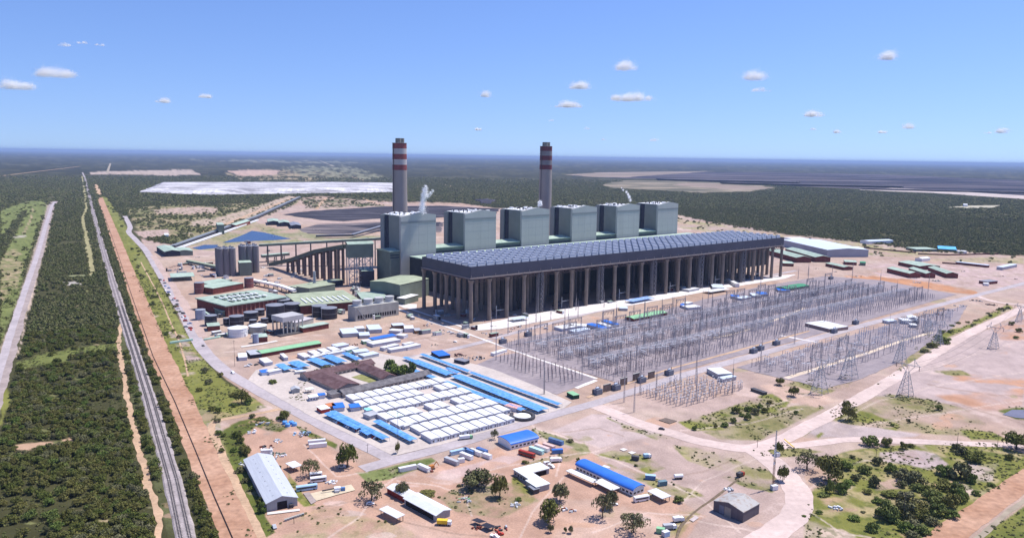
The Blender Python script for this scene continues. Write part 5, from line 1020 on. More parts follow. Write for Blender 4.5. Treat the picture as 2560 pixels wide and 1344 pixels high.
# ------------------------------------------------------------------ foreground buildings
g2 = lambda x, y: (640 + x / 3.906, 1000 + y / 3.906)
g3 = lambda x, y: (1280 + x / 3.906, 1000 + y / 3.906)
g4 = lambda x, y: (1920 + x / 3.906, 1000 + y / 3.906)
m_zinc = M('zinc_roof', (.47, .49, .53), .06, .4, .55, .3, stretch=((3, .2, 1), 0))
m_zwall = M('corrugated_wall', (.33, .33, .35), .1, .5, .6, .25, stretch=((6, 6, .3), 0))
m_shedw = M('brown_corrugated', (.115, .10, .115), .16, .6, .7, .2, stretch=((5, 5, .3), 0))
m_rust = M('rusted_roof', (.44, .42, .40), .12, .35, .6, .25, rgb2=(.30, .22, .17), thr=(.5, .68))
m_cream = M('cream_wall', (.55, .50, .44), .08, .3)
t, lu, lv, h = building('warehouse', 'long grey metal warehouse with low gable and dark door in the red yard', 'warehouse', (667, 1279), (748, 1270), (611, 1167), 4.6, m_zwall, m_zinc, 'gable', axis='y', rise=2.6, over=.5, door=None)
MB().box(lu * .34, -.1, .02, lu * .66, -.02, 4.3).build('door', m_ddoor, t)
rv = MB()
for j in range(9):
    for x in (lu * .28, lu * .72): y = lv * (j + .7) / 9.6; rv.box(x - .5, y - .25, 5.9, x + .5, y + .25, 6.5)
rv.build('roof_vent', M('vent_zinc', (.36, .38, .41), .1, .3), t); MB().box(lu * .72, -1.6, 0, lu * .84, -.15, 2).build('generator', m_dsteel, t); struct(sheet('concrete_slab', [(668, 1281), (749, 1272), (750, 1277), (668, 1287)], m_conc, .1))
t, lu, lv, h = building('storage_shed', 'dark brown metal shed with rust streaked pale roof on the right of the red yard', 'shed', (1857, 1306), (1910, 1288), (1783, 1276), 5.6, m_shedw, m_rust, 'gable', axis='x', rise=2.2, over=.2)
MB().box(-.1, lv * .40, .02, -.02, lv * .62, 5.2).build('sliding_door', M('tan_door', (.28, .25, .22), .1, .3), t); MB().box(-.1, lv * .64, .4, -.02, lv * .80, 5.0).build('sheet_panel', M('blue_grey_panel', (.17, .18, .23), .1, .3), t)
sk = MB()
for s in (-1, 1): sk.box(lu * .3, lv / 2 + s * lv * .16 - .5, 7.3, lu * .62, lv / 2 + s * lv * .16 + .5, 7.36)
t, lu, lv, h = building('workshop', 'long white roofed workshop with dark open side and yellow truck at its end', 'workshop', (1090, 1304), (1138, 1296), (1011, 1261), 3.6, m_zwall, M('bright_zinc', (.62, .64, .67), .06, .3, .6, .25), 'gable', axis='y', rise=1.2, over=.6)
MB().box(-.12, lv * .08, .3, -.02, lv * .95, 3.0).build('open_side', m_ddoor, t)
t, lu, lv, h = building('red_workshop', 'low dark red walled workshop with patched white roof under the trees', 'workshop', (1012, 1256), (1040, 1246), (968, 1232), 3.2, M('dark_red_wall', (.22, .03, .025), .15, .3), m_proof, 'gable', rise=1)
building('open_shed', 'white roofed open shed left of the long workshop in the red yard', 'shed', (992, 1309), (1014, 1303), (950, 1287), 3.2, m_dsteel, m_proof, 'canopy', over=.4)
building('open_shed', 'small white roofed canopy behind the grey warehouse', 'shed', (733, 1181), (752, 1174), (716, 1170), 3.0, m_dsteel, m_proof, 'canopy', over=.4)
building('blue_roof_store', 'blue barrel roofed store with white walls beside the camp road', 'store', (1277, 1124), (1345, 1107), (1240, 1107), 3.4, m_white, m_bblue, 'barrel', axis='x', rise=2.0, over=.5, wins=(('f', 7, 1.0, 2.2),))
building('blue_roof_hall', 'long blue barrel roofed hall in the middle of the red yard', 'hall', (1582, 1240), (1612, 1230), (1440, 1174), 3.2, m_white, m_bblue, 'barrel', axis='y', rise=1.9, over=.5, wins=(('l', 16, .9, 2.0), ('f', 3, 1, 2)))
building('verandah', 'long white lean-to roof, left piece in front of the blue barrel hall', 'verandah', (1481, 1216), (1490, 1211), (1417, 1187), 2.6, m_dsteel, m_proof, 'canopy', over=.5)
building('verandah', 'long white lean-to roof, right piece in front of the blue barrel hall', 'verandah', (1529, 1236), (1546, 1229), (1486, 1214), 2.6, m_dsteel, m_proof, 'canopy', over=.5)
building('open_shed', 'small white roofed open shed at the near end of the blue barrel hall', 'shed', (1655, 1259), (1674, 1251), (1619, 1240), 3.0, m_dsteel, m_proof, 'canopy', over=.3)
# L-shaped white building
f, a, lu, lv = site((1330, 1220), (1352, 1225), (1284, 1184)) if False else (P(1352, 1228), math.atan2((P(1352, 1228) - P(1284, 1184)).y, (P(1352, 1228) - P(1284, 1184)).x), 0, 0)
t = thing('l_shaped_building', 'white L shaped building with dark left wall beside the tree group', 'building', P(1284, 1186), a); L = (P(1352, 1228) - P(1284, 1186)).length
poly = [(0, 0), (L, 0), (L, 8.5), (8.5, 8.5), (8.5, 20), (0, 20)]; poly = [(0, 0), (L * .62, 0), (L * .62, -2.5), (L, -2.5), (L, 6.5), (9.5, 6.5), (9.5, 19), (0, 19)]
MB().prism(poly, 0, 3.3).build('wall', m_zwall, t)
ro = [(-.4, -.4), (L * .62 - .4, -.4), (L * .62 - .4, -2.9), (L + .4, -2.9), (L + .4, 6.9), (9.9, 6.9), (9.9, 19.4), (-.4, 19.4)]; MB().prism(ro, 3.32, 3.65).build('roof', M('white_sheet_roof', (.70, .73, .73), .05, .3, .6, .25), t)
MB().box(9.52, 9, .05, 9.6, 17, 2.8).build('open_bay', m_ddoor, t); w_ = MB()
for i in range(6): w_.box(2 + i * 3.2, -.08, .9, 3.6 + i * 3.2, -.02, 2.1)
for i in range(6): MB().box(1.5 + i * 2.9, -.08, .9, 3.0 + i * 2.9, -.02, 2.1).build('window', MATS['window_glass'], t)
building('dark_hut', 'small dark hut at the corner of the white L shaped building', 'hut', (1334, 1235), (1347, 1231), (1322, 1226), 2.6, m_dsteel, m_dkroof)
# containers, buses, trucks
def container(px, py, L, ang, m, label, w=2.44, h=2.6, cat='container', name='container', rim=None, group='containers and trailers of the red yard'):
    t = thing(name, label, cat, P(px, py), R(ang), group); b = MB().box(-L / 2, -w / 2, .15, L / 2, w / 2, h); b.build('body', m, t)
    r = MB().box(-L / 2 - .06, -w / 2 - .06, h + .01, L / 2 + .06, w / 2 + .06, h + .14); r.build('roof', rim or m_proof, t)
    MB().box(-L / 2 - .05, -w / 2 + .1, .2, -L / 2 - .012, w / 2 - .1, h - .1).build('door', m_grey, t)
    s = MB()
    for x in (-L / 2 + .3, L / 2 - .5): s.box(x, -w / 2, 0, x + .2, w / 2, .148)
    s.build('skid', m_dsteel, t)
    return t
m_red = M('red_paint', (.42, .05, .03), .1, .3, .5, .3); m_cblue = M('container_blue', (.10, .20, .42), .1, .3, .6, .3); m_pblue = M('pale_blue_paint', (.38, .55, .72), .08, .3, .5, .3); m_mintp = M('mint_paint', (.45, .70, .68), .06, .3)
for x, y, L, a_, m_, lb, rim in ((1019, 1175, 11, 30, m_white, 'white container left of the pair beside the camp road', None), (1060, 1174, 9.5, -43, m_white, 'white container right of the pair, next to the orange digger', None),
    (1146, 1133, 11.5, 33, m_pblue, 'pale blue container leftmost at the blue barrel store', m_pblue), (1172, 1132, 9, -42, m_cblue, 'blue container second in the cluster at the barrel store', m_cblue), (1190, 1135, 10, -42, m_white, 'white container third in the cluster at the barrel store', None), (1205, 1131, 8.5, -42, m_cblue, 'dark blue container rear right in the cluster at the barrel store', M('dark_blue_roof', (.07, .14, .35), .1, .3)),
    (1129, 1157, 11, -40, m_grey, 'grey container alone in front of the cluster', m_grey), (1166, 1144, 10, -42, m_white, 'long white container in the middle of the cluster', None), (1218, 1144, 6.5, -42, m_white, 'short white container at the right of the cluster', None), (1153, 1155, 4, 20, m_white, 'small white hut between the grey and the white container', None),
    (1341, 1130, 11, -42, m_mintp, 'mint striped container right of the red bus', m_mintp), (1355, 1124, 11, -42, m_white, 'white container with red stripe behind the mint one', M('pink_roof', (.70, .50, .48), .15, .4)), (1372, 1120, 9, -42, M('pink_wall', (.5, .36, .34)), 'pink roofed container rear one right of the red bus', M('pink_roof2', (.62, .44, .40), .1, .4)), (1393, 1132, 7, 12, m_cblue, 'bright blue box container below the dark blue trailer', m_bblue), (1390, 1107, 11, -40, m_cblue, 'dark blue trailer along the track right of the barrel store', M('trailer_blue', (.10, .17, .30), .1, .3)),
    (1626, 1197, 6, -12, m_cblue, 'blue white container in the grass right of the blue barrel hall', m_pblue), (1656, 1212, 5, 18, M('teal_grey', (.12, .2, .24)), 'dull teal skip right of the blue barrel hall', M('teal_grey2', (.15, .24, .28))), (1588, 1149, 4.5, -20, m_dsteel, 'dark low trailer beside the pale slabs', m_dsteel), (795, 1117, 11, 18, m_white, 'white container front one of the pair by the west road', None), (792, 1108, 11, 18, m_white, 'white container rear one of the pair by the west road', None), (667, 1133, 7, 12, m_white, 'white container in the scrap yard left of the canopy', None), (1515, 1176, 4.5, -42, m_white, 'white box against the far side of the blue barrel hall', None),
    (1651, 1331, 4, -20, m_lgreen, 'bright green box at the bottom by the hedge', m_lgreen), (1664, 1339, 3.5, 30, m_pblue, 'pale blue box at the bottom by the hedge', None), (1935, 1223, 3.8, 20, m_white, 'white equipment cabin at the foot of the radio mast', None), (1943, 1140, 2.5, 20, m_white, 'white cabinet halfway beside the radio mast', None)):
    container(x, y, L, a_, m_, lb, rim=rim)
container(888, 1116, 5, 0, m_white, 'x') if False else None
def wheels(t, xs, w, r=.48):
    for x in xs:
        for s in (-1, 1):
            b = MB(); n = 12; A = [2 * math.pi * i / n for i in range(n)]; y0, y1 = s * (w / 2 - .28), s * (w / 2 + .02)
            b.add([(x + r * math.cos(q), y0, r + r * math.sin(q)) for q in A] + [(x + r * math.cos(q), y1, r + r * math.sin(q)) for q in A], [tuple(range(n)), tuple(range(2 * n - 1, n - 1, -1))] + [(i, (i + 1) % n, n + (i + 1) % n, n + i) for i in range(n)]); b.build('wheel', M('tyre', (.02, .02, .02), .1, .5), t)
m_glass = MATS['window_glass']
def bus(px, py, ang, m, label, L=11.5, roofm=None, group='buses'):
    t = thing('bus', label, 'bus', P(px, py), R(ang), group); w = 2.5
    MB().extr([(-w / 2, .4), (w / 2, .4), (w / 2, 2.7), (w / 2 - .25, 3.05), (-w / 2 + .25, 3.05), (-w / 2, 2.7)], 'x', -L / 2, L / 2).build('body', m, t)
    for s in (-1, 1): y = s * w / 2; MB().box(-L / 2 + .4, min(y, y + s * .04), 1.5, L / 2 - .7, max(y, y + s * .04), 2.4).build('window', m_glass, t)
    MB().box(L / 2 + .005, -1.05, 1.3, L / 2 + .05, 1.05, 2.6).build('windscreen', m_glass, t)
    wheels(t, (-L * .3, L * .33), w)
    return t
def car(px, py, ang, m, label, kind='car', group='parked cars', z=0):
    t = thing('parked_car', label, 'pickup' if kind == 'pickup' else 'van' if kind == 'van' else 'car', P(px, py), R(ang), group); w = 1.75
    if kind == 'van': b = [(-2.3, .35), (2.3, .35), (2.35, 1.0), (1.7, 1.15), (1.2, 1.95), (-2.25, 2.0)]; c = None
    elif kind == 'pickup': b = [(-2.5, .35), (2.5, .35), (2.55, .95), (1.4, 1.05), (.9, 1.7), (-.3, 1.7), (-.5, 1.02), (-2.5, 1.0)]; c = (-.2, .85)
    else: b = [(-2.1, .3), (2.1, .3), (2.15, .75), (1.2, .9), (.6, 1.42), (-1.2, 1.42), (-1.8, .9), (-2.12, .85)]; c = (-1.1, .6)
    MB().extr([(x, z) for x, z in b], 'y', -w / 2, w / 2).build('body', m, t)
    g = MB(); z0, z1 = (1.2, 1.8) if kind == 'van' else (1.05, 1.55) if kind == 'pickup' else (.93, 1.3)
    for s in (-1, 1): y = s * w / 2; g.box(-1.4 if kind != 'pickup' else -.25, min(y, y + s * .03), z0, .75, max(y, y + s * .03), z1)
    g.build('window', m_glass, t); wheels(t, (-1.35, 1.4), w, .33)
    return t
bus(1317, 1139, -36, m_red, 'red bus left of the mint striped container'); bus(1603, 1251, 22, m_white, 'white bus with orange band at the near end of the blue barrel hall', 9)
bus(796, 1203, 20, m_white, 'white bus parked beside the tree behind the grey warehouse', 9); bus(767, 1224, 22, m_pblue, 'pale blue and white bus in front of the white bus by the warehouse')
bus(790, 1192, 16, m_white, 'white truck like bus nearest the tree by the warehouse', 7)
def truck(px, py, ang, mc, mb_, label, L=7, group='trucks'):
    t = thing('truck', label, 'truck', P(px, py), R(ang), group)
    MB().extr([(L / 2 - 2, .6), (L / 2, .6), (L / 2, 1.6), (L / 2 - .35, 2.5), (L / 2 - 2, 2.5)], 'y', -1.15, 1.15).build('cab', mc, t); MB().box(-L / 2, -1.2, 1.0, L / 2 - 2.15, 1.2, 2.9).build('load_box', mb_, t); MB().box(-L / 2, -.5, .6, L / 2 - 2.01, .5, .99).build('chassis', m_dsteel, t)
    MB().box(L / 2 - .02, -1, 1.65, L / 2 + .03, 1, 2.3).build('windscreen', m_glass, t); wheels(t, (-L * .3, L * .33), 2.3, .45); return t
truck(1111, 1311, -5, m_white, M('yellow_paint', (.75, .50, .05), .1, .3), 'yellow bodied truck at the end of the long white roofed workshop', 7.5)
truck(1696, 1303, 18, m_white, m_white, 'white truck standing in the hedge line at the bottom', 6); truck(1674, 1322, 10, m_white, m_grey, 'white truck with grey box lower in the hedge line', 7); truck(1165, 1097, 20, m_lgreen, m_white, 'green and white lorry on the camp road in front of the huts', 9)
truck(1851, 1190, 40, m_red, m_dsteel, 'red crane truck at the upper end of the earth ridge', 6); truck(1390, 1154, 14, m_white, m_white, 'white box truck rearmost beside the L shaped building', 7.5); truck(1618, 1144, 20, m_white, m_pblue, 'small white truck in the grass beside the pale slabs', 5)
for x, y, a_, m_, lb, kd in ((855, 1168, 8, M('silver', (.5, .52, .55), .05, .3, .4, .4), 'silver van in the shade under the big dark tree', 'van'), (1368, 1160, 25, m_white, 'white van left one of two beside the L shaped building', 'van'), (1378, 1168, -40, m_white, 'white van nearest the L shaped building corner', 'van'), (686, 1318, -60, m_grey, 'grey car at the bottom left of the red yard', 'car'), (1654, 1073, -22, M('black_paint', (.02, .02, .025), .1, .3, .4, .4), 'dark car driving on the dirt road past the square pit', 'car'), (582, 933, -50, m_white, 'white van on the west road left of the middle yard', 'van'),
    (618, 916, 12, m_white, 'white pickup leftmost in the car park by the west road', 'pickup'), (625, 912, 14, m_grey, 'grey car second in the car park by the west road', 'car'), (641, 912, 60, m_dsteel, 'dark car beside the lower left prefab of the middle yard', 'car'), (1535, 1262, 12, m_white, 'white car in the shade behind the double tree', 'car'), (926, 1260, 10, m_white, 'white car under the sparse tree in the red yard', 'car'), (1247, 1337, 20, m_red, 'red tractor like vehicle at the bottom by the shade nets', 'pickup'), (1237, 1342, -30, m_white, 'white pickup at the bottom left of the red vehicle', 'pickup'),
    (1123, 830, 20, m_white, 'white pickup by the road below the cooling cells', 'pickup'), (1131, 834, 20, m_white, 'white van right of the white pickup below the cooling cells', 'van'), (955, 845, 20, m_white, 'white pickup right of the upper yard', 'pickup'), (1138, 855, -20, m_white, 'white car alone on the bare ground left of the switchyard', 'car'), (508, 865, -50, m_dsteel, 'dark car on the west road by the green pipe', 'car'), (1066, 919, -47, m_red, 'red car between the two blue shades by the big trees', 'car'), (1287, 788, 0, m_white, 'white pickup at the condenser foot', 'pickup'), (1365, 822, 0, m_white, 'white van on the road beside the condenser yard', 'van')):
    car(x, y, a_, m_, lb, kd)
rk = random.Random(3)
for i in range(26):                                          # parked cars along the west verge of the station
    s_ = i / 26; x = 405 + 75 * s_ + rk.uniform(-8, 8); y = 700 + 130 * s_ + rk.uniform(-3, 3)
    car(x, y, rk.uniform(-60, 40), rk.choice((m_white, m_white, m_grey, m_red, m_dsteel, m_cblue)), 'parked car on the pink verge of the west road, %s from the silos end' % ORD[i], rk.choice(('car', 'van', 'pickup')), 'cars on the verge of the west road')
for i in range(22):
    s_ = i / 22; x = 845 + 110 * s_; y = 1052 + 46 * s_
    car(x - 4, y + 2, 42, rk.choice((m_white, m_white, m_grey, m_red, m_dsteel, m_cblue)), 'car under the long blue gate shade, %s from its far end' % ORD[i], 'car', 'cars under the gate shades')
# boat-like white pool barge shape at the end of the huts
t = thing('stockpile_bund', 'white heap with black bund wall at the right end of the white huts', 'heap', P(1306, 1042), R(42)); MB().lathe(0, 0, [(6.5, 0), (6, 1.2), (3.5, 1.8)], 18).build('heap', m_white, t); b = MB(); n = 22
for i in range(n):
    a0, a1 = R(-150 + 300 * i / n), R(-150 + 300 * (i + 1) / n); b.bar((9 * math.cos(a0), 8 * math.sin(a0), 1), (9 * math.cos(a1), 8 * math.sin(a1), 1), 1.0)
b.build('bund', m_dsteel, t); t.rotation_euler.z = R(-60)
building('kiosk', 'red and white roofed patch beside the black bund', 'hut', (1290, 1030), (1304, 1024), (1262, 1022), 2.8, m_pwall, M('pinkred_roof', (.6, .35, .32), .3, .8))
# water tanks, tarps, slabs, scrap
for x, y in ((712, 1059), (728, 1059), (719, 1065), (736, 1063)):
    t = thing('water_tank', '', 'water tank', P(x, y), 0, 'blue water tanks by the west road'); MB().lathe(0, 0, [(1.7, 0), (1.75, 1.8), (1.3, 2.3), (.3, 2.6)], 16).build('shell', M('tank_blue', (.12, .34, .72), .1, .3, .4, .3), t, smooth=True); MB().cyl(0, 0, 2.55, 2.75, .4, n=10).build('lid', m_dsteel, t)
    t['label'] = {712: 'round blue water tank, rear left of four by the west road', 728: 'round blue water tank, rear right of four by the west road', 719: 'round blue water tank, front left of four by the west road', 736: 'round blue water tank, front right of four by the west road'}[x]
t = thing('water_trailer', 'white water tank trailer with dark underside in the middle of the red ground', 'trailer', P(1696, 1196), R(10)); MB().extr([(1.2 * math.cos(R(a_)), 1.9 + 1.1 * math.sin(R(a_))) for a_ in range(0, 360, 30)], 'x', -2.6, 2.6).build('tank', m_white, t); MB().box(-2.4, -.9, .5, 2.4, .9, .85).build('chassis', m_dsteel, t); wheels(t, (-1, 1), 2, .45)
def netting(px, lb, z):
    pts = [P(*a, z) for a in px]; t = thing('shade_net', lb, 'shade net', (pts[0].x, pts[0].y, 0), 0); o0 = Vector((pts[0].x, pts[0].y, 0)); v = [p - o0 for p in pts]
    MB().add([tuple(p) for p in v] + [(p.x, p.y, p.z - .06) for p in v], [tuple(range(4)), (7, 6, 5, 4)] + [(i, (i + 1) % 4, 4 + (i + 1) % 4, 4 + i) for i in range(4)]).build('net', M('black_net', (.03, .03, .045), .2, .3), t)
    for p in v: MB().bar((p.x, p.y, 0), (p.x, p.y, z - .08), .06).build('pole', m_dsteel, t)
netting([g2(2100, 1165), g2(2180, 1195), g2(2250, 1180), g2(2160, 1145)], 'black shade net, smaller left one at the bottom of the yard', 2.2); netting([g2(2195, 1215), g2(2270, 1250), g2(2345, 1225), g2(2250, 1190)], 'black shade net, larger right one at the bottom of the yard', 2.2)
struct(sheet('concrete_slab', [g2(525, 915), g2(760, 860), g2(930, 825), g2(970, 880), g2(780, 930), g2(590, 985)], M('yellowish_slab', (.58, .48, .34), .12, .2, world=True), .2)); struct(sheet('concrete_slab', [g2(460, 910), g2(520, 900), g2(590, 990), g2(540, 1020)], m_grav, .3))
struct(sheet('concrete_slab', [g3(1050, 480), g3(1090, 470), g3(1130, 485), g3(1090, 500)], m_conc, .1)); struct(sheet('concrete_slab', [g3(1130, 510), g3(1170, 500), g3(1215, 515), g3(1170, 530)], m_conc, .1)); struct(sheet('concrete_slab', [g3(1730, 1170), g3(1790, 1130), g3(1825, 1150), g3(1770, 1190)], M('slab3', (.5, .42, .4)), .1))
struct(sheet('pit', [g3(1430, 195), g3(1500, 175), g3(1615, 205), g3(1540, 232)], M('pit_soil', (.16, .12, .10), .2, .3, world=True), .3))
t = thing('machine', 'white and blue machine with a long dark boom on the yellowish slab', 'machine', P(*g2(790, 890)), R(15)); MB().box(-1.5, -1.2, .4, 2, 1.2, 2.6).build('body', m_white, t); MB().bar((-1.4, 0, 2), (-8, -.6, 1.6), .3).build('boom', m_dsteel, t); MB().box(2.1, -.9, .4, 4.5, .9, 2.2).build('tank', m_cblue, t); MB().box(-1.2, -2.6, .2, 1.2, -1.3, 1.6).build('skid', m_grey, t); wheels(t, (-.9, 1.3), 2.4, .4)
t = thing('digger', 'orange digger beside the white container at the camp road', 'digger', P(1079, 1172), R(40)); mo = M('digger_orange', (.5, .2, .06), .1, .3); MB().box(-1.4, -1.1, .9, 1.4, 1.1, 2.6).build('body', mo, t); MB().bar((1.2, 0, 1.8), (3.6, 0, 4), .22).bar((3.6, 0, 4), (5.2, 0, 1.2), .18).build('boom', mo, t)
for s in (-1, 1): MB().box(-1.7, s * 1.1 - .3, 0, 1.7, s * 1.1 + .3, .85).build('track', m_dsteel, t)
for i in range(8):
    x, y = g2(290 + i * 24, 1176 - i * 8); t = tag(MB().box(-.6, -.5, 0, .6, .5, 1.0).box(-.65, -.55, 1.01, .65, .55, 1.12).build('concrete_block', m_conc2, None, P(x, y), .3), 'grey block in the short row below the warehouse door, %s from the warehouse' % ORD[i], 'block', 'row of grey blocks below the warehouse')
def scrap(px, py, r, label, ms, n=9, hs=(.3, 1.2), group='scrap heaps'):
    t = thing('scrap_heap', label, 'scrap heap', P(px, py), 0, group); rj = random.Random(int(px * 3 + py)); gr = {}
    for i in range(n):
        m_ = rj.choice(ms); a_ = rj.uniform(0, 6.3); q = r * math.sqrt(rj.random())
        MB().cbox(q * math.cos(a_), q * math.sin(a_) * .8, 0, rj.uniform(.6, 2.6), rj.uniform(.3, 1.1), rj.uniform(*hs), rj.uniform(0, 3.1)).build('scrap_piece', m_, t)
for x, y, r, lb, ms in ((657, 1060, 5, 'grey scrap heap near the top left of the scrap yard', (m_grey, m_dsteel)), (692, 1103, 4, 'white scrap panels in the middle of the scrap yard', (m_white, m_grey)), (662, 1120, 5, 'mixed scrap left of the white scrap panels', (m_dsteel, m_white, m_brick)), (757, 1085, 6, 'dark scrap heap behind the white container pair', (m_dsteel, m_grey, m_pblue)), (690, 1138, 6, 'greenish scrap heap right of the white container', (m_gwall, m_dsteel, m_white)), (675, 1149, 4, 'dark scrap strip below the white container', (m_dsteel, m_grey)), (630, 1080, 4, 'pale scrap at the left edge of the scrap yard', (m_grey, m_white)), (614, 1160, 4, 'white sheets stacked by the rear of the warehouse', (m_white, m_grey)),
    (1160, 1250, 4, 'green pipes lying left of the hedge group', (m_lgreen, m_grey)), (1420, 1275, 4, 'grey scrap right of the dark tree', (m_grey, m_white, m_brick)), (1290, 1262, 3.5, 'pale scrap beside the dark hut', (m_grey, m_white)), (1820, 1224, 3, 'pale scrap above the rust streaked shed', (m_grey, m_white)), (2090, 1271, 3.5, 'white rubbish in the grass of the south east thicket', (m_white, m_grey, m_cblue)), (1250, 1322, 4, 'red and grey machinery heap at the bottom edge', (m_red, m_grey, m_dsteel)), (1192, 1318, 2.5, 'brown drum heap by the shade nets', (m_brick, m_dsteel)), (830, 1205, 3, 'small scrap right of the white bus', (m_grey, m_white)), (1075, 1178, 2.5, 'timber beside the orange digger', (m_brick, m_cream)), (660, 1240, 2, 'pale sacks along the warehouse wall', (m_white, m_grey)),
    (1165, 900, 9, 'dark scrap steel heap at the corner of the switchyard', (m_dsteel, m_grey, m_steel)), (1190, 895, 8, 'grey steel heap right of the dark scrap steel', (m_steel, m_grey, m_dsteel)), (1150, 888, 6, 'brown scrap above the dark scrap steel', (m_brick, m_dsteel)), (2370, 775, 9, 'dark crates left end of the storage rows beyond the switchyard', (m_dsteel, m_grey, m_brick)), (2400, 765, 9, 'dark crates in the middle of the storage rows beyond the switchyard', (m_dsteel, m_grey, m_white)), (2440, 752, 9, 'dark crates right end of the storage rows beyond the switchyard', (m_dsteel, m_grey)), (2350, 786, 8, 'brown crates in front of the storage rows', (m_brick, m_dsteel)), (2480, 762, 8, 'brown timber by the crossroads', (m_brick, m_dsteel)), (2260, 796, 6, 'grey drums by the switchyard road sheds', (m_grey, m_dsteel)), (2340, 702, 8, 'greenish drums below the far workshop cluster', (m_gwall, m_white)), (2290, 706, 8, 'pale drums below the far workshop cluster', (m_white, m_grey))):
    scrap(x, y, r, lb, ms, n=14 if r < 6 else 24)
rk = random.Random(17)
zn = {}
for i in range(60):                                          # loose stores scattered over the station yards
    z_ = rk.choice(((420, 520, 640, 700, 'between the west road and the silos'), (1960, 2560, 690, 700, 'by the orange bank'), (1010, 1230, 790, 870, 'on the bare ground before the condenser'), (640, 940, 570, 600, 'between pond and coal yard'), (1200, 1500, 815, 835, 'along the condenser road'), (2000, 2500, 645, 680, 'around the far workshops'), (1700, 1960, 560, 600, 'behind the condenser by the wood'), (880, 1010, 850, 870, 'by the upper yard'))); zn[z_] = zn.get(z_, -1) + 1; x, y = rk.uniform(z_[0], z_[1]), rk.uniform(z_[2], z_[3])
    scrap(x, y, rk.uniform(2, 6), 'small pile of stored material, %s of those %s' % (ORD[zn[z_]], z_[4]), (m_white, m_grey, m_dsteel, m_brick, m_gwall), n=6, group='stored material on the station ground')
# earth ridge from the red yard to the shed, thin black pipe on the red strip, green pipe
def ridge(px, r, m, name, label, cat, z=0):
    pts = catmull([P(*a) for a in px], 4); o0 = pts[0].copy(); b = MB(); rj = random.Random(4); pr = []
    for p in pts: pr.append((p - o0, r * rj.uniform(.75, 1.25)))
    for (a_, r0), (b_, r1) in zip(pr, pr[1:]):
        d = (b_ - a_).normalized(); n = Vector((-d.y, d.x, 0)); v = []
        for p, q in ((a_, r0), (b_, r1)): v += [p - n * q * 1.6, p - n * q * .6 + Vector((0, 0, q * .8)), p + n * q * .6 + Vector((0, 0, q * .8)), p + n * q * 1.6]
        b.add(v, [(0, 1, 5, 4), (1, 2, 6, 5), (2, 3, 7, 6)])
    return tag(b.build(name, m, None, o0), label, cat)
ridge([(1846, 1196), (1810, 1225), (1780, 1248), (1750, 1268), (1722, 1292), (1700, 1318), (1690, 1350)], .5, M('ridge_soil', (.16, .12, .08), .25, .4), 'earth_ridge', 'low dark earth ridge running down from the red crane truck', 'ridge')
def pipe(px, r, m, label, z=.5, step=14):
    pts = [P(*a, z) for a in px]; o0 = Vector((pts[0].x, pts[0].y, 0)); t = thing('pipeline', label, 'pipeline', o0); b = MB(); s = MB()
    for a_, b_ in zip(pts, pts[1:]):
        b.bar(a_ - o0, b_ - o0, r); n = max(1, int((b_ - a_).length / step))
        for i in range(n): p = a_.lerp(b_, i / n) - o0; s.box(p.x - .5, p.y - .25, .03, p.x + .5, p.y + .25, z - r - .005)
    b.build('pipe', m, t); s.build('support', m_conc2, t)['kind'] = 'stuff'
pipe([(262, 540), (290, 620), (330, 740), (383, 890), (436, 1000), (487, 1120), (536, 1240), (582, 1344), (640, 1480)], .19, M('pipe_dark', (.035, .025, .025), .2, .3), 'thin dark pipeline along the red earth strip', .36)
pipe([(425, 856), (452, 852), (482, 848)], .9, M('pipe_mint', (.42, .60, .50), .1, .2), 'short pale green pipe between grass strip and west road', 1.2)
pipe([(510, 848), (545, 842), (575, 830)], .7, M('pipe_mint', (.42, .60, .50)), 'pale green pipe running from the west road to the white tanks', 1.0)
# rail tracks
def rail(off, lb):
    pts = [P(*a) for a in [(213, 446), (240, 560), (262, 640), (300, 765), (340, 890), (373, 995), (400, 1090), (432, 1200), (463, 1344), (500, 1500)]]; b0 = MB(); b1 = MB(); s = MB(); o0 = pts[0]
    t = thing('rail_track', lb, 'rail track', o0, 0, 'rail tracks on the embankment')
    for a_, b_ in zip(pts, pts[1:]):
        d = (b_ - a_).normalized(); n = Vector((-d.y, d.x, 0))
        for g, b in ((-.53, b0), (.53, b1)): b.bar(a_ - o0 + n * (off + g) + Vector((0, 0, .92)), b_ - o0 + n * (off + g) + Vector((0, 0, .92)), .09)
        L = (b_ - a_).length; k = int(L / 1.6)
        if (a_.length < 1500):
            for i in range(k): p = a_ - o0 + d * (i * 1.6) + n * off; s.add([(p + n * x + d * y + Vector((0, 0, z))) for z in (.70, .83) for x, y in ((-1.1, -.25), (1.1, -.25), (1.1, .25), (-1.1, .25))], [(4, 5, 6, 7), (0, 1, 5, 4), (1, 2, 6, 5), (2, 3, 7, 6), (3, 0, 4, 7)])
    b0.build('rail', m_rail, t); b1.build('rail', m_rail, t); s.build('sleeper', M('sleeper', (.27, .245, .235), .2, .5), t)['kind'] = 'stuff'
rail(-2.0, 'left rail track with grey sleepers on the stone embankment'); rail(2.0, 'right rail track with grey sleepers on the stone embankment')
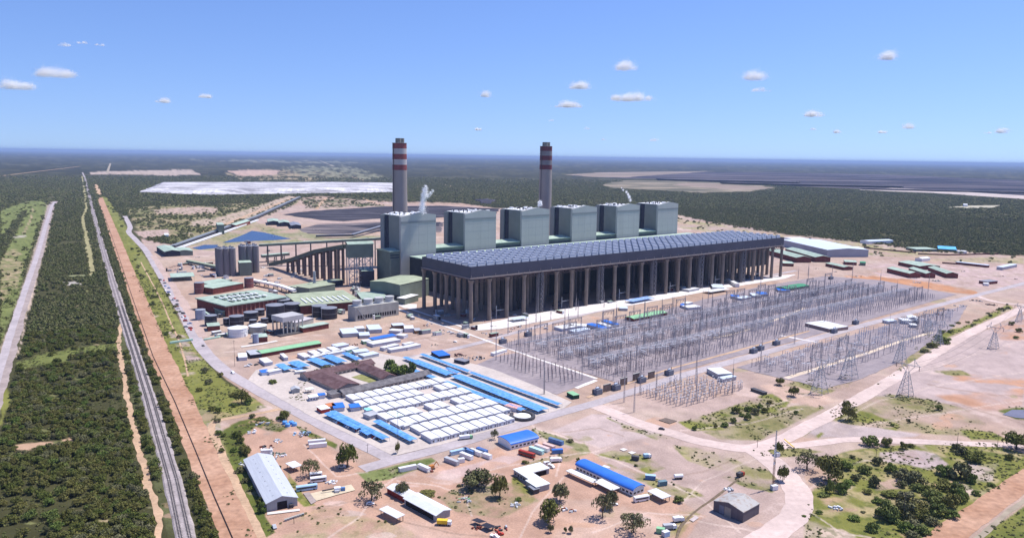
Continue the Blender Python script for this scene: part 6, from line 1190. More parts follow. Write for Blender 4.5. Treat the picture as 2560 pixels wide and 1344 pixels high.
# yellow boom barrier, poles, radio mast
t = thing('boom_barrier', 'yellow boom barrier lying open at the dirt road junction', 'barrier', P(1985, 1121)); q = P(1960, 1102) - P(1985, 1121); MB().box(-.3, -.3, 0, .3, .3, 1.1).build('post', m_dsteel, t); MB().bar((0, 0, 1.0), (q.x, q.y, 1.6), .22).build('boom', M('yellow_boom', (.8, .55, .04), .1, .3), t)
def pole(px, py, top, label, arm=True, group='poles'):
    p = P(px, py); h = hgt(p, top); t = thing('utility_pole', label, 'pole', p, .4, group); MB().cyl(0, 0, 0, h, .16, .1, 8).build('pole', M('pole_wood', (.14, .11, .10), .1, .3), t); MB().box(-1.1, -.08, h - .9, 1.1, .08, h - .7).build('crossarm', MATS['pole_wood'], t)
for x, y, tp, lb in ((2392, 1118, 1080, 'wooden pole beside the dirt road, right of the round bushes'), (2493, 1119, 1084, 'wooden pole near the spreading tree at the right edge'), (2190, 1143, 1122, 'wooden pole left of the pale clearing in the thicket'), (2258, 1295, 1230, 'tall grey pole inside the south east thicket'), (995, 1112, 1028, 'tall thin lamp pole at the camp gate corner'), (919, 1130, 1108, 'short pole at the west road junction'), (587, 915, 850, 'tall thin pole at the left end of the middle yard'), (1893, 1118, 1098, 'short pole where the dirt roads meet'), (1361, 985, 950, 'thin pole at the near corner of the lilac gravel'), (735, 1308, 1290, 'short pole below the warehouse door')):
    pole(x, y, tp, lb)
def lattice(b, h, w0, w1, n, r, legs_only=False):
    pt = lambda i, k: Vector(((w0 + (w1 - w0) * i / n) / 2 * (1, 1, -1, -1)[k], (w0 + (w1 - w0) * i / n) / 2 * (1, -1, -1, 1)[k], h * i / n))
    for k in range(4):
        b.bar(pt(0, k), pt(n, k), r)
        for i in range(n): b.bar(pt(i, k), pt(i + 1, (k + 1) % 4), r * .6); b.bar(pt(i + 1, k), pt(i + 1, (k + 1) % 4), r * .5)
    return b
p = P(1932, 1220); h = hgt(p, 1075); t = thing('radio_mast', 'slim red and grey lattice radio mast above the dirt road junction', 'mast', p, .3)
lattice(MB(), h * .5, .9, .8, 14, .05).build('lower_lattice', M('mast_rust', (.22, .10, .07), .2, .3), t); o = lattice(MB(), h * .5, .8, .35, 14, .045).build('upper_lattice', m_steel, t, (0, 0, h * .5 + .02))
for z in (.42, .55, .62): MB().box(-.9, -.9, h * z, -.62, -.2, h * z + 1.6).box(.62, .2, h * z, .9, .9, h * z + 1.6).build('antenna', m_white, t)

# ------------------------------------------------------------------ switchyard
SA = R(39.6); SU = Vector((math.cos(SA), math.sin(SA), 0)); SV = Vector((-SU.y, SU.x, 0)); S0 = P(1490, 950)
m_post = M('switch_steel', (.36, .33, .335), .15, .4, .6, .3, rand=.15); m_ins = M('insulator_grey', (.62, .61, .62), .1, .5, .4, .4); m_inb = M('insulator_brown', (.16, .10, .10), .2, .5, .4, .4); m_alu = M('aluminium_tube', (.62, .63, .66), .06, .4, .4, .5)
yard1 = [(1250, 866), (1320, 846), (1450, 818), (1600, 795), (1760, 756), (1900, 724), (2060, 698), (2200, 704), (2385, 737), (2300, 760), (2100, 820), (1900, 877), (1700, 927), (1568, 962), (1500, 942), (1400, 900)]
yard_l = [(1240, 905), (1290, 888), (1420, 926), (1455, 948), (1420, 966), (1360, 952), (1300, 930)]
yard2 = [(1850, 918), (1960, 890), (2150, 838), (2300, 795), (2400, 770), (2370, 815), (2330, 838), (2245, 893), (2150, 935), (2060, 958), (1960, 935)]
yard3 = [(1540, 1002), (1620, 975), (1700, 952), (1790, 955), (1860, 968), (1850, 985), (1760, 1010), (1670, 1035), (1620, 1030)]
relay = [(2005, 800), (2110, 800), (2110, 832), (2070, 835), (2005, 815)]
def make_post(h, ins):
    b = MB(); b.box(-.3, -.3, 0, .3, .3, .4)
    for x, y in ((-.35, -.35), (.35, -.35), (.35, .35), (-.35, .35)): b.bar((x, y, .4), (x * .6, y * .6, h), .06)
    b.box(-.4, -.4, h, .4, .4, h + .2)
    return b
def ins_mb(h, hi):
    b = MB(); n = 4
    for i in range(n): b.cyl(0, 0, h + .2 + hi * i / n, h + .2 + hi * (i + .7) / n, .24, .15, 8, cap=False)
    b.cyl(0, 0, h + .2 + hi, h + .5 + hi, .45, n=8); return b
spots = []
rk = random.Random(23)
def visible_ok(p, poly): return inside(proj((p.x, p.y, 0)), poly) and not inside(proj((p.x, p.y, 3)), relay)
for v in (-9, -4, 2, 8, 15, 24, 30, 37, 45, 52, 60, 66, 74, 82, 89, 96, 104, 112, 119, 126, 132):
    for k in range(-14, 120):
        bay = k % 4
        if bay == 3: continue
        u = k * 5.6 + rk.uniform(-.4, .4)
        if rk.random() < .2: continue
        for dv in ((0,) if v % 2 else (0, 2.6)):
            p = S0 + SU * u + SV * (v + dv)
            if visible_ok(p, yard1): spots.append((p, 'a' if (v in (24, 30, 60, 66, 96, 104)) else 'b'))
for v in range(-4, 110, 5):
    for k in range(-26, 0):
        p = S0 + SU * (k * 4.4) + SV * v
        if visible_ok(p, yard_l) and rk.random() < .75: spots.append((p, 'b'))
for v in range(-110, 0, 9):
    for k in range(20, 110):
        p = S0 + SU * (k * 6.5 + rk.uniform(-1, 1)) + SV * (v + rk.uniform(-1, 1))
        if visible_ok(p, yard2) and rk.random() < .62: spots.append((p, rk.choice('ab')))
for v in range(-90, 10, 5):
    for k in range(0, 70):
        p = S0 + SU * (k * 3.6 + rk.uniform(-.8, .8)) + SV * (v + rk.uniform(-1, 1))
        if visible_ok(p, yard3) and rk.random() < .85: spots.append((p, 'c'))
spots.sort(key=lambda s: s[0].length)
def make_sw(kind):
    if kind == 'b':
        t = thing('switchyard_post', '', 'switchgear post', (0, 0, 0), SA, 'insulator posts of the switchyard'); make_post(3.6, 0).build('stand', m_post, t); ins_mb(3.6, 2.6).build('insulator', m_inb, t); return t
    if kind == 'c':
        t = thing('switchyard_unit', '', 'switchgear unit', (0, 0, 0), SA, 'low switchgear of the small yard'); b = make_post(2.6, 0); b.build('stand', m_post, t); b = ins_mb(2.6, 2.9); b.box(-1.3, -.14, 6.0, 1.3, .14, 6.25); b.build('insulator', m_ins, t); return t
    t = thing('disconnector', '', 'switchgear', (0, 0, 0), SA, 'disconnectors of the switchyard'); b = MB()
    for y in (-2.4, 0, 2.4): b.box(-.11, y - .11, 0, .11, y + .11, 4.4); MB().cyl(0, y, 4.62, 7.0, .24, .16, 8).build('insulator', m_ins, t)
    b.box(-.25, -2.8, 4.41, .25, 2.8, 4.6); b.build('stand', m_post, t); MB().box(-2.6, -.2, 7.02, 2.6, .2, 7.3).box(-.12, -2.6, 6.9, .12, 2.6, 7.0).build('blade', m_alu, t); return t
lab = {'a': 'three legged grey disconnector with a bright bar on top, on the lilac gravel', 'b': 'slim grey insulator post standing in rows on the lilac gravel', 'c': 'short white topped switchgear post in the small sandy yard below the road'}
protos = {}; cnt = {'a': 0, 'b': 0, 'c': 0}; stuff = {'a': MB(), 'b': MB(), 'c': MB()}
for p, k in spots:
    cnt[k] += 1
    if cnt[k] <= 290:
        if k not in protos: t = protos[k] = make_sw(k); t.location = p; t['label'] = lab[k]
        else: dup(protos[k], p, SA + rnd.uniform(-.03, .03), scale=(1, 1, rnd.uniform(.85, 1.15)))
    else:
        b = stuff[k]; c, s = SU.x, SU.y; x, y = p.x, p.y; z = rk.uniform(.85, 1.2)
        if k == 'a':
            for yy in (-2.4, 0, 2.4): b.box(x - s * yy - .17, y + c * yy - .17, 0, x - s * yy + .17, y + c * yy + .17, 6.8 * z)
            b.bar((x + s * 2.9, y - c * 2.9, 7.1 * z), (x - s * 2.9, y + c * 2.9, 7.1 * z), .18)
        else: b.box(x - .17, y - .17, 0, x + .17, y + .17, 6.3 * z if k == 'b' else 4.6)
for k, b in stuff.items():
    if b.v:
        o = b.build({'a': 'disconnector', 'b': 'switchyard_post', 'c': 'switchyard_unit'}[k], m_ins if k == 'a' else m_post); tag(o, {'a': 'far rows of pale disconnectors on the lilac gravel towards the workshops', 'b': 'far rows of thin grey posts on the lilac gravel towards the workshops', 'c': 'remaining low switchgear of the small yard'}[k], 'switchgear', None, 'stuff')
print('switch', cnt)
# gantries: two tapering lattice columns and a lattice beam
def make_gantry(h, span):
    t = thing('switchyard_gantry', '', 'gantry', (0, 0, 0), SA, 'lattice gantries of the switchyard')
    for x in (0, span): lattice(MB(), h, 1.5, .7, 6, .08).build('column', m_post, t, (x, 0, 0)); 
    b = MB()
    for y, z in ((-.6, h - 1.4), (.6, h - 1.4), (-.6, h - .1), (.6, h - .1)): b.bar((-.8, y, z), (span + .8, y, z), .08)
    n = 10
    for i in range(n): x0, x1 = span * i / n, span * (i + 1) / n; b.bar((x0, -.6, h - 1.4), (x1, -.6, h - .1), .07); b.bar((x0, .6, h - .1), (x1, .6, h - 1.4), .07)
    b.build('beam', m_post, t)
    for q in (.2, .5, .8): MB().bar((span * q, 0, h - 1.5), (span * q, .8, h - 4.2), .16).build('insulator_string', m_inb, t)
    return t
g0 = None; gl = 0
for v, yd in ((2, yard1), (35, yard1), (54, yard1), (72, yard1), (90, yard1), (118, yard1), (134, yard1), (-24, yard2), (-52, yard2), (-80, yard2)):
    for k in range(-2, 26):
        u = k * 25 + (6 if v < 0 else 0) + rk.uniform(-3, 3); p = S0 + SU * u + SV * v; q = p + SU * 17
        if not (visible_ok(p, yd) and visible_ok(q, yd)) or rk.random() < .5: continue
        if g0 is None: g0 = make_gantry(17, 17); t = g0; t.location = p
        else: t = dup(g0, p, SA)
        t.scale.z = rk.uniform(.85, 1.15); t['label'] = ('tall lattice gantry spanning a bay of the large lilac gravel yard' if v > 0 else 'tall lattice gantry spanning a bay of the yard east of the station road'); gl += 1
mast0 = None
def mast(p, s, lb):
    global mast0
    if mast0 is None:
        mast0 = t = thing('lightning_mast', '', 'mast', p, SA, 'lightning masts'); lattice(MB(), 22, 1.0, .5, 10, .055).build('lattice', m_post, t); MB().bar((0, 0, 22), (0, 0, 30), .12, .05).build('spike', m_post, t)
    else: t = dup(mast0, p, SA)
    t.scale = (1, 1, s); t['label'] = lb
for x, y in ((1322, 880), (1360, 985), (1240, 900), (1228, 840), (1270, 835), (1505, 905), (1600, 985), (1560, 1005), (1640, 990), (1700, 960), (1740, 945), (1395, 905), (1455, 950), (1590, 925), (1690, 900), (1800, 880), (1880, 850), (1765, 830), (1960, 840), (1986, 860), (2060, 812), (2150, 780), (2240, 750), (2320, 730), (2200, 715), (2130, 700), (2020, 705), (1900, 740), (1780, 770), (1680, 790), (1610, 800), (1540, 815), (1420, 835), (1350, 855), (2090, 905), (2172, 880), (2220, 860), (1900, 930), (1830, 985), (1740, 1000), (1585, 1030)):
    mast(P(x, y), rk.uniform(.8, 1.1), 'thin lattice lightning mast rising above the switchyard posts')
for x, y in ((1377, 800), (1340, 806), (1412, 800), (1445, 792), (1507, 806), (1541, 800), (1584, 790), (1612, 786), (1655, 776), (1684, 772), (1712, 766), (1755, 772), (1770, 758), (1510, 768), (1440, 776), (1315, 825), (1995, 698), (2020, 690), (2080, 692)):
    mast(P(x, y), rk.uniform(.55, .75), 'thin lattice mast along the road between condenser and switchyard')
# bright tubular busbars along the rows
for i, v in enumerate((27, 32, 63, 69, 99, 107)):
    us = [k for k in range(-60, 660, 6) if visible_ok(S0 + SU * k + SV * v, yard1)]
    if len(us) < 4: continue
    u0, u1 = us[0], us[-1]; p = S0 + SU * u0 + SV * v; L = u1 - u0; t = thing('busbar', '%s of six bright busbar lines running along the large switchyard' % ['first (nearest the road)', 'second', 'third', 'fourth', 'fifth', 'sixth (nearest the condenser)'][i], 'busbar', p, SA, 'busbar lines')
    for y in (-1.5, 0, 1.5): MB().box(0, y - .07, 9.4, L, y + .07, 9.54).build('tube', m_alu, t)
    for k in range(int(L / 14) + 1):
        s = MB(); s.box(k * 14 - .12, -.12, 0, k * 14 + .12, .12, 7.4); s.box(k * 14 - .1, -1.7, 7.41, k * 14 + .1, 1.7, 7.6); [s.cyl(k * 14, y, 7.61, 9.39, .2, n=6) for y in (-1.5, 0, 1.5)]; s.build('support', m_post, t)
def xfmr(px, py, label, wall=True):
    t = thing('transformer', label, 'transformer', P(px, py), SA, 'switchyard transformers'); MB().box(-3.2, -2, .3, 3.2, 2, 4.4).build('tank', M('xfmr_grey', (.16, .17, .21), .1, .3), t); c = MB()
    for q in (-2, 0, 2): c.cyl(q, 0, 4.41, 7.2, .32, .18, 8)
    c.build('bushing', m_inb, t); MB().box(-3.4, 2.1, .5, 3.4, 3.3, 3.9).build('radiator', m_dsteel, t); MB().extr([(.7 * math.cos(R(a_)), 5.6 + .7 * math.sin(R(a_))) for a_ in range(0, 360, 45)], 'x', -2.6, .4).build('conservator', m_bwhite, t)
for i, (x, y) in enumerate(((1605, 955), (1674, 937), (1495, 985), (1541, 974), (1902, 875), (1885, 882), (1942, 862), (1321, 840), (2086, 832), (2140, 810), (2290, 810), (1258, 858), (2035, 740), (2078, 698))):
    xfmr(x, y, 'dark transformer ' + ['in front of the second brown wall by the station road', 'at the right of the four by the station road', 'leftmost by the station road corner', 'second by the station road corner', 'in the middle of the yard edge, right one of a pair', 'in the middle of the yard edge, left one of a pair', 'right of the pair at the yard edge', 'at the near left corner by the condenser road', 'below the long relay building', 'right of the long relay building', 'by the white sheds at the station road', 'at the left end of the large yard', 'deep in the rear rows', 'at the far edge near the brown bank'][i])
for x, y, lb in ((1559, 962, 'brown blast wall right of the leftmost transformers'), (1517, 978, 'brown blast wall between the two leftmost transformers'), (1628, 945, 'brown blast wall between the middle transformers'), (1590, 950, 'brown blast wall left of the middle transformer')):
    t = thing('blast_wall', lb, 'wall', P(x, y), SA); MB().box(-4, -.4, 0, 4, .4, 6).build('wall', M('blast_brown', (.17, .125, .11), .15, .3), t); MB().box(-4.2, -.5, 6.01, 4.2, .5, 6.3).build('coping', m_conc2, t)
# power line pylons
def pylon(px, py, top, label, rz):
    p = P(px, py); h = hgt(p, top); t = thing('pylon', label, 'pylon', p, rz, 'power line pylons'); b = lattice(MB(), h * .62, h * .30, h * .075, 6, .16); b.build('body', m_steel, t); c = MB()
    for s in (-1, 1): c.bar((s * h * .03, 0, h * .62), (s * h * .17, 0, h * .80), .15); c.bar((s * h * .03, 0, h * .62), (s * h * .03, 0, h * .8), .1); c.bar((s * h * .17, 0, h * .8), (s * h * .14, 0, h), .14); c.bar((s * h * .24, 0, h * .84), (s * h * .14, 0, h), .12)
    c.bar((-h * .32, 0, h * .82), (h * .32, 0, h * .82), .18); c.bar((-h * .30, 0, h * .82), (-h * .14, 0, h * .92), .1); c.bar((h * .30, 0, h * .82), (h * .14, 0, h * .92), .1); c.bar((-h * .17, .3, h * .8), (h * .17, .3, h * .8), .12)
    c.build('crossarm', m_steel, t)
    for x in (-.28, 0, .28): MB().bar((h * x, 0, h * .815), (h * x, 0, h * .70), .16).build('insulator_string', m_inb, t)
for x, y, tp, lb in ((2263, 988, 893, 'lattice pylon beside the dirt road, nearest one with its feet in pink soil'), (2483, 870, 806, 'lattice pylon beyond the dirt road at the right edge field'), (2048, 982, 880, 'lattice pylon at the near left corner of the eastern yard'), (2250, 905, 826, 'lattice pylon at the end of the cream concrete strip'), (2548, 802, 757, 'lattice pylon farthest right by the dirt road'), (2122, 945, 838, 'slim lattice pylon inside the eastern yard'), (2345, 862, 800, 'lattice pylon by the grey thicket at the end of the eastern yard'), (2320, 830, 775, 'lattice pylon behind the grey thicket')):
    pylon(x, y, tp, lb, SA + R(90))

# conductors sagging between the pylons along the dirt road
def wires(a, b, label):
    pa, ta = P(a[0], a[1]), hgt(P(a[0], a[1]), a[2]); pb, tb = P(b[0], b[1]), hgt(P(b[0], b[1]), b[2]); t = thing('power_line', label, 'power line', (pa.x, pa.y, 0), 0, 'power lines between the pylons'); d = (pb - pa).normalized(); n = Vector((-d.y, d.x, 0))
    for f in (-.28, 0, .28):
        m_ = MB(); p0 = n * f * ta + Vector((0, 0, ta * .70)); p1 = pb - pa + n * f * tb + Vector((0, 0, tb * .70)); q = p0
        for i in range(1, 13): u = i / 12; r_ = p0.lerp(p1, u) - Vector((0, 0, 4 * u * (1 - u) * (pb - pa).length * .03)); m_.bar(q, r_, .05); q = r_
        m_.build('conductor', m_dsteel, t)
wires((2263, 988, 893), (2483, 870, 806), 'three sagging wires between the two pylons beside the pink field'); wires((2483, 870, 806), (2548, 802, 757), 'three sagging wires running on to the farthest pylon by the dirt road'); wires((2048, 982, 880), (2250, 905, 826), 'three sagging wires over the cream concrete strip'); wires((2250, 905, 826), (2345, 862, 800), 'three sagging wires reaching the pylon by the grey thicket')

# ------------------------------------------------------------------ trees and bush
def leaf_mat(name, a, b, rand=.35):
    m = bpy.data.materials.new(name); m.use_nodes = True; t = m.node_tree; p = t.nodes['Principled BSDF']; p.inputs['Roughness'].default_value = .75; p.inputs['Specular IOR Level'].default_value = .12
    oi = t.nodes.new('ShaderNodeObjectInfo'); x = t.nodes.new('ShaderNodeMix'); x.data_type = 'RGBA'; x.inputs[6].default_value = (*a, 1); x.inputs[7].default_value = (*b, 1); t.links.new(oi.outputs['Random'], x.inputs[0])
    va = t.nodes.new('ShaderNodeVertexColor'); va.layer_name = 'leaf'
    y = t.nodes.new('ShaderNodeMix'); y.data_type = 'RGBA'; y.blend_type = 'MULTIPLY'; y.inputs[0].default_value = 1
    t.links.new(x.outputs[2], y.inputs[6]); t.links.new(va.outputs[0], y.inputs[7]); t.links.new(y.outputs[2], p.inputs['Base Color'])
    return m
m_leaf = leaf_mat('bush_leaf', (.105, .125, .026), (.18, .165, .05)); m_leaf2 = leaf_mat('olive_leaf', (.14, .14, .06), (.19, .18, .09)); m_leaf3 = leaf_mat('fresh_leaf', (.12, .17, .035), (.17, .19, .055)); m_leaf4 = leaf_mat('plain_leaf', (.15, .17, .055), (.20, .20, .075)); m_leaf5 = leaf_mat('plain_leaf_olive', (.17, .175, .07), (.22, .205, .09)); m_bark = M('bark', (.10, .075, .055), .2, .6)
def crown_mesh(name, seed, lobes, leaves, size, flat=.7, base=.35, m=m_leaf, spread=1.0):
    "leaf clusters on the shells of many small lobes: crown of radius 1, resting above z = base"
    rj = np.random.default_rng(seed); V = []; C = []
    cen = []
    for i in range(lobes):
        a = rj.uniform(0, 6.283); r = spread * math.sqrt(rj.uniform(0, 1)) * .72; z = base + flat * (rj.uniform(.25, 1) * math.sqrt(max(0.05, 1 - (r / .95) ** 2)))
        cen.append((r * math.cos(a), r * math.sin(a), z, rj.uniform(.22, .40), rj.uniform(.75, 1.2)))
    for i in range(leaves):
        cx, cy_, cz, cr, sh = cen[i % lobes]; d = rj.normal(size=3); d /= np.linalg.norm(d); d[2] = abs(d[2]) * .9 - .25 if rj.random() < .75 else d[2]; d /= np.linalg.norm(d)
        p = np.array([cx, cy_, cz]) + d * cr * rj.uniform(.75, 1.1) * np.array([1, 1, .8]); n = d + rj.normal(size=3) * .45; n /= np.linalg.norm(n)
        t1 = np.cross(n, rj.normal(size=3)); t1 /= np.linalg.norm(t1); t2 = np.cross(n, t1); s = size * rj.uniform(.6, 1.3)
        V += [p + t1 * s + t2 * s * .2, p + t2 * s, p - t1 * s - t2 * s * .1, p - t2 * s]; C += [sh * rj.uniform(.8, 1.2)] * 4
    V = np.array(V, np.float32); n = len(V) // 4; me = bpy.data.meshes.new(name); me.vertices.add(len(V)); me.vertices.foreach_set('co', V.ravel()); me.loops.add(len(V)); me.polygons.add(n)
    me.loops.foreach_set('vertex_index', np.arange(len(V), dtype=np.int32)); me.polygons.foreach_set('loop_start', np.arange(0, len(V), 4, dtype=np.int32))
    at = me.color_attributes.new('leaf', 'FLOAT_COLOR', 'POINT'); c = np.ones((len(V), 4), np.float32); c[:, :3] = np.array(C, np.float32)[:, None]; at.data.foreach_set('color', c.ravel())
    me.update(calc_edges=True); me.materials.append(m); return me
def trunk_mesh(name, seed, h, r, limbs, base_split=.35, reach=.6):
    rj = random.Random(seed); b = MB(); k = Vector((rj.uniform(-.05, .05), rj.uniform(-.05, .05), h * base_split)); b.bar((0, 0, -.02), k, r, r * .75)
    for i in range(limbs):
        a = 6.283 * i / limbs + rj.uniform(-.4, .4); q = Vector((reach * .5 * math.cos(a), reach * .5 * math.sin(a), h * rj.uniform(.6, .8))); e = Vector((reach * math.cos(a), reach * math.sin(a), h * rj.uniform(.85, 1.1))); b.bar(k, q, r * .6, r * .4); b.bar(q, e, r * .4, r * .15)
    me = bpy.data.meshes.new(name); me.from_pydata(b.v, [], b.f); me.materials.append(m_bark); me.update(); return me
bushes = [crown_mesh('crown', 40 + i, 16, 1500, .064, .75, .12, (m_leaf, m_leaf, m_leaf2, m_leaf3, m_leaf)[i]) for i in range(5)]
tmesh = [trunk_mesh('trunk', 60 + i, .75, .05, 4, .3) for i in range(3)]
def new_tree(name, label, cat, loc, s, cm, tm, group, hz=1.0, rz=None):
    t = thing(name, label, cat, loc, rnd.uniform(0, 6.28) if rz is None else rz, group); t.scale = (s * rnd.uniform(.9, 1.1), s * rnd.uniform(.9, 1.1), s * hz)
    c = bpy.data.objects.new('crown', cm); col.objects.link(c); c.parent = t
    k = bpy.data.objects.new('trunk', tm); col.objects.link(k); k.parent = t
    return t
# scattered points over the bush, thinned by the cover map of the ground sheet
def tree_cover(x, y):
    r = np.hypot(x, y); dy = CAMZ * FPX / r; i = np.clip(np.searchsorted(GDY, dy), 0, len(GDY) - 1); j = np.clip(np.round((np.arctan2(x, y) - GAZ[0]) / (GAZ[1] - GAZ[0])).astype(int), 0, len(GAZ) - 1)
    return TREE.reshape(len(GDY), len(GAZ))[i, j]
road_px = [([(250, 494), (300, 625), (340, 730), (398, 880), (452, 1000), (505, 1130), (560, 1250), (602, 1344), (680, 1520)], 10.8), ([(206, 431), (213, 446), (240, 560), (262, 640), (300, 765), (340, 890), (373, 995), (400, 1090), (432, 1200), (463, 1344), (500, 1500)], 6.6), ([(238, 461), (243, 470), (249, 488)], 12),
    ([(304, 800), (297, 850), (303, 900), (310, 945), (316, 990), (326, 1040), (338, 1080), (344, 1120), (360, 1165), (372, 1205), (385, 1250), (398, 1290), (402, 1344), (405, 1420)], 4.2), ([(205, 440), (211, 480), (216, 520), (207, 545), (214, 580), (225, 640), (232, 680)], 5.5), ([(140, 503), (130, 512), (124, 530), (116, 560), (103, 610), (92, 650), (72, 715), (52, 775), (36, 830), (18, 890), (-8, 985), (-40, 1100)], 11), ([(312, 540), (325, 566), (322, 580), (340, 600), (366, 628)], 9)]
solid_px = [[(345, 482), (520, 489), (700, 486), (850, 484), (990, 482), (1010, 460), (860, 457), (600, 457), (400, 457)], [(690, 538), (780, 525), (960, 514), (1100, 512), (1260, 520), (1240, 540), (960, 550), (800, 556)], [(1410, 437), (1500, 430), (1700, 428), (1900, 428), (2200, 434), (2440, 444), (2700, 456), (2700, 502), (2560, 494), (2400, 486), (2200, 476), (2000, 468), (1880, 454), (1700, 450), (1560, 448), (1480, 443)], [(1500, 462), (1560, 450), (1680, 450), (1800, 454), (1940, 466), (1940, 474), (1880, 480), (1760, 484), (1620, 476), (1530, 472)], [(2360, 520), (2420, 513), (2515, 512), (2480, 521)], [(2130, 474), (2230, 468), (2330, 472), (2480, 482), (2640, 492), (2640, 506), (2480, 494), (2330, 484), (2220, 480)]]
def points(d0, d1, pitch, az0, az1, seed):
    rj = np.random.default_rng(seed); xm = d1 * math.sin(R(az1)); x0 = d1 * math.sin(R(az0)); y1 = d1; y0 = d0 * .7
    gx_, gy_ = np.meshgrid(np.arange(x0, xm, pitch), np.arange(y0, y1, pitch)); x = (gx_ + rj.uniform(-.48, .48, gx_.shape) * pitch).ravel(); y = (gy_ + rj.uniform(-.48, .48, gy_.shape) * pitch).ravel()
    r = np.hypot(x, y); a = np.degrees(np.arctan2(x, y)); k = (r >= d0) & (r < d1) & (a > az0) & (a < az1); x, y = x[k], y[k]
    k = rj.random(len(x)) < tree_cover(x, y) * .97; x, y = x[k], y[k]
    clump = fbm(x, y, 60, 3, 31); k = clump + rj.uniform(0, .35, len(x)) > .50; x, y = x[k], y[k]
    keep = np.ones(len(x), bool)
    for px, hw in road_px:
        q = [P(*a_) for a_ in px]
        for a_, b_ in zip(q, q[1:]):
            L2 = (b_ - a_).length_squared; t_ = np.clip(((x - a_.x) * (b_.x - a_.x) + (y - a_.y) * (b_.y - a_.y)) / L2, 0, 1); keep &= np.hypot(x - a_.x - t_ * (b_.x - a_.x), y - a_.y - t_ * (b_.y - a_.y)) > hw
    for poly in solid_px:
        q = [P(*a_) for a_ in poly]; ins = np.zeros(len(x), bool)
        for i in range(len(q)):
            a_, b_ = q[i - 1], q[i]
            if a_.y != b_.y: ins ^= ((a_.y > y) != (b_.y > y)) & (x < (b_.x - a_.x) * (y - a_.y) / (b_.y - a_.y) + a_.x)
        keep &= ~ins
    return x[keep], y[keep]
nx, ny = points(330, 900, 4.7, -40, 2, 1)
mx, my = points(900, 1700, 5.4, -40, 42, 2)
fx, fy = points(1700, 3000, 8.0, -39, 40, 3)
hx, hy = points(3000, 6600, 16.0, -38, 39, 4)
k = np.random.default_rng(8).random(len(hx)) < np.clip((6600 - np.hypot(hx, hy)) / 2400, 0, 1); hx, hy = hx[k], hy[k]
print('bush', len(nx), len(mx), len(fx), len(hx))
o_ = np.argsort(np.hypot(nx, ny)); nx, ny = nx[o_], ny[o_]
labels = ['dark green dome shaped bush tree in the near thicket between gravel road and railway', 'dense low bush tree in the near thicket between gravel road and railway', 'grey olive bush tree in the near thicket between gravel road and railway', 'fresh light green bush tree in the near thicket between gravel road and railway', 'ragged dark bush tree in the near thicket between gravel road and railway']
inview = [i for i in range(len(nx)) if -60 < proj((nx[i], ny[i], 2))[0] < 2600 and proj((nx[i], ny[i], 4))[1] < 1360]
solo = inview[:300]; ss = set(solo); tr0 = []
for i in solo:
    k = rnd.choice((0, 0, 1, 1, 2, 3, 4)); s = rnd.uniform(2.3, 4.3); tr0.append(new_tree('bush_tree', labels[k], 'tree', (nx[i], ny[i], 0), s, bushes[k], tmesh[k % 3], 'bush trees of the near thicket', rnd.uniform(.95, 1.35)))
srcs = []
for k in range(5):
    c = next(ch for t in tr0 for ch in t.children if ch.data == bushes[k]); srcs.append(c)
farm = [crown_mesh('crown', 90 + i, 9, 150, .17, .7, .08, (m_leaf4, m_leaf5, m_leaf4)[i]) for i in range(3)]
def scatter(name, label, x, y, smin, smax, src, seed, hz=(.95, 1.3)):
    n = len(x); me = bpy.data.meshes.new(name); me.vertices.add(n); me.vertices.foreach_set('co', np.stack([x, y, np.zeros(n)], 1).astype(np.float32).ravel()); rj = np.random.default_rng(seed)
    s = rj.uniform(smin, smax, n) ** 1.0; sc_ = np.stack([s, s, s * rj.uniform(hz[0], hz[1], n)], 1).astype(np.float32)
    a = me.attributes.new('sz', 'FLOAT_VECTOR', 'POINT'); a.data.foreach_set('vector', sc_.ravel()); a = me.attributes.new('turn', 'FLOAT', 'POINT'); a.data.foreach_set('value', rj.uniform(0, 6.28, n).astype(np.float32)); a = me.attributes.new('kd', 'INT', 'POINT'); a.data.foreach_set('value', rj.integers(0, len(src), n).astype(np.int32))
    o = bpy.data.objects.new(name, me); col.objects.link(o); g = bpy.data.node_groups.new(name, 'GeometryNodeTree'); g.interface.new_socket('Geometry', in_out='INPUT', socket_type='NodeSocketGeometry'); g.interface.new_socket('Geometry', in_out='OUTPUT', socket_type='NodeSocketGeometry')
    N = g.nodes; i_ = N.new('NodeGroupInput'); o2 = N.new('NodeGroupOutput'); ip = N.new('GeometryNodeInstanceOnPoints'); g2i = N.new('GeometryNodeGeometryToInstance')
    for ob in reversed(src):
        oi = N.new('GeometryNodeObjectInfo'); oi.inputs[0].default_value = ob; oi.inputs['As Instance'].default_value = False; gi = N.new('GeometryNodeGeometryToInstance'); g.links.new(oi.outputs['Geometry'], gi.inputs[0])
        if ob is src[-1]: jn = N.new('GeometryNodeJoinGeometry')
        g.links.new(gi.outputs[0], jn.inputs[0])
    def attr(nm, ty): q = N.new('GeometryNodeInputNamedAttribute'); q.data_type = ty; q.inputs[0].default_value = nm; return q.outputs[0]
    cb = N.new('ShaderNodeCombineXYZ'); g.links.new(attr('turn', 'FLOAT'), cb.inputs[2]); er = N.new('FunctionNodeEulerToRotation'); g.links.new(cb.outputs[0], er.inputs[0])
    g.links.new(i_.outputs[0], ip.inputs['Points']); g.links.new(jn.outputs[0], ip.inputs['Instance']); ip.inputs['Pick Instance'].default_value = True; g.links.new(attr('kd', 'INT'), ip.inputs['Instance Index']); g.links.new(er.outputs[0], ip.inputs['Rotation']); g.links.new(attr('sz', 'FLOAT_VECTOR'), ip.inputs['Scale']); g.links.new(ip.outputs[0], o2.inputs[0])
    md = o.modifiers.new('scatter', 'NODES'); md.node_group = g; N.remove(g2i); return tag(o, label, 'bush', None, 'stuff')
r_ = np.array([i for i in range(len(nx)) if i not in ss])
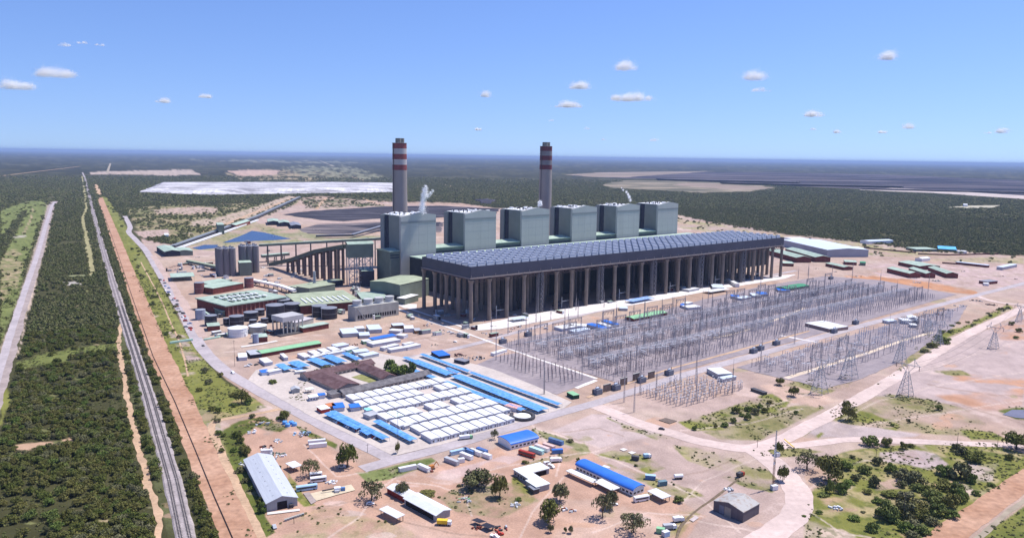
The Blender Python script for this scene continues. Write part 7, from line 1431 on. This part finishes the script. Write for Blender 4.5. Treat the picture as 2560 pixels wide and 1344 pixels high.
scatter('bushveld', 'dense dark green bush thicket left of the railway and along the red strip', nx[r_], ny[r_], 2.0, 4.2, srcs, 5)
# small single trees carry the lighter crowns used for the distance
ft = []
for k, (x, y) in enumerate(((405, 608), (388, 606), (372, 602))):
    ft.append(new_tree('bush_tree', ['dark tree in the small clump west of the drive house, right one', 'dark tree in the small clump west of the drive house, middle one', 'dark tree in the small clump west of the drive house, left one'][k], 'tree', P(x, y), 4.2, farm[k], tmesh[k], None))
fsrc = [next(c for c in t.children if c.name.startswith('crown')) for t in ft]
scatter('bushveld', 'dark bush belt of the middle distance on both sides of the power station', mx, my, 2.1, 4.2, fsrc, 6)
scatter('bushveld', 'bush plain beyond the power station and ash terrace', fx, fy, 3.0, 5.6, fsrc, 7, (.7, 1.1))
scatter('bushveld', 'far bush plain fading to blue below the horizon', hx, hy, 6.0, 10.5, fsrc, 8, (.5, .8))

# free standing trees of the yards
big = [crown_mesh('crown', 120 + i, 26, 1900, .06, .80, .26, (m_leaf2, m_leaf, m_leaf2)[i], 1.05) for i in range(3)]; open_ = [crown_mesh('crown', 130 + i, 15, 800, .06, .75, .42, m_leaf2, 1.25) for i in range(2)]
btr = [trunk_mesh('trunk', 80 + i, 1.0, .05, 6, .32, .62) for i in range(3)]
rbush = [crown_mesh('crown', 140 + i, 18, 1100, .08, .85, .05, (m_leaf, m_leaf3, m_leaf2)[i % 3]) for i in range(3)]
def tree_px(px, py, wpx, hpx, label, kind='big', group='free standing trees of the yards'):
    p = P(px, py); d = math.sqrt(p.length_squared + CAMZ ** 2); s = wpx / FPX * d / 2 * .95; bb = kind in ('bush', 'green'); h = max(.4, (hpx - (.36 if bb else .14) * wpx) / FPX * d / .93); k = rnd.randrange(3)
    cm = {'big': big[k], 'open': open_[k % 2], 'bush': rbush[k], 'dark': big[1], 'green': rbush[1]}[kind]
    top = .95 if kind in ('bush', 'green') else 1.18
    return new_tree('tree' if kind not in ('bush', 'green') else 'bush', label, 'tree' if kind not in ('bush', 'green') else 'bush', p, s, cm, btr[k] if kind not in ('bush', 'green') else tmesh[k], group, max(.3, h / s / top))
for x, y, w_, h_, lb, kd in ((868, 1166, 56, 58, 'big dark round tree at the west road junction shading a silver van', 'dark'), (773, 1190, 48, 44, 'grey green tree between the white canopy and the buses', 'open'), (929, 1250, 62, 52, 'sparse tree with bare lower limbs left of the red workshop', 'open'), (1006, 1242, 36, 46, 'slim tree growing between red workshop and white workshop', 'big'), (1194, 1216, 84, 54, 'wide spreading tree, left one of the group above the hedge', 'big'), (1249, 1242, 48, 56, 'upright tree, right one of the group above the hedge', 'dark'),
    (1400, 1252, 54, 54, 'tree in front of the L shaped building', 'big'), (1373, 1304, 62, 58, 'dark tree with broad shadow, second in front of the L shaped building', 'dark'), (1506, 1294, 50, 60, 'pale tree with visible trunk before the white lean-to', 'open'), (1527, 1270, 40, 52, 'tree directly behind the pale trunked tree at the lean-to', 'big'), (1584, 1330, 70, 54, 'twin crowned tree at the bottom in the red yard', 'open'), (1376, 1330, 17, 24, 'small young tree at the bottom below the dark tree', 'big'), (1427, 1332, 14, 20, 'small sapling right of the young tree at the bottom', 'big'), (1413, 1330, 10, 14, 'tiny sapling left of the small sapling at the bottom', 'big'),
    (1236, 1097, 25, 26, 'small tree at the left end of the blue barrel store', 'open'), (994, 1133, 15, 28, 'small young tree on the grass island at the camp gate', 'dark'), (990, 934, 74, 46, 'large dark tree behind the maroon offices, widest one', 'bush'), (1008, 938, 40, 36, 'dark tree in front of the large one behind the maroon offices', 'green'), (1030, 938, 26, 40, 'tree nearest the blue shades behind the maroon offices', 'green'), (976, 925, 40, 38, 'rearmost dark tree of the group behind the maroon offices', 'bush'),
    (890, 920, 34, 22, 'grey green shrub tree in front of the fourth blue shade', 'open'), (820, 926, 32, 18, 'grey green shrub tree in front of the third blue shade', 'open'), (791, 934, 16, 16, 'small dark bush left of the maroon offices', 'bush'), (858, 924, 13, 12, 'small dark bush between the two grey green shrub trees', 'bush'), (918, 912, 9, 9, 'tiny bush at the corner of the maroon offices', 'bush'), (682, 958, 24, 17, 'round bush on the brown bed by the west road', 'bush'), (604, 1008, 44, 36, 'dark spreading tree on the grass strip by the west road', 'dark'), (621, 1010, 22, 20, 'smaller light bush right of the spreading tree on the grass strip', 'green'), (711, 1048, 30, 24, 'round dark tree behind the blue water tanks', 'dark'),
    (1948, 1136, 24, 32, 'dark shrub tree beside the top of the radio mast road', 'dark'), (2017, 1172, 54, 44, 'grey green tree left one at the edge of the dirt road fork', 'open'), (2071, 1200, 62, 62, 'tall dark tree with black shadow at the dirt road fork', 'dark'), (1957, 1202, 28, 38, 'small dark tree right of the radio mast', 'dark'), (2541, 1122, 60, 40, 'flat spreading dark tree at the right edge above the road', 'dark'), (2115, 1020, 22, 20, 'small tree upper one at the grass corner of the dirt road', 'dark'), (2120, 1050, 34, 36, 'tree lower one at the grass corner of the dirt road', 'dark'), (1984, 990, 30, 26, 'dark tree beside the dark trailer by the switchyard', 'dark'), (1950, 962, 26, 20, 'dark tree at the near corner of the eastern yard', 'dark'),
    (1065, 1236, 52, 20, 'long clipped dark hedge bush behind the white workshop', 'bush'), (1697, 1254, 28, 22, 'round dark clipped bush right of the small open shed', 'bush'), (1440, 1330, 0.1, 0.1, 'x', 'bush')):
    if w_ > 1: tree_px(x, y, w_, h_, lb, kd)
bl = [(2175, 1112, 46, 34), (2218, 1114, 30, 26), (2257, 1121, 20, 20), (2277, 1117, 20, 14), (2347, 1024, 18, 16), (2273, 1056, 9, 11), (2231, 1064, 12, 9), (1990, 1034, 14, 12), (2404, 1136, 32, 26), (2392, 1128, 24, 24), (2440, 1152, 54, 36), (2524, 1148, 22, 18), (2132, 1144, 18, 12), (2115, 1172, 36, 28), (2163, 1180, 40, 28), (2194, 1160, 26, 24), (2227, 1178, 34, 28), (2258, 1198, 50, 38), (2286, 1206, 46, 38), (2360, 1186, 44, 34), (2401, 1196, 50, 46), (2140, 1198, 26, 20), (2122, 1208, 34, 18), (2104, 1230, 36, 32), (2074, 1232, 26, 36), (2058, 1238, 34, 18), (2184, 1214, 30, 30), (2429, 1206, 24, 26), (2294, 1224, 40, 26), (2312, 1228, 34, 24), (2360, 1220, 56, 34), (2394, 1232, 40, 34), (2230, 1240, 50, 26), (2271, 1250, 50, 34), (2330, 1246, 50, 34), (2401, 1252, 40, 36), (2440, 1236, 22, 16), (2478, 1214, 22, 14), (2196, 1256, 34, 22), (2217, 1296, 62, 56), (2263, 1288, 52, 46), (2301, 1280, 46, 36), (2342, 1286, 48, 40), (2381, 1266, 46, 40), (2378, 1292, 40, 28), (2135, 1298, 34, 20), (2230, 1302, 40, 30), (2280, 1318, 48, 32), (2304, 1296, 44, 34), (2181, 1326, 34, 28), (2263, 1324, 42, 30), (2304, 1330, 40, 28), (2281, 1342, 34, 24), (2048, 1282, 18, 12), (2158, 1280, 14, 8), (2330, 1310, 40, 28), (2255, 1215, 30, 22), (2345, 1258, 40, 28), (2170, 1232, 24, 16),
      (1841, 1032, 30, 24), (1871, 1026, 24, 18), (1889, 1034, 26, 22), (1912, 1030, 22, 18), (1869, 1048, 22, 22), (1833, 1056, 20, 18), (1812, 1066, 22, 16), (1736, 1074, 16, 14), (1789, 1068, 12, 12), (1855, 1040, 16, 12), (1900, 1018, 18, 14), (1925, 1008, 20, 14), (2548, 830, 18, 14), (2530, 812, 16, 12), (2380, 815, 14, 8), (2395, 808, 14, 8), (2420, 806, 12, 7), (2438, 802, 12, 7), (2470, 784, 12, 7), (2495, 775, 10, 6), (2540, 846, 14, 10), (2355, 830, 16, 10), (2330, 868, 30, 20), (2360, 858, 34, 24), (2312, 880, 26, 16), (2345, 848, 24, 18), (1425, 1104, 22, 14), (1445, 1166 - 14, 12, 12), (1312, 1158, 20, 14), (1296, 1250, 22, 14), (600, 1180, 26, 20), (612, 1205, 20, 16), (628, 1225, 16, 14), (655, 1280, 24, 30), (650, 1262, 20, 22), (560, 1090, 16, 12), (585, 1128, 22, 16), (700, 1046, 26, 14), (650, 1048, 30, 12), (1148, 1215, 14, 10), (1590, 1165, 12, 9), (1700, 1160 - 40, 8, 6), (2010, 1290, 12, 7), (730, 1240, 16, 12), (700, 1170, 10, 10), (760, 868, 8, 6)]
bl.sort(key=lambda q: q[0]); zc = {}
for i, (x, y, w_, h_) in enumerate(bl):
    z_ = 'in the thicket between dirt road and corner strip' if x > 2030 and y > 1095 else 'in the bush row below the small switchyard' if 1700 < x < 2000 and y < 1080 else 'along the grass by the eastern yard' if x > 2300 else 'scattered at the edges of the red yard'; zc[z_] = zc.get(z_, -1) + 1
    tree_px(x, y, w_, h_, ['dark green round bush, ', 'fresh green bush, ', 'grey olive bush, '][i % 3] + ORD[zc[z_]] + ' of those ' + z_, ('bush', 'green', 'bush')[i % 3] if w_ < 44 else 'bush', 'bushes ' + z_)
# low scrub: tufts on the grass and along the yard edges
GR = GRASS.reshape(len(GDY), len(GAZ))
def grass_cover(x, y):
    r = np.hypot(x, y); i = np.clip(np.searchsorted(GDY, CAMZ * FPX / r), 0, len(GDY) - 1); j = np.clip(np.round((np.arctan2(x, y) - GAZ[0]) / (GAZ[1] - GAZ[0])).astype(int), 0, len(GAZ) - 1); return GR[i, j]
rj = np.random.default_rng(77); x = rj.uniform(-700, 800, 330000); y = rj.uniform(300, 1300, 330000); k = (rj.random(len(x)) < np.clip(grass_cover(x, y), 0, 1) * .55 * (fbm(x, y, 25, 3, 5) > .52)) & (np.hypot(x, y) < 1300) & (np.abs(np.degrees(np.arctan2(x, y))) < 40); x, y = x[k], y[k]
print('tufts', len(x))
scatter('grass_scrub', 'low green tufts and scrub on the grassy patches', x, y, .35, 1.15, fsrc, 9, (.5, .9))

rj = np.random.default_rng(78); x = rj.uniform(-520, 60, 120000); y = rj.uniform(280, 1000, 120000); k = (rj.random(len(x)) < tree_cover(x, y) * .2) & (np.hypot(x, y) > 330); x, y = x[k], y[k]
for px, hw in road_px:
    q = [P(*a_) for a_ in px]; keep = np.ones(len(x), bool)
    for a_, b_ in zip(q, q[1:]):
        L2 = (b_ - a_).length_squared; t_ = np.clip(((x - a_.x) * (b_.x - a_.x) + (y - a_.y) * (b_.y - a_.y)) / L2, 0, 1); keep &= np.hypot(x - a_.x - t_ * (b_.x - a_.x), y - a_.y - t_ * (b_.y - a_.y)) > hw * .92
    x, y = x[keep], y[keep]
scatter('undergrowth', 'low olive undergrowth between the bush trees of the near thicket', x, y, .6, 1.7, fsrc, 10, (.5, .9))

# ------------------------------------------------------------------ steam and clouds: drifts of tiny bright flecks
m_cloud = bpy.data.materials.new('cloud_white'); m_cloud.use_nodes = True; t = m_cloud.node_tree; t.nodes.clear(); d = t.nodes.new('ShaderNodeBsdfDiffuse'); d.inputs[0].default_value = (1, 1, 1, 1); tr = t.nodes.new('ShaderNodeBsdfTranslucent'); tr.inputs[0].default_value = (1, 1, 1, 1); mx_ = t.nodes.new('ShaderNodeMixShader'); mx_.inputs[0].default_value = .5; om = t.nodes.new('ShaderNodeOutputMaterial'); t.links.new(d.outputs[0], mx_.inputs[1]); t.links.new(tr.outputs[0], mx_.inputs[2]); t.links.new(mx_.outputs[0], om.inputs[0])
def flecks(name, cen, rad, num, size, seed, floor=None):
    rj = np.random.default_rng(seed); V = []
    wts = np.array([r[0] * r[2] for r in rad]); wts = wts / wts.sum(); V = []
    for c, r, n in zip(cen, rad, np.maximum(8, (wts * num)).astype(int)):
        d = rj.normal(size=(n, 3)); d /= np.linalg.norm(d, axis=1)[:, None]; p = np.array(c) + (np.where(rj.random(n)[:, None] < .62, d * (rj.random(n) ** .5)[:, None], rj.normal(size=(n, 3)) * .55) if floor is not None else rj.normal(size=(n, 3)) * .52) * np.array(r)
        if floor is not None: p[:, 2] = np.where(p[:, 2] < floor, floor + np.abs(rj.normal(size=n)) * r[2] * .08, p[:, 2])
        nn = rj.normal(size=(n, 3)) + np.array(sdir) * .55; nn /= np.linalg.norm(nn, axis=1)[:, None]; t1 = np.cross(nn, rj.normal(size=(n, 3))); t1 /= np.linalg.norm(t1, axis=1)[:, None]; t2 = np.cross(nn, t1); s = (size * rj.uniform(.6, 1.3, n))[:, None]
        V.append(np.stack([p + t1 * s, p + t2 * s, p - t1 * s, p - t2 * s], 1).reshape(-1, 3))
    V = np.concatenate(V).astype(np.float32); me = bpy.data.meshes.new(name); me.vertices.add(len(V)); me.vertices.foreach_set('co', V.ravel()); me.loops.add(len(V)); me.polygons.add(len(V) // 4); me.loops.foreach_set('vertex_index', np.arange(len(V), dtype=np.int32)); me.polygons.foreach_set('loop_start', np.arange(0, len(V), 4, dtype=np.int32)); me.update(calc_edges=True); me.materials.append(m_cloud)
    o = bpy.data.objects.new(name, me); col.objects.link(o); return o
def steam(label, px, depth, num, seed):
    cen, rad = [], []
    for x, y, w_ in px:
        d = Vector(ray(x, y)); k = depth / d.y; p = Vector((0, 0, CAMZ)) + d * k; r = w_ / 2 / FPX * depth; cen.append(p); rad.append((r, r, r * 1.3))
    o0 = Vector((cen[0].x, cen[0].y, cen[0].z)); o = flecks('steam_plume', [c - o0 for c in cen], rad, num, .3, seed); o.location = o0; tag(o, label, 'steam', 'steam plumes over the boiler roofs')
steam('thick white steam plume rising from the roof of the nearest boiler house', [(1056, 524, 17), (1055, 516, 15), (1056, 508, 13), (1058, 500, 13), (1060, 493, 14), (1063, 486, 15), (1061, 478, 11), (1066, 472, 9), (1077, 483, 8), (1057, 488, 10), (1064, 466, 7), (1082, 477, 6), (1070, 489, 9), (1060, 474, 8)], 1095, 6500, 1)
steam('thin curved steam wisp above the fifth boiler house', [(1576, 500, 6), (1573, 493, 7), (1570, 486, 6), (1566, 480, 5), (1558, 475, 4), (1554, 470, 3)], 1420, 1500, 2)
steam('small white steam puff at the foot of the right chimney', [(1347, 512, 7), (1351, 505, 8), (1352, 510, 8), (1346, 506, 4)], 1275, 1500, 3)
cl = [(38, 211, 80, 24), (138, 180, 92, 26), (160, 111, 30, 10), (205, 106, 36, 6), (250, 111, 24, 7), (407, 251, 36, 12), (514, 240, 32, 10), (1214, 236, 26, 14), (1198, 323, 20, 7), (1452, 214, 60, 18), (1420, 261, 72, 16), (1563, 165, 54, 22), (1578, 242, 106, 22), (1886, 188, 46, 26), (1902, 224, 54, 10), (2212, 137, 36, 28), (2038, 284, 54, 16), (2272, 316, 28, 12), (2505, 326, 26, 14), (2093, 329, 20, 8), (2206, 329, 20, 8), (2036, 322, 20, 7), (1466, 321, 16, 6), (1378, 300, 12, 6), (1637, 350, 30, 7), (1510, 348, 14, 5), (2470, 331, 16, 6)]
cn = ['wide white cloud leftmost above the left horizon', 'wide white cloud second from the left edge', 'faint cloud wisp high at the left, first of three', 'thin faint cloud streak high at the left, middle of three', 'faint cloud wisp high at the left, last of three', 'small flat cloud above the ash terrace', 'small cloud right of the flat cloud above the ash terrace', 'small puff cloud between the two chimneys', 'tiny low cloud between the chimneys near the horizon', 'cloud with a peaked top right of the right chimney', 'low flat cloud with a puff at its right, right of the right chimney', 'ragged cloud high above the fifth boiler house', 'widest bright cloud right of the right chimney', 'ragged tall cloud high on the right', 'thin streak cloud below the ragged tall cloud', 'round cloud high at the right', 'small peaked cloud over the right wood', 'tiny cloud low at the right', 'small cloud at the far right edge near the horizon', 'tiny low cloud right of the peaked cloud', 'tiny low cloud between two others at the right', 'faint tiny cloud below the peaked cloud', 'tiny faint cloud right of the right chimney', 'faintest tiny cloud above the right chimney', 'faint low streak cloud above the far mine', 'tiny faint streak left of the low streak cloud', 'tiny faint cloud left of the far right cloud']
for i, (x, y, w_, h_) in enumerate(cl):
    d = Vector(ray(x, y)); k = (1350 - CAMZ) / d.z if d.z > .012 else 90000; k = min(k, 80000); p = Vector((0, 0, CAMZ)) + d * k; pxm = k / FPX; rk = random.Random(i); cen, rad = [], []; n = 3 + int(w_ / 9)
    faint = i in (2, 3, 4, 14, 21, 22, 23, 24, 25, 26)
    for q in range(n):
        u = rk.uniform(-.42, .42); hh = h_ * (1 - (abs(u) / .55) ** 2) * rk.uniform(.55, 1.1); r = hh * .62 * pxm; cen.append((u * w_ * pxm, rk.uniform(-1, 1) * w_ * .25 * pxm, -h_ * .42 * pxm + r * .75)); rad.append((r * rk.uniform(1.2, 2.0), r * 1.6, r))
    cen.append((0, 0, -h_ * .33 * pxm)); rad.append((w_ * .46 * pxm, w_ * .3 * pxm, h_ * .16 * pxm))
    o = flecks('cloud', cen, rad, int(w_ * h_ * (2 if faint else 6)), pxm * .5, 100 + i, floor=-h_ * .5 * pxm); o.location = p; o.rotation_euler.z = -math.atan2(p.x, p.y); tag(o, cn[i], 'cloud', 'small fair weather clouds')

# ------------------------------------------------------------------ haze: thin even air over the whole plain
hb = MB().box(-150000, -4000, -1.0, 150000, 190000, 245.0)
hm = bpy.data.materials.new('haze_air'); hm.use_nodes = True; t = hm.node_tree; t.nodes.clear()
pv = t.nodes.new('ShaderNodeVolumePrincipled'); pv.inputs['Color'].default_value = (.42, .57, .88, 1); pv.inputs['Density'].default_value = 3.0e-5; pv.inputs['Anisotropy'].default_value = 0.0
om = t.nodes.new('ShaderNodeOutputMaterial'); t.links.new(pv.outputs[0], om.inputs['Volume'])
ho = hb.build('haze', hm); ho['kind'] = 'stuff'; ho['label'] = 'thin blue haze over the bush plain towards the horizon'
